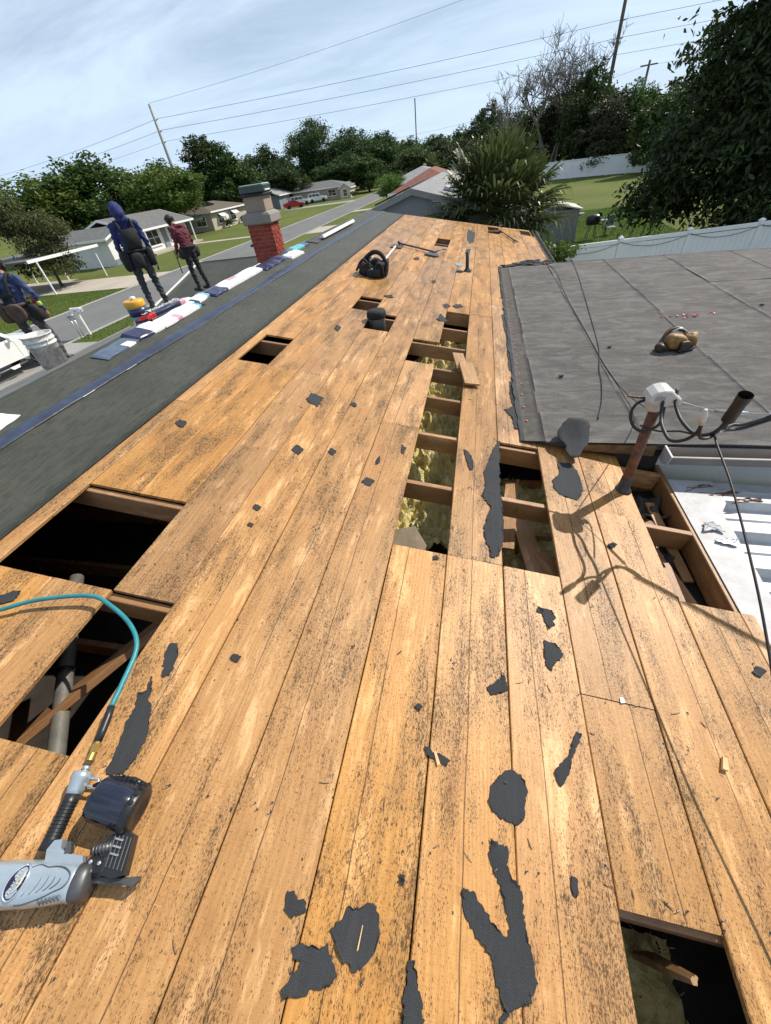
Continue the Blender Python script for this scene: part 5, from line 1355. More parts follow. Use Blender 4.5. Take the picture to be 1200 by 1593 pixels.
# wrapped pack on the chimney top
cz = CZT + .40
rt = thing('shingle_bundle', 'green striped shingle pack resting on top of the chimney', 'shingle bundle', (cx, cy, cz), GRP)
MB().bbox((cx, cy - .02, cz + .012), (.50, .40, .024), .004).build('lower_tier', M['black'], rt)
MB().bbox((cx + .02, cy - .01, cz + .085), (.47, .34, .115), .022).build('wrapper', [plain('grey_green_wrapper', (.045, .06, .06), .3, var=.4, scale=7)], rt)
MB().bbox((cx + .02, cy - .01, cz + .122), (.476, .346, .030), .01).build('green_band', plain('green_wrapper_band', (.015, .085, .048), .35, var=.3), rt)
MB().bbox((cx + .02, cy - .01, cz + .147), (.44, .30, .012), .004).build('pale_band', M['wrap_white'], rt)
MB().bbox((cx + .235, cy - .01, cz + .062), (.05, .22, .03), .008).build('pale_end_label', M['wrap_white'], rt)

# tub and bucket
tub = thing('coil_nail_tub', 'teal tub with yellow lid standing on the ridge by the packs', 'tub', (-3.62, 3.90, RIDGE_Z - .06))
tb = Vector((-3.62, 3.90, RIDGE_Z - .06))
MB().lathe([(.088, 0), (.092, .01), (.096, .18), (.096, .19)], tb, 24).build('tub_body', M['wrap_teal'], tub, True)
MB().lathe([(.0975, .10), (.0975, .175)], tb, 24).build('navy_band', M['wrap_navy'], tub, True)
MB().lathe([(.103, .185), (.105, .19), (.105, .232), (.098, .245), (.09, .247), (.0, .247)], tb, 24).build('tub_lid', plain('yellow_orange_lid', (.66, .33, .02), .4, var=.12), tub, True)
for k in range(3):
    a = -1.9 + k * .45
    MB().bbox(tb + Vector((math.cos(a) * .098, math.sin(a) * .098, .045)), (.034, .004, .034), .001, Euler((0, R(45), a + R(90)))).build('white_diamond', M['print'], tub)
MB().bbox(tb + Vector((0.0, .01, .262)), (.05, .05, .03), .008).build('lid_cap', M['white'], tub)
def lslope_z(x): return ridge0.z + math.tan(LP) * (x - ridge0.x) + .01
bx, by = -5.36, 4.0
bk = thing('bucket', 'white plaster-smeared plastic bucket in front of the leaning worker', 'bucket', (bx, by, lslope_z(bx)))
bb = Vector((bx, by, lslope_z(bx) - .02))
def bucket_mat():
    t = NT('smeared_white_plastic'); c = t.coord('Object'); n_ = t.noise(c, 7, 6, .7); f_ = t.noise(c, 30, 4, .7)
    col = t.mix(t.step(n_, .42, .62), (.72, .71, .68), (.42, .40, .37)); col = t.mix(t.math('MULTIPLY', t.step(f_, .5, .7), .4), col, (.16, .15, .14))
    t.set(col, .55); return t.m
M['bucket'] = bucket_mat()
MB().lathe([(r0 * 1.2, h0 * 1.22) for r0, h0 in [(.115, 0), (.118, .01), (.135, .235), (.143, .238), (.143, .252), (.136, .256), (.137, .275), (.145, .278), (.145, .292), (.139, .296), (.141, .325), (.148, .328), (.148, .340), (.138, .340), (.125, .03), (.0, .02)]], bb, 28).build('bucket_body', M['bucket'], bk, True)
MB().tube([bb + Vector((math.cos(a) * .178, -.02 - math.sin(a) * .16, .36 - .2 * math.sin(a))) for a in [math.pi * k / 14 for k in range(15)]], .003, 6).build('bucket_handle', M['steel'], bk, True)
# ================================================================== PEOPLE
M['blue_cloth'] = plain('royal_blue_knit', (.018, .027, .12), .85, var=.35, scale=9, bump=.4, bscale=24)
M['blue_cloth2'] = plain('faded_blue_shirt', (.034, .050, .13), .85, var=.3, scale=9, bump=.4, bscale=24)
M['maroon'] = plain('maroon_knit', (.105, .012, .026), .85, var=.35, scale=9, bump=.4, bscale=24)
M['pants_grey'] = plain('charcoal_work_trousers', (.040, .041, .046), .9, var=.4, scale=8, bump=.4, bscale=22)
M['pants_black'] = plain('black_work_trousers', (.016, .016, .018), .9, var=.4, scale=8, bump=.4, bscale=22)
M['pants_brown'] = plain('dusty_grey_trousers', (.062, .060, .066), .9, var=.4, scale=8, bump=.4, bscale=22)
M['skin'] = plain('tan_skin', (.33, .165, .095), .55, var=.12, scale=20)
M['hair'] = plain('black_hair', (.010, .009, .009), .5, var=.4, scale=60, bump=.5, bscale=120)
M['boot'] = plain('dark_work_boot', (.03, .026, .022), .7, var=.4)
M['eye'] = plain('dark_eye', (.01, .008, .007), .2)

def capsule(mb, p0, r0, p1, r1, seg=14, flat=None):
    p0 = Vector(p0); p1 = Vector(p1); d = p1 - p0; L = d.length
    d = d.normalized() if L > 1e-6 else Vector((0, 0, 1))
    a = d.orthogonal().normalized(); b = d.cross(a)
    rings = []
    for k in range(1, 5):
        th = math.pi / 2 * (1 - k / 4); rings.append((p0 - d * r0 * math.sin(th), r0 * math.cos(th)))
    for k in range(0, 4):
        th = math.pi / 2 * k / 4; rings.append((p1 + d * r1 * math.sin(th), r1 * math.cos(th)))
    vs = [p0 - d * r0]; fs = []
    for c, rr in rings:
        for k in range(seg):
            an = 2 * math.pi * k / seg; vs.append(c + (a * math.cos(an) + b * math.sin(an)) * max(rr, .0005))
    vs.append(p1 + d * r1); n = len(rings)
    for k in range(seg):
        fs.append((0, 1 + (k + 1) % seg, 1 + k))
        for i in range(n - 1):
            fs.append((1 + i * seg + k, 1 + i * seg + (k + 1) % seg, 1 + (i + 1) * seg + (k + 1) % seg, 1 + (i + 1) * seg + k))
        fs.append((1 + (n - 1) * seg + k, 1 + (n - 1) * seg + (k + 1) % seg, len(vs) - 1))
    if flat:
        c = (p0 + p1) / 2; vs = [Vector((c.x + (v.x - c.x) * flat[0], c.y + (v.y - c.y) * flat[1], c.z + (v.z - c.z) * flat[2])) for v in vs]
    mb.mesh(vs, fs)

def person(label, loc, yaw, J, top, legs, hood=False, hair=True, seed=0):
    """J: joints in the person's frame (x right, y facing, z up).  One continuous remeshed body."""
    root = thing('person', label, 'person', loc, None, yaw)
    Mx = Matrix.Translation(Vector(loc)) @ Matrix.Rotation(yaw, 4, 'Z')
    mats = [top, legs, M['skin'], M['boot'], M['eye'], M['hair']]
    P = []          # p0, r0, p1, r1, material, flatten
    def add(a, ra, b, rb_, m, fl=None):
        k_ = .87 if (m < 2 and ra > .03) else 1.0          # lean build
        P.append((Vector(a), ra * k_, Vector(b), rb_ * k_, m, fl))
    pel, ch, nk, hd = (Vector(J[k]) for k in ('pelvis', 'chest', 'neck', 'head'))
    rt = (Vector(J['shR']) - Vector(J['shL'])).normalized()
    fw = Vector((0, 1, 0)) if 'look' not in J else Vector(J['look']).normalized()
    up = (hd - nk).normalized()
    add(pel - rt * .07, .125, pel + rt * .07, .125, 1); add(pel + Vector((0, 0, .03)) - rt * .06, .12, pel.lerp(ch, .45) + rt * .0, .125, 0)
    add(pel.lerp(ch, .25) - rt * .055, .115, ch - rt * .075, .125, 0); add(pel.lerp(ch, .25) + rt * .055, .115, ch + rt * .075, .125, 0)
    add(ch - rt * .08, .12, ch + rt * .08, .12, 0); add(Vector(J['shL']), .07, Vector(J['shR']), .07, 0); add(ch, .11, nk, .065, 0)
    add(nk - up * .03, .055, nk.lerp(hd, .6), .055, 0 if hood else 2)
    hm = 0 if hood else (5 if hair else 2)
    add(hd + fw * .012 - up * .01, .085, hd - fw * .025 + up * .03, .092, hm)
    add(hd + fw * .035 - up * .055, .060, hd + fw * .03 + up * .02, .072, 2)                  # face and jaw
    add(hd + fw * .098 - up * .005, .012, hd + fw * .108 - up * .03, .016, 2)                 # nose
    add(hd + fw * .094 + up * .022 - rt * .03, .012, hd + fw * .094 + up * .022 + rt * .03, .012, 2)   # brow
    add(hd + fw * .092 - up * .062 - rt * .016, .008, hd + fw * .092 - up * .062 + rt * .016, .008, 2)  # lips
    for s in (-1, 1):
        add(hd + rt * .088 * s - up * .01, .014, hd + rt * .09 * s + up * .022, .018, 0 if hood else 2)     # ears
        add(hd + fw * .094 + up * .006 + rt * .032 * s, .008, hd + fw * .095 + up * .006 + rt * .032 * s, .008, 4)
    if hood:
        add(hd - fw * .035 + up * .015, .122, hd - fw * .055 - up * .04, .116, 0); add(hd - fw * .03 - up * .10, .10, nk - fw * .02, .105, 0); add(hd - fw * .02 + up * .06, .098, hd + fw * .015 + up * .055, .088, 0)
        add(nk - fw * .07 - rt * .05, .06, nk - fw * .07 + rt * .05, .06, 0); add(hd + fw * .055 + up * .095, .030, hd + fw * .06 - up * .02 + rt * .085, .026, 0); add(hd + fw * .055 + up * .095, .030, hd + fw * .06 - up * .02 - rt * .085, .026, 0)
    for s, k in ((-1, 'L'), (1, 'R')):
        sh, el, wr = (Vector(J[a + k]) for a in ('sh', 'el', 'wr'))
        add(sh, .066, sh.lerp(el, .5), .056, 0); add(sh.lerp(el, .5), .056, el, .047, 0); add(el, .047, el.lerp(wr, .35), .046, 0); add(el.lerp(wr, .35), .046, wr, .034, 0)
        # hand: palm, four fingers of unequal length, thumb from the side of the palm
        hdn = (wr - el).normalized(); pr = Vector(J.get('palm' + k, (0, 1, 0))); pr = (pr - hdn * pr.dot(hdn)).normalized(); sd_ = hdn.cross(pr)
        add(wr + hdn * .01, .026, wr + hdn * .075, .030, 2, None); add(wr + hdn * .03 + sd_ * .018, .018, wr + hdn * .08 + sd_ * .026, .016, 2); add(wr + hdn * .03 - sd_ * .018, .018, wr + hdn * .08 - sd_ * .026, .016, 2)
        for q, (o_, L_) in enumerate(((-.028, .062), (-.009, .074), (.010, .070), (.028, .055))):
            b0 = wr + hdn * .088 + sd_ * o_; b1 = b0 + hdn * L_ * .5 + pr * .010; b2 = b1 + hdn * L_ * .35 + pr * .024
            add(b0, .0095, b1, .009, 2); add(b1, .009, b2, .0078, 2)
        t0 = wr + hdn * .035 + sd_ * (-.030 * s); t1 = t0 + hdn * .030 - sd_ * .026 * s + pr * .012; t2 = t1 + hdn * .026 - sd_ * .004 * s + pr * .012
        add(t0, .013, t1, .0115, 2); add(t1, .0115, t2, .009, 2)
        hp, kn, an = (Vector(J[a + k]) for a in ('hp', 'kn', 'an'))
        add(hp, .098, hp.lerp(kn, .5), .085, 1); add(hp.lerp(kn, .5), .085, kn, .066, 1); add(kn, .066, kn.lerp(an, .4), .064, 1); add(kn.lerp(an, .4), .064, an, .052, 1)
        ft_ = Vector(J.get('toe' + k, an + Vector((0, .17, -.05))))
        add(an + Vector((0, -.03, -.045)), .042, an.lerp(ft_, .5) + Vector((0, 0, -.02)), .045, 3); add(an.lerp(ft_, .4) + Vector((0, 0, -.02)), .044, ft_, .036, 3)
    mb = MB()
    for p in P: capsule(mb, *p[:4], flat=p[5])
    me = bpy.data.meshes.new('body'); me.from_pydata(mb.v, [], mb.f)
    tmp = bpy.data.objects.new('tmp', me); COL.objects.link(tmp)
    rm = tmp.modifiers.new('r', 'REMESH'); rm.mode = 'VOXEL'; rm.voxel_size = .0095
    sm = tmp.modifiers.new('s', 'SMOOTH'); sm.factor = .5; sm.iterations = 3
    dg = bpy.context.evaluated_depsgraph_get(); dg.update()
    m2 = bpy.data.meshes.new_from_object(tmp.evaluated_get(dg)); bpy.data.objects.remove(tmp)
    nv = len(m2.vertices); co = np.empty(nv * 3); m2.vertices.foreach_get('co', co); co = co.reshape(-1, 3)
    # cloth folds: small ripples where sleeves, hems and trouser legs bunch up
    best = np.full(nv, 1e9); bm_ = np.zeros(nv, int)
    for p in P:
        a = np.array(p[0]); b = np.array(p[2]); ab = b - a; L2 = max(ab @ ab, 1e-9)
        t_ = np.clip(((co - a) @ ab) / L2, 0, 1); d = np.linalg.norm(co - (a + t_[:, None] * ab), axis=1) - (p[1] + (p[3] - p[1]) * t_)
        bias = -.004 if p[4] == 4 else 0
        k = d + bias < best; best[k] = (d + bias)[k]; bm_[k] = p[4]
    nr = np.empty(nv * 3); m2.vertices.foreach_get('normal', nr); nr = nr.reshape(-1, 3)
    fold = .010 * np.sin(co[:, 2] * 62 + 6 * np.sin(co[:, 0] * 17 + seed) + co[:, 1] * 14) * np.sin(co[:, 2] * 19 + seed + co[:, 0] * 23) * (bm_ < 2) * np.where(co[:, 2] < J['neck'][2] - .02, 1.0, .4)
    co = co + nr * fold[:, None]
    m2.vertices.foreach_set('co', co.ravel())
    me2 = m2
    me2.materials.clear()
    for m_ in mats: me2.materials.append(m_)
    for pl in me2.polygons:
        pl.material_index = int(bm_[pl.vertices[0]]); pl.use_smooth = True
    me2.name = 'body'
    o = bpy.data.objects.new('body', me2); COL.objects.link(o); o.matrix_world = Mx
    o.parent = root; o.matrix_parent_inverse = root.matrix_basis.inverted()
    def part(mb_, name, mat, smooth=True):
        return mb_.build(name, mat, root, smooth, Mx)
    if hair and not hood:
        mb_ = MB(); r_ = random.Random(seed)
        for k in range(240):
            d = Vector((r_.gauss(0, 1), r_.gauss(0, 1), r_.gauss(0, 1))).normalized()
            if d.dot(fw) > .42 or d.dot(up) < -.35: continue
            c = hd - fw * .008 + up * .012 + d * .094; t1 = (up * .6 - fw * .2 + Vector((r_.gauss(0, .4), r_.gauss(0, .4), r_.gauss(0, .4)))).normalized()
            mb_.tube([c - d * .01, c + d * .008 + t1 * .008, c + d * .006 - t1 * .016 - up * .012], [.013, .011, .003], 5)
        part(mb_, 'hair', M['hair'])
    return root, part, J

def belt_and_pouches(part, pel, mats, items):
    pel = Vector(pel)
    part(MB().tube([pel + Vector((math.cos(a) * .185, math.sin(a) * .145, .10)) for a in [2 * math.pi * k / 20 for k in range(21)]], .024, 8, cap=False), 'belt', mats[0])
    for (nm, x, y, z, s, rz, m_) in items:
        o = lump((0, 0, 0), s, int(abs(x * 100)) + len(nm), m_, house, nm, (0, 0, rz), .06)
        me = o.data; bpy.data.objects.remove(o)
        mb_ = MB(); mb_.mesh([v.co + pel + Vector((x, y, z)) for v in me.vertices], [tuple(p.vertices) for p in me.polygons])
        part(mb_, nm, m_)

# hooded worker in blue, seen from behind, by the ridge packs
w1 = Vector((-6.02, 7.1, 0)); w1.z = lslope_z(w1.x)
J1 = dict(pelvis=(0, 0, .90), chest=(0, .01, 1.24), neck=(0, .03, 1.42), head=(0, .06, 1.54), shL=(-.185, .0, 1.36), shR=(.185, .0, 1.36),
          elL=(-.235, .05, 1.08), wrL=(-.19, .26, .96), elR=(.245, -.02, 1.07), wrR=(.275, .10, .83), palmR=(0, .6, .1), palmL=(1, 0, 0),
          hpL=(-.095, 0, .86), hpR=(.095, 0, .86), knL=(-.12, .06, .47), knR=(.115, .03, .47), anL=(-.14, .0, .09), anR=(.14, -.03, .09), look=(-.1, 1, -.18))
r1, part1, _ = person('person in a blue hoodie with hood up and black tool pouches, standing at the ridge', w1, R(52), J1, M['blue_cloth'], M['pants_grey'], hood=True, seed=3)
belt_and_pouches(part1, (0, 0, .90), [M['blackfab']], [('pouch', -.215, -.02, -.03, (.15, .23, .31), 0, M['blackfab']), ('pouch', .205, -.03, -.02, (.13, .21, .29), 0, M['blackfab']), ('back_pouch', -.05, -.15, -.04, (.20, .11, .24), 0, M['blackfab']), ('red_tool', .235, .05, -.02, (.05, .05, .16), 0, plain('dark_red_tool', (.14, .012, .012), .5))])
for s in (-1, 1):
    part1(MB().tube(smooth_path([(.11 * s, -.115, .99), (.10 * s, -.135, 1.15), (.11 * s, -.125, 1.32), (.12 * s, -.04, 1.425), (.115 * s, .08, 1.37), (.10 * s, .125, 1.2), (.10 * s, .135, 1.0)], 5), .022, 6), 'harness_strap', M['blackfab'])
part1(MB().bbox((0, -.138, 1.17), (.26, .05, .30), .025), 'vest_back', M['blackfab'])
text_mesh('10', .07, plain('grey_print', (.22, .22, .25), .7), r1, Matrix.Translation(w1) @ Matrix.Rotation(R(52), 4, 'Z') @ Matrix.Translation((0, -.162, 1.2)) @ Matrix.Rotation(R(90), 4, 'X'), .0006)
part1(MB().tube([(.29, .12, .72), (.285, .16, .64)], .016, 8), 'hammer_head', M['dark_steel'])
part1(MB().tube([(.235, .03, .92), (.25, .05, .70)], .012, 8), 'hammer_handle', M['white'])

# worker in maroon, looking down
w2 = Vector((-6.98, 10.0, 0)); w2.z = max(lslope_z(w2.x), gz(w2.y)) + .01
J2 = dict(pelvis=(0, 0, .87), chest=(0, .06, 1.19), neck=(0, .15, 1.355), head=(0, .235, 1.45), shL=(-.175, .08, 1.30), shR=(.175, .08, 1.30),
          elL=(-.215, .10, 1.02), wrL=(-.17, .24, .84), elR=(.225, .02, 1.03), wrR=(.21, .18, .86), palmR=(-1, 0, 0), palmL=(1, 0, 0),
          hpL=(-.09, 0, .84), hpR=(.09, 0, .84), knL=(-.10, .05, .46), knR=(.10, -.02, .45), anL=(-.11, .0, .09), anR=(.12, -.10, .09), look=(.1, .75, -.7))
r2, part2, _ = person('person in a maroon hoodie and black trousers looking down near the chimney', w2, R(78), J2, M['maroon'], M['pants_black'], hair=True, seed=7)
part2(MB().tube(smooth_path([(-.10, .06, 1.33), (0, .03, 1.36), (.10, .06, 1.33), (.07, .16, 1.32), (-.07, .16, 1.32), (-.10, .06, 1.33)], 5), .034, 8), 'lowered_hood', M['maroon'])
belt_and_pouches(part2, (0, 0, .84), [M['blackfab']], [('pouch', .20, -.02, -.03, (.13, .18, .22), 0, M['blackfab']), ('pouch', -.20, .03, -.02, (.12, .18, .22), 0, M['blackfab'])])
part2(MB().tube([(-.165, .31, .90), (-.15, .33, .70), (-.135, .36, .42)], .013, 8), 'pry_bar', M['dark_steel'])
part2(MB().tube([(.205, .22, .74), (.20, .24, .60)], .012, 6), 'hammer_handle', M['black'])

# worker in faded blue at the left edge, back turned, braces and brown pouches
w3 = Vector((-7.30, 5.48, 0)); w3.z = lslope_z(w3.x)
J3 = dict(pelvis=(0, 0, .86), chest=(-.01, .08, 1.18), neck=(-.01, .15, 1.345), head=(-.02, .22, 1.45), shL=(-.185, .09, 1.29), shR=(.18, .09, 1.29),
          elL=(-.30, .03, 1.03), wrL=(-.26, .18, .82), elR=(.33, .03, 1.07), wrR=(.30, .10, .82), palmR=(-1, .3, 0), palmL=(1, 0, 0),
          hpL=(-.10, 0, .82), hpR=(.10, 0, .82), knL=(-.17, .10, .45), knR=(.19, .07, .45), anL=(-.20, .0, .09), anR=(.23, -.02, .09), look=(-.1, .9, -.45))
r3, part3, _ = person('person in a faded blue shirt with brown tool pouches, back turned, at left edge', w3, R(20), J3, M['blue_cloth2'], M['pants_brown'], hair=True, seed=9)
M['pouch_brown'] = plain('brown_suede_pouch', (.075, .045, .032), .8, var=.4, scale=10, bump=.4, bscale=40)
belt_and_pouches(part3, (0, .0, .86), [M['pouch_brown']], [('pouch', .02, -.14, .0, (.26, .11, .27), 0, M['pouch_brown']), ('pouch', -.21, -.03, .0, (.15, .20, .28), 0, M['pouch_brown']), ('pouch', .24, .0, -.04, (.17, .20, .26), 0, M['blackfab']), ('red_tool', .27, .06, .11, (.06, .08, .14), 0, plain('red_tool_grip', (.42, .02, .015), .45)), ('tape_measure', .33, .03, .06, (.06, .07, .07), 0, plain('yellow_green_tape', (.42, .45, .04), .45))])
for s in (-1, 1):
    part3(MB().tube(smooth_path([(.07 * s, -.118, .98), (.06 * s, -.085, 1.12), (.09 * s, -.045, 1.26), (.12 * s, .06, 1.365), (.12 * s, .17, 1.29)], 5), .024, 6), 'brace_strap', M['blackfab'])
part3(MB().bbox((0, -.095, 1.10), (.20, .03, .07), .012), 'brace_plate', M['blackfab'])

# ================================================================== VEHICLES
M['paint_white'] = plain('glossy_white_paint', (.72, .73, .70), .18, var=.03, scale=2, spec=.6)
M['paint_red'] = plain('glossy_red_paint', (.36, .012, .018), .2, var=.06, scale=2, spec=.6)
M['glass'] = plain('dark_tinted_glass', (.012, .015, .017), .06, var=.1, spec=.8)
M['tyre'] = plain('black_tyre', (.014, .014, .014), .85, var=.2)
M['chrome'] = plain('bright_trim', (.6, .6, .6), .2, .9, .1)
M['lamp'] = plain('clear_headlamp', (.55, .56, .56), .1, var=.05)
M['lamp_red'] = plain('red_tail_lamp', (.32, .01, .01), .2, var=.05)
def wheel(root, Mx, x, y, r, w, out):
    s = out
    Mw = Matrix.Rotation(R(90), 3, 'Y')
    ty = MB().lathe([(r * .62, -w / 2), (r * .95, -w / 2), (r, -w * .36), (r, w * .36), (r * .95, w / 2), (r * .62, w / 2)], (x, y, r), 22, Mw).build('wheel', M['tyre'], root, True, Mx)
    MB().lathe([(r * .60, w * .40 * s), (r * .55, w * .47 * s), (r * .48, w * .34 * s), (r * .2, w * .36 * s), (r * .15, w * .45 * s), (0.001, w * .45 * s)], (x, y, r), 16, Mw).build('rim', M['chrome'], ty, False, Mx)
def car(name, label, cat, loc, yaw, L, Wd, prof_low, prof_glass, paint, wx, wr, group=None, pickup=False, ride=.0):
    """prof_low: body outline (y,z), prof_glass: greenhouse outline (y,z); y forward"""
    root = thing(name, label, cat, loc, group, yaw)
    Mx = Matrix.Translation(Vector(loc)) @ Matrix.Rotation(yaw, 4, 'Z')
    # body: side outline lofted across the width with tumblehome and wheel arches cut as a polygon
    def side_poly(prof):
        return prof
    def loft_side(prof, stations, mat, nm, par, smooth=False):
        n = len(prof); vs = []; fs = []
        zc = sum(p[1] for p in prof) / n; yc = sum(p[0] for p in prof) / n
        for (x, k) in stations:
            vs += [(x, yc + (y - yc) * k, zc + (z - zc) * k) for y, z in prof]
        m = len(stations)
        for i in range(m - 1):
            fs += [(i * n + a, i * n + (a + 1) % n, (i + 1) * n + (a + 1) % n, (i + 1) * n + a) for a in range(n)]
        fs += [tuple(range(n)), tuple((m - 1) * n + a for a in range(n))[::-1]]
        o = MB().mesh(vs, fs).build(nm, mat, par, smooth, Mx)
        o.modifiers.new('t', 'TRIANGULATE')
        return o
    h = Wd / 2
    body = loft_side(prof_low, [(-h, .965), (-h + .05, .99), (-h + .14, 1), (h - .14, 1), (h - .05, .99), (h, .965)], paint, 'body', root)
    g = prof_glass; zb = min(p[1] for p in g); zt = max(p[1] for p in g)
    n = len(g); vs = []
    def xin(z): return h - .06 - (z - zb) / (zt - zb) * .16
    cab = MB()
    vs = [(-xin(z), y, z) for y, z in g] + [(xin(z), y, z) for y, z in g]
    cab.mesh(vs, [tuple(range(n))[::-1], tuple(range(n, 2 * n))] + [(a, (a + 1) % n, n + (a + 1) % n, n + a) for a in range(n)])
    cabin = cab.build('cabin', paint, root, False, Mx)
    return root, Mx, body, cabin, xin, h
def side_window(cabin, Mx, xin, pts, sgn):
    poly = [Vector(((xin(z) + .006) * sgn, y, z)) for y, z in pts]
    MB().prism(poly, (.006 * sgn, 0, 0)).build('window', M['glass'], cabin, False, Mx)
def end_glass(cabin, Mx, xin, y0, z0, y1, z1, nm):
    a, b = xin(z0) - .06, xin(z1) - .06
    d = Vector((0, (z1 - z0), -(y1 - y0))).normalized() * .008
    if d.y * (1 if nm == 'windscreen' else -1) < 0: d = -d
    MB().prism([Vector((-a, y0, z0)), Vector((a, y0, z0)), Vector((b, y1, z1)), Vector((-b, y1, z1))], d).build(nm, M['glass'], cabin, False, Mx)
def arch_profile(pts_top, L, zb, wy, wr):
    """lower outline with two wheel arches; front is +y"""
    out = list(pts_top)          # from rear-bottom over the top to front-bottom
    def arc(yc):
        return [(yc + wr * 1.16 * math.cos(t_), wr * .95 + wr * 1.16 * math.sin(t_)) for t_ in [math.pi * k / 8 for k in range(9)] if wr * .95 + wr * 1.16 * math.sin(t_) >= zb - .001]
    for yc in sorted(wy, reverse=True):
        out += [(yc + wr * 1.18, zb)] + arc(yc) + [(yc - wr * 1.18, zb)]
    return out
# white pickup on the driveway at the left edge
TL = Vector((-18.95, 11.2, .012))
low = arch_profile([(-2.85, .55), (-2.88, .75), (-2.86, 1.16), (-2.80, 1.20), (-.62, 1.20), (1.30, 1.19), (1.95, 1.16), (2.62, 1.08), (2.82, .98), (2.88, .70), (2.84, .50)], 5.75, .50, (-1.75, 1.95), .39)
gl = [(-.68, 1.18), (-.60, 1.80), (-.42, 1.88), (.62, 1.88), (.80, 1.82), (1.42, 1.18)]
tr, TM, tb_, tc_, xin, h = car('pickup_truck', 'white crew cab pickup truck parked on the driveway at left', 'pickup truck', TL, 0, 5.75, 1.98, low, gl, M['paint_white'], None, .39)
for s in (-1, 1):
    side_window(tc_, TM, xin, [(-.56, 1.25), (-.50, 1.76), (.08, 1.78), (.08, 1.25)], s); side_window(tc_, TM, xin, [(.16, 1.25), (.16, 1.78), (.66, 1.76), (1.16, 1.25)], s)
    for yy in (-.62, .12, 1.22):
        MB().box((s * (h + .0), yy, .86), (.006, .010, .60)).build('door_seam', M['black'], tb_, False, TM)
    for yy in (-.02, .78 - .62):
        pass
    for yy in (-.46, .30):
        MB().bbox((s * (h + .012), yy, 1.06), (.03, .19, .035), .01).build('door_handle', M['chrome'], tb_, False, TM)
    MB().bbox((s * (h + .10), 1.06, 1.26), (.16, .12, .19), .03).build('mirror', M['paint_white'], tc_, False, TM)
    st = MB(); st.tube([(s * .86, -.75, .42), (s * .99, -.72, .36), (s * .99, 1.2, .36), (s * .86, 1.23, .42)], .04, 8); st.build('side_step', M['dark_steel'], tr, True, TM)
    for yy in (-.30, .62):
        MB().prism([Vector((s * 1.0, yy - .22, .40)), Vector((s * 1.0, yy + .22, .40)), Vector((s * 1.06, yy + .15, .30)), Vector((s * 1.06, yy - .15, .30))], (s * .03, 0, 0)).build('step_pad', M['dark_steel'], tr, False, TM)
    wheel(tr, TM, s * .86, -1.75, .39, .26, s); wheel(tr, TM, s * .86, 1.95, .39, .26, s)
    MB().bbox((s * .76, 2.80, .92), (.34, .12, .18), .03).build('headlight', M['lamp'], tb_, False, TM)
    MB().bbox((s * .90, -2.83, .98), (.12, .10, .34), .02).build('tail_light', M['lamp_red'], tb_, False, TM)
end_glass(tc_, TM, xin, 1.38, 1.25, .84, 1.78, 'windscreen'); end_glass(tc_, TM, xin, -.665, 1.3, -.61, 1.74, 'rear_window')
MB().bbox((0, -1.74, 1.08), (1.56, 2.0, .26), .01).build('bed_cover', M['plastic_black'], tr, False, TM)
MB().bbox((0, 2.86, .56), (1.9, .16, .26), .05).build('bumper', M['chrome'], tr, False, TM)
MB().bbox((0, 2.85, .86), (1.1, .10, .26), .02).build('grille', M['plastic_black'], tr, False, TM)

def small_car(name, label, cat, loc, yaw, kind_, paint):
    if kind_ == 'suv':
        low = arch_profile([(-2.2, .45), (-2.24, .9), (-2.2, 1.08), (.9, 1.06), (1.9, .98), (2.2, .85), (2.25, .5)], 4.5, .40, (-1.35, 1.40), .35)
        gl = [(-2.18, 1.05), (-2.02, 1.62), (-1.8, 1.68), (.35, 1.68), (1.05, 1.05)]
        wins = [[(-2.0, 1.12), (-1.88, 1.56), (-1.2, 1.6), (-1.2, 1.12)], [(-1.12, 1.12), (-1.12, 1.6), (-.35, 1.6), (-.35, 1.12)], [(-.27, 1.12), (-.27, 1.6), (.28, 1.58), (.8, 1.12)]]
        rr, wy = .35, (-1.35, 1.40)
    else:
        low = arch_profile([(-2.2, .42), (-2.24, .75), (-2.15, .94), (-1.3, .97), (.9, .93), (1.9, .80), (2.18, .66), (2.22, .42)], 4.5, .32, (-1.3, 1.35), .32)
        gl = [(-1.75, .94), (-1.0, 1.36), (-.2, 1.40), (.15, 1.37), (1.05, .92)]
        wins = [[(-1.4, 1.0), (-.95, 1.30), (-.55, 1.33), (-.55, 1.0)], [(-.47, 1.0), (-.47, 1.33), (.1, 1.31), (.75, 1.0)]]
        rr, wy = .32, (-1.3, 1.35)
    rt_, Mx, b_, c_, xin, h = car(name, label, cat, loc, yaw, 4.5, 1.8, low, gl, paint, None, rr)
    for s in (-1, 1):
        for w in wins: side_window(c_, Mx, xin, w, s)
        for yy in wy: wheel(rt_, Mx, s * .78, yy, rr, .22, s)
        MB().bbox((s * .68, 2.14, .66), (.3, .12, .14), .03).build('headlight', M['lamp'], b_, False, Mx)
        MB().bbox((s * .72, -2.18, .82), (.26, .1, .14), .03).build('tail_light', M['lamp_red'], b_, False, Mx)
        MB().bbox((s * (h + .07), .78, 1.02), (.14, .09, .11), .02).build('mirror', paint, c_, False, Mx)
    f = gl[-1]; t_ = gl[-2]; end_glass(c_, Mx, xin, f[0] - .03, f[1] + .08, t_[0] + .06, t_[1] - .07, 'windscreen')
    f = gl[0]; t_ = gl[1]; end_glass(c_, Mx, xin, f[0] + .04, f[1] + .09, t_[0] - .03, t_[1] - .06, 'rear_window')
    return rt_
small_car('parked_car', 'red car parked on the far lawn across the street', 'car', (-39.3, 98.2, .01), R(-58), 'sedan', M['paint_red'])
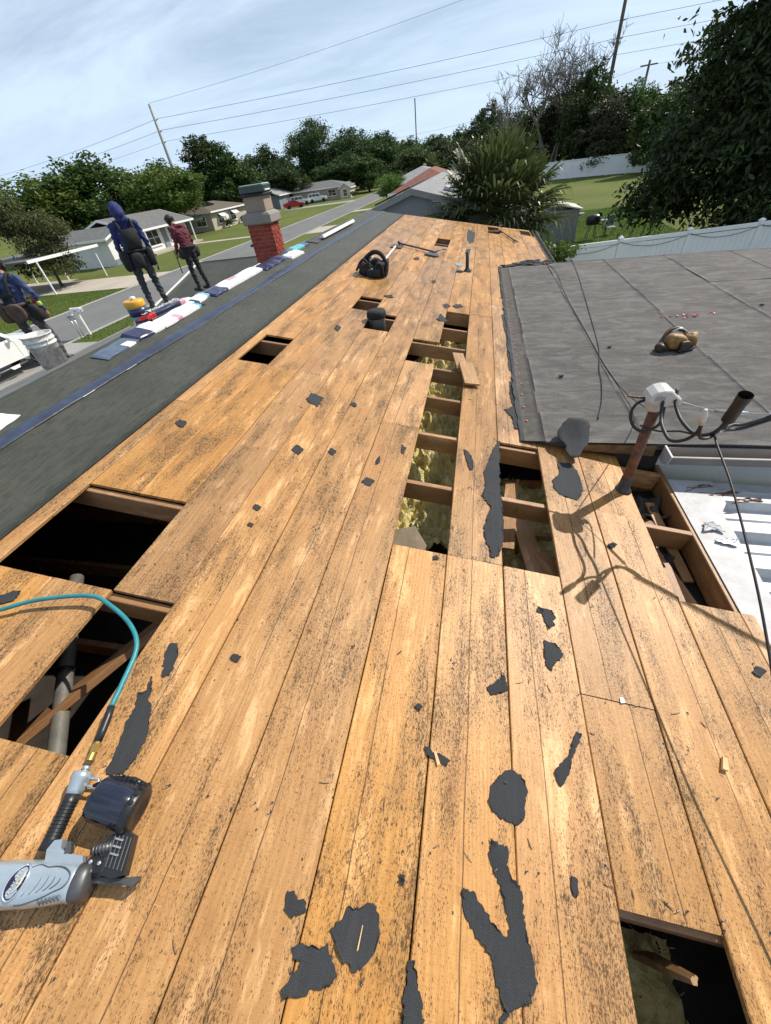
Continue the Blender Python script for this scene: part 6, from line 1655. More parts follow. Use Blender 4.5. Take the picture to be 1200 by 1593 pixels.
small_car('parked_car', 'white hatchback behind the red car across the street', 'car', (-40.6, 105.5, .01), R(-70), 'suv', M['paint_white'])
small_car('parked_suv', 'white SUV parked beside the far gabled house', 'SUV', (-37.6, 109.2, .01), R(-75), 'suv', M['paint_white'])

# ================================================================== STREET FURNITURE
mbx = thing('mailbox', 'white mailbox and paper box on posts beside the street', 'mailbox', (-19.05, 16.6, 0))
MB().bbox((-19.0, 16.75, .58), (.10, .10, 1.16), .01).build('post', M['white'], mbx)
mb = MB(); n = 10
prof = [(-.09, 0), (.09, 0), (.09, .13)] + [(.09 * math.cos(a), .13 + .075 * math.sin(a)) for a in [math.pi * k / 8 for k in range(1, 8)]] + [(-.09, .13)]
mb.prism([Vector((-19.28, 16.75 + a, 1.06 + b)) for a, b in prof], (.62, 0, 0)); mb.build('mailbox_body', M['white'], mbx)
MB().bbox((-18.64, 16.75, 1.14), (.012, .15, .15), .004).build('mailbox_door', M['white_dirty'], mbx)
text_mesh('376', .10, M['black'], mbx, Matrix.Translation((-19.0, 16.655, 1.13)) @ Matrix.Rotation(R(90), 4, 'X'), .001)
for dx in (-.12, .10):
    MB().tube([(-18.95 + dx, 16.25, 0), (-18.95 + dx, 16.25, .92)], .018, 8).build('stake', M['steel'], mbx, True)
MB().bbox((-18.96, 16.25, .99), (.36, .14, .20), .02).build('paper_box', M['steel'], mbx)
text_mesh('376', .08, M['black'], mbx, Matrix.Translation((-18.96, 16.172, 1.0)) @ Matrix.Rotation(R(90), 4, 'X'), .001)

M['pole'] = plain('grey_brown_pole_timber', (.11, .085, .065), .9, var=.35, scale=4, bump=.3)
M['pole_pale'] = plain('pale_concrete_pole', (.34, .335, .32), .8, var=.15, scale=4)
M['wire'] = plain('dark_aluminium_wire', (.06, .06, .065), .5, .4)
poles = {}
def upole(label, x, y, h, r, mat, arms=()):
    t_ = thing('utility_pole', label, 'utility pole', (x, y, 0))
    MB().tube([(x, y, -.2), (x, y, h * .5), (x, y, h)], [r, r * .8, r * .6], 12).build('pole_shaft', mat, t_, True)
    for z in arms:
        MB().tube([(x, y, z - .1), (x + .55, y - .1, z), (x + .6, y - .1, z)], [.07, .05, .05], 8).build('insulator_arm', M['dark_steel'], t_, True)
        MB().lathe([(.05, -.05), (.09, -.03), (.05, 0), (.09, .03), (.05, .06)], (x + .62, y - .1, z), 10).build('insulator', M['pole_pale'], t_, True)
    return t_
upole('tall pale steel utility pole rising over the tan house', -56.1, 85, 16.7, .34, M['pole_pale'], (14.8, 13.4, 12.0))
upole('shorter dark timber pole beside the tall pale pole', -53.6, 87, 11.2, .22, M['pole'], ())
pr = upole('tall dark utility pole cut by the top edge, beside the bare tree', 19.8, 100, 24.9, .36, M['pole'], (16.9, 15.1))
p2 = upole('short dark pole with a transformer left of the big right tree', 24.0, 95, 11.8, .27, M['pole'], ())
MB().lathe([(.0, -.5), (.24, -.48), (.26, -.4), (.26, .4), (.22, .48), (.0, .5)], (23.6, 94.7, 9.6), 14).build('transformer', M['steel'], p2, True)
MB().bbox((24.0, 95, 11.3), (2.4, .14, .16), .02).build('crossarm', M['pole'], p2)
def span(label, pts, r=.03):
    mb = MB()
    for a, b, sag in pts:
        mb.tube(catenary(a, b, sag, 30), r, 5)
    return tag(mb.build('power_line', M['wire'], None), label, 'power line')
span('topmost power line sagging between the tall poles', [((-55.5, 84.9, 14.9), (20.4, 99.9, 16.95), .3), ((20.4, 99.9, 16.95), (100, 103, 18.0), .4), ((-55.5, 84.9, 14.9), (-140, 116, 14.0), .6)], .022)
span('second power line below the topmost between the tall poles', [((-55.5, 84.9, 13.5), (20.4, 99.9, 15.15), .3), ((20.4, 99.9, 15.15), (100, 103, 16.2), .4), ((-55.5, 84.9, 13.5), (-140, 116, 12.6), .6)], .022)
span('lowest power line between the tall poles', [((-55.5, 84.9, 12.1), (20.4, 99.9, 13.4), .35), ((20.4, 99.9, 13.4), (100, 103, 14.0), .4), ((-55.5, 84.9, 12.1), (-140, 116, 11.2), .6)], .020)
span('high thin static wire at the very top of the sky', [((-56.1, 85, 16.8), (19.8, 100, 24.8), .8)], .016)
span('low service wire running left of the short transformer pole', [((24.0, 95, 11.3), (-20, 110, 8.5), .8), ((24.0, 95, 11.3), (80, 92, 11.5), .5)], .014)
o = MB().tube([(-30, 235, 0), (-30, 235, 24)], .25, 6).build('antenna_mast', M['dark_steel'], None); tag(o, 'thin antenna mast far behind the trees', 'antenna')

# ================================================================== OTHER HOUSES
M['roof_grey'] = felt_material('grey_shingle_roof', (.105, .105, .105), (.165, .163, .16), .9, .5)
M['roof_light'] = felt_material('light_grey_shingle_roof', (.20, .20, .205), (.28, .28, .28), .85, .4)
M['roof_brown'] = felt_material('brown_shingle_roof', (.085, .068, .052), (.14, .115, .09), .9, .5)
M['roof_red'] = felt_material('rust_red_roof', (.17, .065, .045), (.24, .095, .066), .9, .5)
M['wall_white'] = plain('white_house_paint', (.72, .72, .70), .8, var=.06, scale=1.5)
M['wall_grey'] = plain('grey_blue_wall_paint', (.20, .22, .25), .8, var=.08, scale=1.5)
M['wall_tan'] = plain('tan_wall_paint', (.40, .36, .28), .8, var=.08, scale=1.5)
M['wall_cream'] = plain('cream_wall_paint', (.60, .52, .38), .8, var=.08, scale=1.5)
M['awning'] = plain('white_aluminium_awning', (.70, .70, .68), .5, var=.08)
def bwindow(par, c, w, h, axis, grid=(2, 2), sill=True):
    """window on a wall facing +-x or +-y; c = centre on the wall face; axis = outward unit vector"""
    ax_ = Vector(axis); tx = Vector((0, 0, 1)).cross(ax_)
    def bx(off, su, sz, depth, mat, nm, p, dn=0):
        cc = Vector(c) + tx * off[0] + Vector((0, 0, off[1])) + ax_ * dn
        s = (abs(tx.x) * su + abs(ax_.x) * depth, abs(tx.y) * su + abs(ax_.y) * depth, sz)
        return MB().box(cc, s).build(nm, mat, p)
    wn_ = bx((0, 0), w, h, .03, M['glass'], 'window', par, .012)
    for q in (-1, 1):
        bx((q * (w / 2 + .04), 0), .08, h + .16, .07, M['white'], 'frame', wn_, .02); bx((0, q * (h / 2 + .04)), w, .08, .07, M['white'], 'frame', wn_, .02)
    for k in range(1, grid[0]): bx((-w / 2 + w * k / grid[0], 0), .045, h, .05, M['white'], 'mullion', wn_, .016)
    for k in range(1, grid[1]): bx((0, -h / 2 + h * k / grid[1]), w, .045, .045, M['white'], 'mullion', wn_, .016)
    if sill: bx((0, -h / 2 - .11), w + .2, .06, .14, M['white'], 'sill', wn_, .05)
    return wn_
def gable_roof(par, x0, x1, y0, y1, ze, zr, along, mat, trim=M['white'], over=.45, th=.1):
    """gable roof; along = 'x' or 'y' ridge direction"""
    if along == 'y':
        xm = (x0 + x1) / 2; k = (zr - ze) / (xm - x0)
        for s, xe in ((-1, x0 - over), (1, x1 + over)):
            a = Vector((xe, y0 - over, ze - over * k)); b = Vector((xm, y0 - over, zr))
            r0 = MB().prism([a, b, b + Vector((0, 0, th)), a + Vector((0, 0, th))], (0, y1 - y0 + 2 * over, 0)).build('roof', mat, par)
            MB().prism([a + Vector((s * .0, 0, -.10)), a + Vector((s * .05, 0, -.10)), a + Vector((s * .05, 0, th)), a + Vector((0, 0, th))], (0, y1 - y0 + 2 * over, 0)).build('fascia', trim, r0)
            for yy in (y0 - over - .04, y1 + over):
                MB().prism([Vector((a.x, yy, a.z - .09)), Vector((b.x, yy, b.z - .09)), Vector((b.x, yy, b.z + th)), Vector((a.x, yy, a.z + th))], (0, .04, 0)).build('rake_trim', trim, r0)
        return
    ym = (y0 + y1) / 2; k = (zr - ze) / (ym - y0)
    for s, ye in ((-1, y0 - over), (1, y1 + over)):
        a = Vector((x0 - over, ye, ze - over * k)); b = Vector((x0 - over, ym, zr))
        r0 = MB().prism([a, b, b + Vector((0, 0, th)), a + Vector((0, 0, th))], (x1 - x0 + 2 * over, 0, 0)).build('roof', mat, par)
        MB().prism([a + Vector((0, 0, -.10)), a + Vector((0, s * .05, -.10)), a + Vector((0, s * .05, th)), a + Vector((0, 0, th))], (x1 - x0 + 2 * over, 0, 0)).build('fascia', trim, r0)
        for xx in (x0 - over - .04, x1 + over):
            MB().prism([Vector((xx, a.y, a.z - .09)), Vector((xx, b.y, b.z - .09)), Vector((xx, b.y, b.z + th)), Vector((xx, a.y, a.z + th))], (.04, 0, 0)).build('rake_trim', trim, r0)
def hip_roof(par, x0, x1, y0, y1, ze, zr, mat, over=.5, trim=M['white']):
    x0 -= over; x1 += over; y0 -= over; y1 += over
    w = min(x1 - x0, y1 - y0) / 2
    if (y1 - y0) >= (x1 - x0): ra, rb2 = Vector(((x0 + x1) / 2, y0 + w, zr)), Vector(((x0 + x1) / 2, y1 - w, zr))
    else: ra, rb2 = Vector((x0 + w, (y0 + y1) / 2, zr)), Vector((x1 - w, (y0 + y1) / 2, zr))
    c = [Vector((x0, y0, ze)), Vector((x1, y0, ze)), Vector((x1, y1, ze)), Vector((x0, y1, ze))]
    if (y1 - y0) >= (x1 - x0): F = [[c[0], c[1], ra], [c[1], c[2], rb2, ra], [c[2], c[3], rb2], [c[3], c[0], ra, rb2]]
    else: F = [[c[0], c[1], rb2, ra], [c[1], c[2], rb2], [c[2], c[3], ra, rb2], [c[3], c[0], ra]]
    mb_ = MB()
    for f in F: mb_.face(f)
    mb_.face([q - Vector((0, 0, .02)) for q in c])
    r0 = mb_.build('roof', mat, par)
    for a, b in zip(c, c[1:] + c[:1]):
        d = (b - a).normalized(); nrm = Vector((d.y, -d.x, 0)) * .05
        MB().prism([a - Vector((0, 0, .18)), b - Vector((0, 0, .18)), b + Vector((0, 0, .01)), a + Vector((0, 0, .01))], nrm).build('fascia', trim, r0)

# white house with porch across the street
wh = thing('house', 'white single-storey house with grey roof across the street, left', 'house', (-41, 48, 0))
MB().box((-41.2, 43.0, 1.2), (7.8, 4.8, 2.4)).build('wall', M['wall_white'], wh)
MB().prism([(-45.1, 40.62, 2.4), (-45.1, 45.38, 2.4), (-45.1, 43.0, 3.05)], (7.78, 0, 0)).build('gable_wall', M['wall_white'], wh)
MB().box((-41.6, 50.6, 1.2), (7.2, 10.4, 2.4)).build('wall', M['wall_white'], wh)
gable_roof(wh, -45.1, -37.3, 40.6, 45.4, 2.4, 3.1, 'x', M['roof_grey'])
gable_roof(wh, -45.2, -37.3, 45.4, 55.8, 2.45, 3.65, 'y', M['roof_grey'])
bwindow(wh, (-37.98, 48.2, 1.4), 3.0, 1.35, (1, 0, 0), (3, 2)); bwindow(wh, (-37.28, 42.2, 1.35), 1.2, 1.1, (1, 0, 0)); bwindow(wh, (-37.98, 52.6, 1.4), 1.6, 1.2, (1, 0, 0))
MB().box((-37.97, 50.9, 1.05), (.06, .95, 2.05)).build('door', M['wall_grey'], wh)
MB().box((-37.0, 50.5, .09), (2.0, 10.0, .18)).build('porch_slab', M['concrete'], wh)
MB().box((-37.27, 43.0, .28), (.03, 4.7, .5)).build('base_band', M['wall_grey'], wh)
for yy in (46.2, 51.4, 55.4):
    MB().bbox((-36.9, yy, 1.2), (.12, .12, 2.3), .01).build('porch_post', M['white'], wh)
cp = thing('carport', 'white flat carport roof on slim posts left of the white house', 'carport', (-37, 31, 0))
MB().bbox((-37.6, 31.4, 2.30), (8.6, 7.2, .12), .03).build('carport_roof', M['roof_grey'], cp)
MB().bbox((-33.25, 31.4, 2.28), (.08, 7.3, .2), .01).build('fascia', M['white'], cp)
for x, y in ((-33.6, 34.7), (-32.9, 28.2), (-37.8, 34.5), (-37.2, 28.2), (-41.6, 34.5), (-41.4, 28.2)):
    MB().bbox((x, y, 1.12), (.10, .10, 2.24), .01).build('carport_post', M['white'], cp)
# tan house with awnings
tn = thing('house', 'tan house with brown hip roof and white window awnings', 'house', (-45, 74, 0))
MB().box((-45.2, 74.4, 1.2), (7.2, 12.0, 2.4)).build('wall', M['wall_tan'], tn); hip_roof(tn, -48.8, -41.6, 68.4, 80.4, 2.4, 3.5, M['roof_brown'])
def awning(par, c, w, axis, d=.8):
    ax_ = Vector(axis); tx = Vector((0, 0, 1)).cross(ax_); c = Vector(c)
    for k in range(6):
        a = c + tx * (-w / 2 + w * k / 6 + .01); b = a + tx * (w / 6 - .02)
        MB().prism([a, b, b + ax_ * d - Vector((0, 0, .55)), a + ax_ * d - Vector((0, 0, .55))], (0, 0, .02)).build('awning_slat', M['awning'], par)
for c, axv in (((-43.6, 68.38, 1.35), (0, -1, 0)), ((-41.58, 71.2, 1.35), (1, 0, 0)), ((-41.58, 75.4, 1.35), (1, 0, 0))):
    w_ = bwindow(tn, c, 1.7, 1.2, axv); awning(w_, Vector(c) + Vector(axv) * .06 + Vector((0, 0, .75)), 1.9, axv)
MB().box((-41.57, 73.3, 1.0), (.06, .9, 2.0)).build('door', M['wall_white'], tn)
MB().bbox((-44.0, 72.0, 3.33), (1.6, 3.0, .06), .01, Euler((0, R(16), 0))).build('solar_panel', M['glass'], tn)
# blue garage, gabled cream house, further houses down the street
bg = thing('house', 'slate blue garage with pale roof behind the chimney', 'house', (-46, 106, 0))
MB().box((-47.2, 106, 1.25), (5.6, 6.6, 2.5)).build('wall', M['wall_grey'], bg); gable_roof(bg, -50, -44.4, 102.7, 109.3, 2.5, 3.5, 'y', M['roof_light'])
MB().box((-44.38, 106, 1.1), (.05, 2.6, 2.1)).build('garage_door', M['wall_grey'], bg)
ch_ = thing('house', 'far grey-roofed house with a cream gable at the street bend', 'house', (-36, 114, 0))
MB().box((-38.0, 115.5, 1.15), (13, 8, 2.3)).build('wall', M['wall_tan'], ch_); hip_roof(ch_, -44.5, -31.5, 111.5, 119.5, 2.3, 3.5, M['roof_grey'])
MB().prism([(-32.3, 110.2, 0), (-29.8, 110.2, 0), (-29.8, 110.2, 1.9), (-31.05, 110.2, 2.75), (-32.3, 110.2, 1.9)], (0, 4.5, 0)).build('porch_gable', M['wall_cream'], ch_)
gable_roof(ch_, -32.3, -29.8, 110.2, 114.6, 1.95, 2.75, 'y', M['roof_grey'], over=.25)
bwindow(ch_, (-34.6, 111.48, 1.3), 1.8, 1.1, (0, -1, 0)); bwindow(ch_, (-31.05, 110.18, 1.0), .8, 1.2, (0, -1, 0)); bwindow(ch_, (-38.6, 111.48, 1.3), 1.6, 1.1, (0, -1, 0))
# next-door house straight ahead
nh = thing('house', 'next house ahead with grey gable wall and pale grey roof', 'house', (-2.6, 26, 0))
MB().box((-2.56, 26.5, 1.25), (8.2, 16.6, 2.5)).build('wall', M['wall_grey'], nh)
MB().prism([(-6.66, 18.15, 2.5), (1.54, 18.15, 2.5), (1.54, 18.15, 2.55), (-2.56, 18.15, 3.72), (-6.66, 18.15, 2.55)], (0, 16.6, 0)).build('gable_wall', M['wall_grey'], nh)
gable_roof(nh, -6.66, 1.54, 18.2, 34.8, 2.62, 3.78, 'y', M['roof_light'], M['roof_light'], .25)
def on_nroof(x, y): return Vector((x, y, 3.78 + .1 - abs(x + 2.56) * (1.16 / 4.1)))
MB().bbox(on_nroof(-1.1, 20.4) + Vector((0, 0, .08)), (.9, .7, .14), .03, Euler((0, R(15.8), 0))).build('skylight', M['white_dirty'], nh)
for k in range(5):
    MB().bbox(on_nroof(-3.5, 19.6 + k * 1.15) + Vector((0, 0, .05)), (1.5, 1.05, .05), .01, Euler((0, R(-15.8), 0))).build('solar_panel', M['glass'], nh)
rh = thing('house', 'house with rust red roof beyond the next house', 'house', (-5, 50, 0))
MB().box((-5.0, 51, 1.3), (6, 12, 2.6)).build('wall', M['wall_tan'], rh); hip_roof(rh, -8.0, -2.0, 45, 57, 2.6, 3.95, M['roof_red'])
ah = thing('house', 'low house with pale roof left of the rust red roof', 'house', (-10, 75, 0))
MB().box((-9.0, 76, 1.25), (9, 12, 2.5)).build('wall', M['wall_white'], ah); hip_roof(ah, -13.5, -4.5, 70, 82, 2.5, 3.9, M['roof_light'])
bh_ = thing('house', 'house with dark roof and white eaves beyond the far vinyl fence', 'house', (22, 92, 0))
MB().box((22, 92, 1.3), (12, 8, 2.6)).build('wall', M['wall_white'], bh_); hip_roof(bh_, 16, 28, 88, 96, 2.6, 3.9, M['roof_grey'])

# ================================================================== FENCES, SHED, YARD
M['vinyl'] = plain('white_vinyl', (.78, .79, .80), .45, var=.05, scale=1.5)
def vinyl_fence(label, a, b, npan, h=1.85):
    a = Vector(a); b = Vector(b); d = (b - a) / npan; ang = math.atan2(d.y, d.x)
    t_ = thing('vinyl_fence', label, 'fence', (a + b) / 2)
    for k in range(npan + 1):
        p = a + d * k
        ps = MB().bbox(p + Vector((0, 0, h / 2 + .02)), (.13, .13, h + .04), .008, Euler((0, 0, ang))).build('post', M['vinyl'], t_)
        MB().box(p + Vector((0, 0, h + .07)), (.16, .16, .06), Euler((0, 0, ang)), 0, .35).build('post_cap', M['vinyl'], ps)
        if k < npan:
            m = p + d * .5; L = d.length - .13
            MB().bbox(m + Vector((0, 0, h - .06)), (L, .055, .12), .008, Euler((0, 0, ang))).build('rail', M['vinyl'], t_)
            MB().bbox(m + Vector((0, 0, .12)), (L, .055, .14), .008, Euler((0, 0, ang))).build('rail', M['vinyl'], t_)
            nb = 12; bwid = L / nb
            for q in range(nb):
                c = p + d.normalized() * (.065 + bwid * (q + .5))
                MB().box(c + Vector((0, 0, h / 2 + .02)), (bwid - .006, .03, h - .32), Euler((0, 0, ang))).build('board', M['vinyl'], t_)
    return t_
vf = vinyl_fence('near white vinyl fence with a hanging cord behind the flat roof', (2.5, 16.55, 0), (22.1, 19.75, 0), 9)
def fpt(s): return Vector((2.5, 16.55, 0)).lerp(Vector((22.1, 19.75, 0)), s)
mb = MB()
for k in range(9):
    mb.tube([p + Vector((.01, -.09, 0)) for p in catenary(fpt(k / 9) + Vector((0, 0, 1.78)), fpt((k + 1) / 9) + Vector((0, 0, 1.78)), .20, 12)], .008, 5)
tag(mb.build('light_string', M['black'], None), 'dark cord swagged along the near white fence', 'light string')
vinyl_fence('far white vinyl fence at the back of the yard', (2.0, 86.5, 0), (30.0, 68.5, 0), 13, 2.1)
sh = thing('shed', 'small metal garden shed with pale ribbed roof beside the palm', 'shed', (4.6, 30, 0))
M['shed_wall'] = plain('grey_ribbed_shed_wall', (.28, .29, .30), .6, .2, .1)
M['shed_roof'] = plain('pale_ribbed_metal_roof', (.62, .58, .50), .5, .15, .12)
for k in range(16):
    MB().bbox((3.85 + k * .105, 28.9, .75), (.085, .03, 1.5), .008).build('wall_rib', M['shed_wall'], sh)
MB().box((4.64, 30.1, .78), (1.66, 2.36, 1.56)).build('wall', M['shed_wall'], sh)
for k in range(14):
    yy = 28.8 + k * .195
    MB().prism([Vector((3.70, yy, 1.98)), Vector((5.62, yy, 1.52)), Vector((5.62, yy, 1.56)), Vector((3.70, yy, 2.02))], (0, .14, 0)).build('roof_rib', M['shed_roof'], sh)
MB().prism([Vector((3.72, 28.8, 1.95)), Vector((5.60, 28.8, 1.50)), Vector((5.60, 28.8, 1.525)), Vector((3.72, 28.8, 1.985))], (0, 2.7, 0)).build('roof_sheet', M['shed_roof'], sh)
gr_ = thing('barbecue', 'black barbecue grill on the lawn beside the metal shed', 'barbecue', (6.35, 29.2, 0))
MB().lathe([(.02, -.22), (.30, -.2), (.34, 0), (.32, .16), (.2, .26), (.02, .29)], (6.35, 29.2, .92), 16, Matrix(((1.25, 0, 0), (0, .9, 0), (0, 0, 1)))).build('lid_and_bowl', M['plastic_black'], gr_, True)
for x, y in ((6.1, 29.0), (6.6, 29.0), (6.1, 29.4), (6.6, 29.4)):
    MB().tube([(x, y, 0), (x * .5 + 3.175, y, .78)], .022, 6).build('leg', M['dark_steel'], gr_)
MB().bbox((6.92, 29.2, .88), (.35, .4, .03), .006).build('side_shelf', M['steel'], gr_)
yc = thing('garden_chair', 'grey garden chair on the lawn right of the barbecue', 'chair', (7.5, 29.9, 0))
MB().bbox((7.5, 29.9, .42), (.5, .5, .05), .02).build('seat', M['steel'], yc); MB().bbox((7.5, 30.16, .72), (.5, .04, .5), .02, Euler((R(-10), 0, 0))).build('backrest', M['steel'], yc)
for x, y in ((7.28, 29.68), (7.72, 29.68), (7.28, 30.12), (7.72, 30.12)):
    MB().tube([(x, y, 0), (x, y, .42)], .018, 6).build('leg', M['dark_steel'], yc)
bb_ = thing('bird_bath', 'pale bird bath beside the shed roof on the lawn', 'bird bath', (6.2, 33.5, 0))
MB().lathe([(.2, 0), (.18, .06), (.08, .12), (.07, .6), (.12, .68), (.40, .78), (.44, .84), (.40, .84), (.1, .76), (.0, .75)], (6.2, 33.5, 0), 18).build('basin', M['concrete_grey'], bb_, True)
# ================================================================== VEGETATION
def leaf_material(name, a, b, trans=.25, rough=.6):
    t = NT(name); oi = t.n('ShaderNodeObjectInfo'); g = t.n('ShaderNodeNewGeometry')
    c = t.coord('Object')
    n_ = t.noise(c, .55, 4, .6)
    col = t.mix(t.step(n_, .3, .7), a, b)
    col = t.mix(t.math('MULTIPLY', g.outputs['Random Per Island'], .65), col, tuple(x * 1.55 for x in b))
    hs = t.n('ShaderNodeHueSaturation'); t.l(col, hs.inputs['Color'])
    t.l(t.math('ADD', .8, t.math('MULTIPLY', oi.outputs['Random'], .4)), hs.inputs['Value'])
    t.l(t.math('ADD', .485, t.math('MULTIPLY', oi.outputs['Random'], .03)), hs.inputs['Hue'])
    t.set(hs.outputs[0], rough, 0, .35)
    tr = t.n('ShaderNodeBsdfTranslucent'); t.l(hs.outputs[0], tr.inputs[0])
    mx = t.n('ShaderNodeMixShader'); mx.inputs[0].default_value = trans
    t.l(t.p.outputs[0], mx.inputs[1]); t.l(tr.outputs[0], mx.inputs[2]); t.l(mx.outputs[0], t.out.inputs[0])
    return t.m
M['leaf_dark'] = leaf_material('dark_evergreen_leaves', (.020, .040, .011), (.044, .074, .018), .3)
M['leaf_mid'] = leaf_material('mid_green_leaves', (.030, .060, .013), (.058, .098, .020))
M['leaf_bright'] = leaf_material('bright_green_leaves', (.055, .105, .016), (.095, .155, .026), .35)
M['leaf_olive'] = leaf_material('reddish_olive_leaves', (.044, .056, .018), (.085, .092, .032))
M['leaf_grey'] = leaf_material('grey_green_vine_leaves', (.034, .038, .020), (.066, .066, .034))
M['leaf_shade'] = leaf_material('shade_painted_glossy_leaves', (.010, .019, .0055), (.028, .044, .010), .22, .5)  # leaf colour darkened so the crown's inner shade is painted in
M['leaf_palm'] = leaf_material('palm_frond_green', (.050, .074, .024), (.085, .118, .040), .28, .4)
M['leaf_dead'] = leaf_material('dry_tan_fronds', (.16, .105, .045), (.24, .165, .075), .2, .7)
M['bark'] = plain('grey_brown_bark', (.085, .066, .050), .95, var=.4, scale=6, bump=.6, bscale=14)
M['bark_pale'] = plain('bleached_grey_bark', (.17, .15, .13), .95, var=.3, scale=6, bump=.4, bscale=14)

def np_mesh(name, V, F, mat):
    """V (n,3) array, F (m,k) array of equal-size faces"""
    me = bpy.data.meshes.new(name); V = np.asarray(V, dtype=np.float32); F = np.asarray(F, dtype=np.int32)
    k = F.shape[1]
    me.vertices.add(len(V)); me.vertices.foreach_set('co', V.ravel())
    me.loops.add(F.size); me.loops.foreach_set('vertex_index', F.ravel())
    me.polygons.add(len(F)); me.polygons.foreach_set('loop_start', np.arange(0, F.size, k, dtype=np.int32)); me.polygons.foreach_set('loop_total', np.full(len(F), k, dtype=np.int32))
    me.materials.append(mat); me.update(calc_edges=True); me.validate()
    return me
def leaves(centres, size, r_, droop=.0, aspect=.5, jit=.35):
    """rhombic leaf blades (two triangles folded on the midrib) around the given centres"""
    n = len(centres)
    d = r_.normal(size=(n, 3)); d[:, 2] = d[:, 2] * .7 - droop; d /= np.linalg.norm(d, axis=1)[:, None]
    q = r_.normal(size=(n, 3)); s = np.cross(d, q); s /= np.linalg.norm(s, axis=1)[:, None] + 1e-9
    nn = np.cross(d, s)
    L = size * (1 + jit * r_.uniform(-1, 1, n))[:, None]; w = L * aspect * .5
    a = centres - d * L * .5; b = centres + s * w + nn * L * .10; c = centres + d * L * .5; e = centres - s * w + nn * L * .10
    V = np.stack([a, b, c, e], 1).reshape(-1, 3)
    i = np.arange(n)[:, None] * 4
    F = np.concatenate([i + np.array([[0, 1, 2]]), i + np.array([[0, 2, 3]])], 1).reshape(-1, 3)
    return V, F
def crown_points(lobes, nclump, per, r_, clump_r, shell=.55):
    """lobes: (cx,cy,cz,rx,ry,rz); clumps sit mostly near the lobe surface, leaving gaps between them"""
    w = np.array([l[3] * l[4] * l[5] for l in lobes]) ** (2 / 3); w /= w.sum()
    P = []
    for li in r_.choice(len(lobes), nclump, p=w):
        l = lobes[li]; d = r_.normal(size=3); d /= np.linalg.norm(d)
        if d[2] < -.55: d[2] *= .4
        rad = shell + (1 - shell) * r_.uniform() ** .6
        rad *= 1 + .16 * math.sin(5 * d[0] + li) * math.cos(4 * d[1] + 2 * li)
        c = np.array(l[:3]) + d * np.array(l[3:]) * rad
        cr = clump_r * r_.uniform(.55, 1.3)
        k = int(per * r_.uniform(.5, 1.4))
        P.append(c + r_.normal(size=(k, 3)) * cr * np.array([1, 1, .62]) * .6)
    return np.concatenate(P)
def limbs(base_r, H, targets, r_, fork=.35):
    mb = MB()
    tp_ = Vector((r_.uniform(-.2, .2), r_.uniform(-.2, .2), H * fork))
    mb.tube([(0, 0, -.15), tp_ * .5 + Vector((r_.uniform(-.1, .1), 0, 0)), tp_], [base_r * 1.25, base_r * .95, base_r * .8], 9)
    for t_ in targets:
        t_ = Vector(t_); m = tp_.lerp(t_, .5) + Vector((r_.uniform(-.3, .3), r_.uniform(-.3, .3), r_.uniform(.0, .4)))
        mb.tube(smooth_path([tp_ * .92, m, t_], 4), [base_r * .55] * 3 + [base_r * .42] * 2 + [base_r * .3] * 2 + [base_r * .12] * 2, 6)
        for k in range(2):
            e_ = t_ + Vector((r_.uniform(-1, 1), r_.uniform(-1, 1), r_.uniform(-.2, .8))) * H * .10
            mb.tube([m.lerp(t_, .4), m.lerp(e_, .7), e_], [base_r * .28, base_r * .18, base_r * .06], 5)
    return mb
TREE_PROTO = {}
def tree_proto(key, H, Rr, seed, mat, nclump=300, per=50, leaf=.40, style='round'):
    r_ = np.random.RandomState(seed)
    lobes = []
    if style == 'tall':
        for k in range(9):
            z = H * (.16 + .76 * k / 8); rr = Rr * (.55 + .45 * math.sin(math.pi * (.25 + .65 * k / 8)))
            lobes.append((r_.uniform(-.35, .35) * Rr, r_.uniform(-.35, .35) * Rr, z, rr * .62, rr * .62, H * .12))
    else:
        lobes.append((0, 0, H * .52, Rr * .64, Rr * .64, H * .32))
        for k in range(12):
            a = 2 * math.pi * k / 12 * 2.6 + r_.uniform(-.3, .3); q = r_.uniform(.42, .68)
            lobes.append((math.cos(a) * Rr * q, math.sin(a) * Rr * q, H * r_.uniform(.22, .80), Rr * r_.uniform(.30, .48), Rr * r_.uniform(.30, .48), H * r_.uniform(.12, .21)))
        lobes.append((r_.uniform(-.2, .2) * Rr, r_.uniform(-.2, .2) * Rr, H * .84, Rr * .40, Rr * .40, H * .15))
    P = crown_points(lobes, nclump, per, r_, Rr * .17)
    zmax = P[:, 2].max(); P[:, 2] *= H / zmax
    V, F = leaves(P, leaf, r_, .1)
    cm = np_mesh('crown', V, F, mat)
    tm = limbs(.035 * H * .6, H, [(l[0], l[1], l[2]) for l in lobes[1:8]], r_)
    TREE_PROTO[key] = (cm, tm, H, Rr)
def bark_mesh(mb, mat):
    me = bpy.data.meshes.new('trunk'); me.from_pydata(mb.v, [], mb.f); me.materials.append(mat)
    me.polygons.foreach_set('use_smooth', [True] * len(me.polygons)); me.update()
    return me
tree_proto('roundA', 10, 4.6, 11, M['leaf_dark']); tree_proto('roundB', 10, 4.6, 12, M['leaf_mid']); tree_proto('roundC', 10, 4.6, 13, M['leaf_bright'])
tree_proto('tallA', 12, 3.6, 14, M['leaf_dark'], 300, 48, .40, 'tall'); tree_proto('olive', 7, 3.8, 15, M['leaf_olive'], 330, 50, .25); tree_proto('vine', 9, 2.8, 16, M['leaf_grey'], 320, 50, .27, 'tall')
tree_proto('bigA', 16, 8.0, 17, M['leaf_dark'], 620, 54, .48)
for k_, v_ in list(TREE_PROTO.items()):
    TREE_PROTO[k_] = (v_[0], bark_mesh(v_[1], M['bark']), v_[2], v_[3])
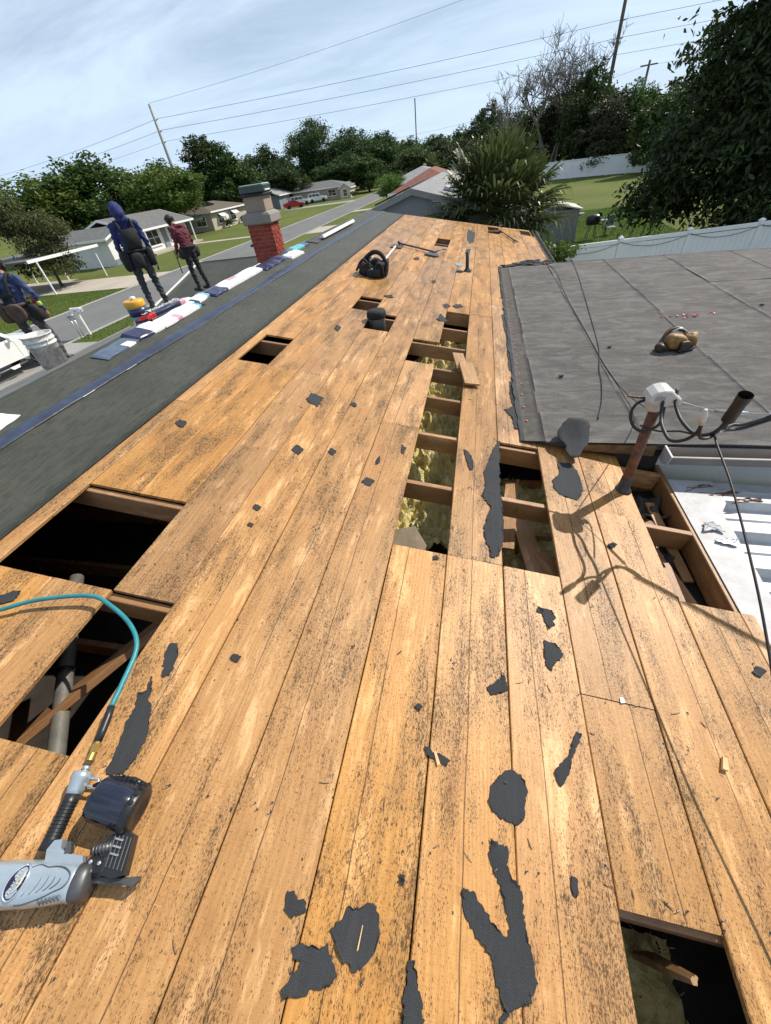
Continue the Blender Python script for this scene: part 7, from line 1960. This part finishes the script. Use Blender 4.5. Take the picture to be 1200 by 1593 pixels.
def tree(label, key, x, y, h, rad, rot=0.0, name='tree', group=None, cat='tree'):
    cm, tm, H, Rr = TREE_PROTO[key]
    t_ = thing(name, label, cat, (x, y, 0), group)
    for nm, me in (('crown', cm), ('trunk', tm)):
        o = bpy.data.objects.new(nm, me); COL.objects.link(o); o.parent = t_
        o.scale = (rad / Rr, rad / Rr, h / H); o.rotation_euler = (0, 0, rot)
    return t_
TG = 'trees behind the houses'
tree('reddish olive tree over the carport at the left edge', 'olive', -35.6, 31.5, 6.4, 2.8, .4)
tree('bright green tree rising behind the olive tree at left', 'roundC', -58.5, 56, 9.4, 8.0, 1.1, group=TG)
tree('broad mid green tree with the highest left-hand crown', 'roundB', -54.4, 63, 10.8, 7.6, 2.0, group=TG)
tree('sunlit green tree directly behind the white house', 'roundC', -44.6, 63, 8.7, 6.4, .3, group=TG)
tree('dark tree between the sunlit tree and the tall pale pole', 'roundA', -50.5, 74, 9.6, 6.0, 2.7, group=TG)
tree('tall dark narrow tree just behind the tall pale pole', 'tallA', -54.3, 90, 12.9, 4.8, .9, group=TG)
tree('second tall dark tree right of the tall pale pole', 'tallA', -50.8, 92, 11.8, 4.4, 2.2, group=TG)
tree('mid green tree over the tan house roof', 'roundB', -49.4, 94, 10.1, 6.6, 1.6, group=TG)
tree('leafy tree between the tan house and the chimney', 'roundA', -47.0, 112, 9.0, 6.0, 1.1, group=TG)
tree('round dark tree right above the chimney', 'roundA', -55.8, 130, 12.5, 6.6, 2.9, group=TG)
tree('dark tree left of the round tree above the chimney', 'roundB', -64.0, 132, 11.0, 7.0, .5, group=TG)
tree('biggest dark tree in the middle skyline', 'bigA', -48.9, 150, 17.8, 9.4, .2, group=TG)
tree('big dark tree right of the biggest middle tree', 'bigA', -37.0, 150, 14.2, 10.0, 1.9, group=TG)
tree('mid-height tree at the right shoulder of the middle group', 'roundA', -29.5, 150, 12.0, 6.6, .8, group=TG)
tree('lower green tree in front of the middle group by the street', 'roundB', -28.9, 126, 7.6, 5.6, 2.1, group=TG)
tree('dark tree behind the far cream gable', 'roundA', -36.0, 128, 8.5, 7.0, .6, group=TG)
for i, (lab, x, y, h, r0, key) in enumerate((('leftmost tree of the low far skyline past the middle group', -27, 190, 11.4, 7.6, 'roundB'), ('second tree of the low far skyline', -17, 188, 10.6, 7.6, 'roundA'), ('third tree of the low far skyline', -8, 192, 10.2, 7.4, 'roundB'),
        ('hazy far tree left of the antenna mast', -38, 215, 12.5, 9, 'roundA'), ('hazy far tree right of the antenna mast', -22, 220, 11.8, 9, 'roundB'), ('far tree closing the street end', -22.5, 165, 8.4, 6.4, 'roundB'), ('dark far tree behind the rust red roof', -10, 128, 7.8, 6.0, 'roundA'), ('green far tree over the rust red roof', -3.5, 122, 8.2, 6.0, 'roundB'), ('broad far tree behind the pale low roof', -17.0, 118, 6.8, 6.5, 'roundB'))):
    tree(lab, key, x, y, h, r0, i * 1.3, group=TG)
tree('dark tree standing above the sabal palm', 'roundA', -.4, 112, 11.8, 5.4, .4, group=TG)
tree('smaller dark tree right of the tree above the palm', 'roundA', 6.6, 102, 9.6, 5.0, 2.0, group=TG)
tree('vine-hung grey green tree at the foot of the bare tree', 'vine', 11.0, 94, 10.2, 4.2, .7, group=TG)
tree('second vine-hung tree right of the bare tree trunk', 'vine', 14.8, 95, 9.6, 4.4, 2.2, group=TG)
tree('dark tree behind the tall right-hand pole', 'roundA', 14.8, 86, 12.4, 4.6, 1.2, group=TG)
tree('dark tree between the two right-hand poles', 'vine', 16.6, 80, 8.6, 3.6, .2, group=TG)
tree('mid green tree right of the short transformer pole', 'roundB', 20.4, 82, 9.4, 4.4, 2.5, group=TG)
tree('mid green tree behind the left branches of the big right tree', 'roundB', 21.5, 72, 7.6, 3.6, .9, group=TG)
tree('grey green shrubby tree behind the far fence', 'vine', 5.0, 92, 6.6, 3.4, 1.8, group=TG)
for i, (lab, x, y, h, r0, key) in enumerate((('dark tree filling the gap left of the bare tree', 2.0, 104, 8.6, 5.0, 'roundA'), ('dark tree directly behind the bare tree', 9.0, 96, 9.6, 5.0, 'roundA'), ('shaded tree in front of the tall right-hand pole', 16.0, 92, 10.6, 4.8, 'roundA'), ('shaded vine tree covering the foot of the tall right-hand pole', 18.6, 90, 8.4, 4.2, 'vine'), ('shaded tree below the transformer pole', 23.0, 88, 8.4, 4.6, 'roundA'), ('shaded tree at the back of the yard beside the big right tree', 27.0, 84, 9.0, 5.0, 'roundA'), ('low dark tree behind the left end of the far fence', -3.0, 96, 6.6, 4.6, 'roundA'))):
    tree(lab, key, x, y, h, r0, i * 1.7 + .3, group=TG)
tree('tree closing the right end of the far fence', 'roundA', 29.5, 82, 10, 5.2, .1, group=TG)
tree('pale green bush by the far street bend', 'roundC', -12.8, 70, 3.9, 2.3, .6, name='bush', cat='bush')

# a far belt of woodland closing the horizon
r_ = np.random.RandomState(51)
cent = []
for k in range(640):
    a = r_.uniform(-1.25, 1.25); D = r_.uniform(260, 420)
    x, y = math.sin(a) * D, math.cos(a) * D; hh = r_.uniform(7, 14)
    cent.append(np.array([x, y, 0]) + r_.normal(size=(46, 3)) * np.array([4.0, 4.0, 0]) + np.stack([np.zeros(46), np.zeros(46), r_.uniform(.05, 1, 46) ** .8 * hh], 1))
V, F = leaves(np.concatenate(cent), 2.4, r_, 0, .8)
o = bpy.data.objects.new('woodland', np_mesh('woodland', V, F, M['leaf_mid'])); COL.objects.link(o); kind(o, 'stuff'); o['label'] = 'far belt of dark woodland along the horizon'

# bare tree
def bare_tree():
    t_ = thing('bare_tree', 'leafless grey tree with fine branches rising over the far fence', 'tree', (10.4, 89, 0))
    r_ = random.Random(23); mb = MB()
    def grow(p, d, L, r0, lev):
        pts = [p]; n = 4; q = p
        for k in range(n):
            d = (d + Vector((r_.uniform(-.22, .22), r_.uniform(-.22, .22), r_.uniform(-.04, .09)))).normalized(); q = q + d * L / n; pts.append(q)
        mb.tube(pts, [r0 * (1 - .45 * k / n) for k in range(n + 1)], 6 if lev < 2 else 4, cap=False)
        if lev >= 5: return
        for k in range(r_.choice((2, 3, 3)) + (1 if lev > 1 else 0)):
            i = r_.randint(1, n) if lev else n
            a = Vector((r_.uniform(-1, 1), r_.uniform(-1, 1), r_.uniform(-.25, .9))).normalized()
            grow(pts[i], (d * .62 + a * 1.0).normalized(), L * r_.uniform(.56, .80), max(.030, r0 * .58), lev + 1)
    for dx, dd, L in ((-.25, (-.36, 0, 1), 4.9), (0.1, (-.05, .1, 1), 5.4), (.35, (.30, -.05, 1), 5.2), (0, (-.75, .1, .8), 4.6), (.1, (.10, .2, 1), 5.0)):
        grow(Vector((10.4 + dx * 1.5, 89, -.1)), Vector(dd).normalized(), L * 1.5, .26, 0)
    mb.build('branches', M['bark_pale'], t_, False)
bare_tree()

# big dark tree on the right, beyond the near fence
def big_tree():
    t_ = thing('tree', 'huge dark drooping tree filling the upper right corner', 'tree', (15.5, 26.5, 0))
    r_ = np.random.RandomState(61)
    lobes = [(15.5, 26.5, 5.0, 5.6, 5.0, 3.4), (11.0, 24.6, 4.2, 3.8, 3.2, 2.7), (11.4, 26.0, 6.2, 3.4, 3.0, 2.3), (13.8, 25.0, 7.8, 4.2, 4.0, 2.8), (19, 25.5, 6.2, 4.8, 4.5, 3.4), (9.6, 25.2, 2.6, 2.6, 2.4, 1.7), (13.6, 22.8, 2.8, 3.2, 2.4, 2.0), (17.5, 22.6, 3.6, 4.2, 2.4, 2.6), (22, 24, 4.4, 4.5, 3.6, 3.4), (8.3, 25.8, 1.7, 1.5, 1.4, .9), (17.2, 27, 8.6, 3.4, 3.2, 2.2), (12.0, 23.2, 1.6, 2.6, 1.6, 1.1), (12.0, 25.5, 7.6, 2.8, 2.6, 1.9), (14.0, 25.5, 9.2, 3.2, 3.0, 2.0), (16.0, 24.5, 9.8, 3.8, 3.2, 2.0), (20.5, 24, 8.6, 4.6, 4.0, 2.8), (16.5, 21.4, 1.7, 4.0, 1.5, 1.4), (11.0, 22.0, .9, 2.2, 1.2, .8)]
    P = crown_points(lobes, 2600, 48, r_, .75, .45)
    P = P[P[:, 2] > .35]
    V, F = leaves(P, .30, r_, .75, .42)
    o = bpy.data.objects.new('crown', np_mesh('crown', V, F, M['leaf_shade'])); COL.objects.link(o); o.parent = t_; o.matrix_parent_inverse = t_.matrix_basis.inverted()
    # long hanging compound leaves on the outer sprays
    mb = MB(); tips = []; rr = random.Random(8)
    for k in range(260):
        l = rr.choice([q for q in lobes if q[2] < 6.5]); d = Vector((rr.gauss(0, 1) - .45, rr.gauss(0, 1) - .7, rr.gauss(0, .7))).normalized()
        p = Vector((l[0] + d.x * l[3] * .78, l[1] + d.y * l[4] * .78, l[2] + d.z * l[5] * .78)); e_ = p + Vector((d.x * .7, d.y * .7, -.15)) ; f_ = e_ + Vector((d.x * .35, d.y * .35, -.55))
        mb.tube([p - d * .6, p, e_, f_], [.012, .01, .007, .003], 4)
        for q in range(16):
            s = q / 15; base = p.lerp(e_, s * 1.6) if s < .62 else e_.lerp(f_, (s - .62) / .38)
            tips.append(base + Vector((rr.gauss(0, .07), rr.gauss(0, .07), -.07)))
    V, F = leaves(np.array([tuple(p) for p in tips]), .24, r_, 1.3, .34)
    o = bpy.data.objects.new('hanging_leaves', np_mesh('hanging_leaves', V, F, M['leaf_mid'])); COL.objects.link(o); o.parent = t_; o.matrix_parent_inverse = t_.matrix_basis.inverted()
    kind(mb.build('twigs', M['bark'], t_), 'stuff')
    tb2 = limbs(.34, 7.0, [(l[0] - 15.5, l[1] - 26.5, l[2]) for l in lobes], np.random.RandomState(4), .28)
    o = bpy.data.objects.new('trunk', bark_mesh(tb2, M['bark'])); COL.objects.link(o); o.parent = t_
big_tree()

# palms
def fan_frond(r_, base, d, stalk, R0, nl=30, droop=.5, mb=None, wid=.028):
    """sabal frond: stalk then a folded fan of blades"""
    d = Vector(d).normalized(); side = d.cross(Vector((0, 0, 1)))
    side = side.normalized() if side.length > .05 else Vector((1, 0, 0))
    upv = side.cross(d).normalized()
    hub = Vector(base) + d * stalk - Vector((0, 0, .12 * stalk * stalk * droop))
    mb.tube([Vector(base), Vector(base).lerp(hub, .5) + Vector((0, 0, .06 * stalk)), hub], [.02, .016, .012], 5)
    for k in range(nl):
        a = (k / (nl - 1) - .5) * 2 * R(104)
        v = (d * math.cos(a) + side * math.sin(a) + upv * (.12 + .10 * (k % 2))).normalized()
        L = R0 * (1 - .28 * abs(a) / R(104)) * r_.uniform(.88, 1.06)
        w = wid * R0
        p0 = hub; p1 = hub + v * L * .55 - Vector((0, 0, L * .04 * droop)); p2 = hub + v * L * .85 - Vector((0, 0, L * .17 * droop)); p3 = hub + v * L * .98 - Vector((0, 0, L * .36 * droop * r_.uniform(.6, 1.4)))
        s = v.cross(upv).normalized() * w
        lift = upv * w * .5
        mb.mesh([p0 - s * .25, p0 + s * .25, p1 + s + lift, p1 - s + lift * -.2, p2 + s * .7 + lift, p2 - s * .7, p3], [(0, 1, 2, 3), (3, 2, 4, 5), (5, 4, 6)])
def sabal(label, x, y, hub_h, R0, n, seed, trunk_r=.17, name='palm_tree', spread=1.0, stalk=1.0, dead=6):
    t_ = thing(name, label, 'palm tree', (x, y, 0)); r_ = random.Random(seed)
    mb = MB(); md = MB(); base = Vector((x, y, hub_h))
    for k in range(n):
        el = R(82 - 118 * (k / n) ** .85); az_ = k * 2.39996 + r_.uniform(-.2, .2)
        d = Vector((math.cos(az_) * math.cos(el), math.sin(az_) * math.cos(el), math.sin(el)))
        fan_frond(r_, base + Vector((d.x * .08, d.y * .08, r_.uniform(-.15, .1))), d, stalk * r_.uniform(.8, 1.15), R0 * r_.uniform(.85, 1.1), 30, .35 + .9 * (k / n), mb)
    for k in range(dead):
        az_ = k * 2.1 + .5; d = Vector((math.cos(az_) * .62, math.sin(az_) * .62, -.78))
        fan_frond(r_, base - Vector((0, 0, .2)), d, stalk * .8, R0 * .8, 22, .7, md, .04)
    mb.build('fronds', M['leaf_palm'], t_); 
    if dead: md.build('dry_fronds', M['leaf_dead'], t_)
    MB().tube([(x, y, -.1), (x + .05, y, hub_h * .5), (x, y, hub_h)], [trunk_r * 1.25, trunk_r, trunk_r * .9], 12).build('trunk', M['bark'], t_, True)
    mb = MB()
    for k in range(26):
        a = k * 2.4; z = hub_h * (.35 + .62 * k / 26); mb.tube([(x + math.cos(a) * trunk_r * .8, y + math.sin(a) * trunk_r * .8, z), (x + math.cos(a) * trunk_r * 1.7, y + math.sin(a) * trunk_r * 1.7, z + .28)], [.04, .02], 5)
    mb.build('boot_stubs', M['bark'], t_)
sabal('large sabal palm with fan fronds beyond the far roof end', .45, 17.6, 2.85, 1.42, 96, 5, .2, stalk=1.25, dead=12)
sabal('dry-fronded palm standing behind the far fence at right', 17.2, 79, 5.4, 1.1, 26, 9, .14, stalk=.8, dead=8)
sabal('small palm on the far lawn near the white SUV', -41.4, 114, 3.3, 1.4, 26, 13, .16, stalk=.9, dead=3)
sabal('short palm behind the rust red roofed house', -9.2, 92, 3.2, 1.3, 24, 17, .16, stalk=.9, dead=2)

# shrub by the eave, low plants
def shrub(label, x, y, h, r0, mat, seed, n=90, per=40, leaf=.085, name='shrub', z0=0):
    t_ = thing(name, label, 'shrub', (x, y, z0)); r_ = np.random.RandomState(seed)
    lobes = [(x, y, z0 + h * .45, r0, r0, h * .42), (x + r0 * .4, y, z0 + h * .7, r0 * .6, r0 * .6, h * .28), (x - r0 * .4, y + .1, z0 + h * .62, r0 * .6, r0 * .6, h * .3)]
    V, F = leaves(crown_points(lobes, n, per, r_, r0 * .28, .3), leaf, r_, .0, .5)
    o = bpy.data.objects.new('foliage', np_mesh('foliage', V, F, mat)); COL.objects.link(o); o.parent = t_; o.matrix_parent_inverse = t_.matrix_basis.inverted()
    mb = MB()
    for k in range(7):
        a = k * .9; mb.tube([(x, y, z0 - .05), (x + math.cos(a) * r0 * .4, y + math.sin(a) * r0 * .4, z0 + h * .5), (x + math.cos(a) * r0 * .6, y + math.sin(a) * r0 * .6, z0 + h * .8)], [.025, .015, .006], 5)
    mb.build('stems', M['bark'], t_)
shrub('bright green shrub beside the far eave gutter', 2.35, 15.3, 2.5, .62, M['leaf_bright'], 71, 130, 44, .10)
shrub('low grey green shrub on the lawn behind the metal shed', 5.6, 36, 1.1, 1.0, M['leaf_grey'], 72, 60, 30, .12)
shrub('clipped green shrub in front of the tan house', -40.7, 71.5, 1.2, .8, M['leaf_mid'], 73, 60, 30, .14)
shrub('second clipped shrub in front of the tan house', -40.7, 77.0, 1.0, .7, M['leaf_mid'], 74, 60, 30, .14)
shrub('low shrub beside the far cream gable porch', -28.9, 109.6, 1.2, .8, M['leaf_olive'], 75, 50, 30, .16)
# turf tufts where the lawns show nearest
r_ = np.random.RandomState(81)
def turf(label, x0, x1, y0, y1, n):
    c = np.stack([r_.uniform(x0, x1, n), r_.uniform(y0, y1, n), np.full(n, .02)], 1)
    h = r_.uniform(.02, .05, n)[:, None]; a = r_.uniform(0, 6.28, n); d = np.stack([np.cos(a), np.sin(a), np.zeros(n)], 1) * .022
    tip = c + np.stack([r_.normal(0, .02, n), r_.normal(0, .02, n), h[:, 0]], 1)
    V = np.stack([c - d, c + d, tip], 1).reshape(-1, 3); F = (np.arange(n)[:, None] * 3 + np.array([[0, 1, 2]]))
    o = bpy.data.objects.new('grass', np_mesh('grass', V, F, M['leaf_bright'])); COL.objects.link(o); kind(o, 'stuff'); o['label'] = label
turf('short grass of the verge by the mailbox', -19.1, -8.7, 15.7, 24, 26000)
turf('short grass of the lawn across the street', -36, -25.7, 14, 28, 40000)
turf('short grass of the yard behind the near fence', 4, 11, 27, 42, 40000)
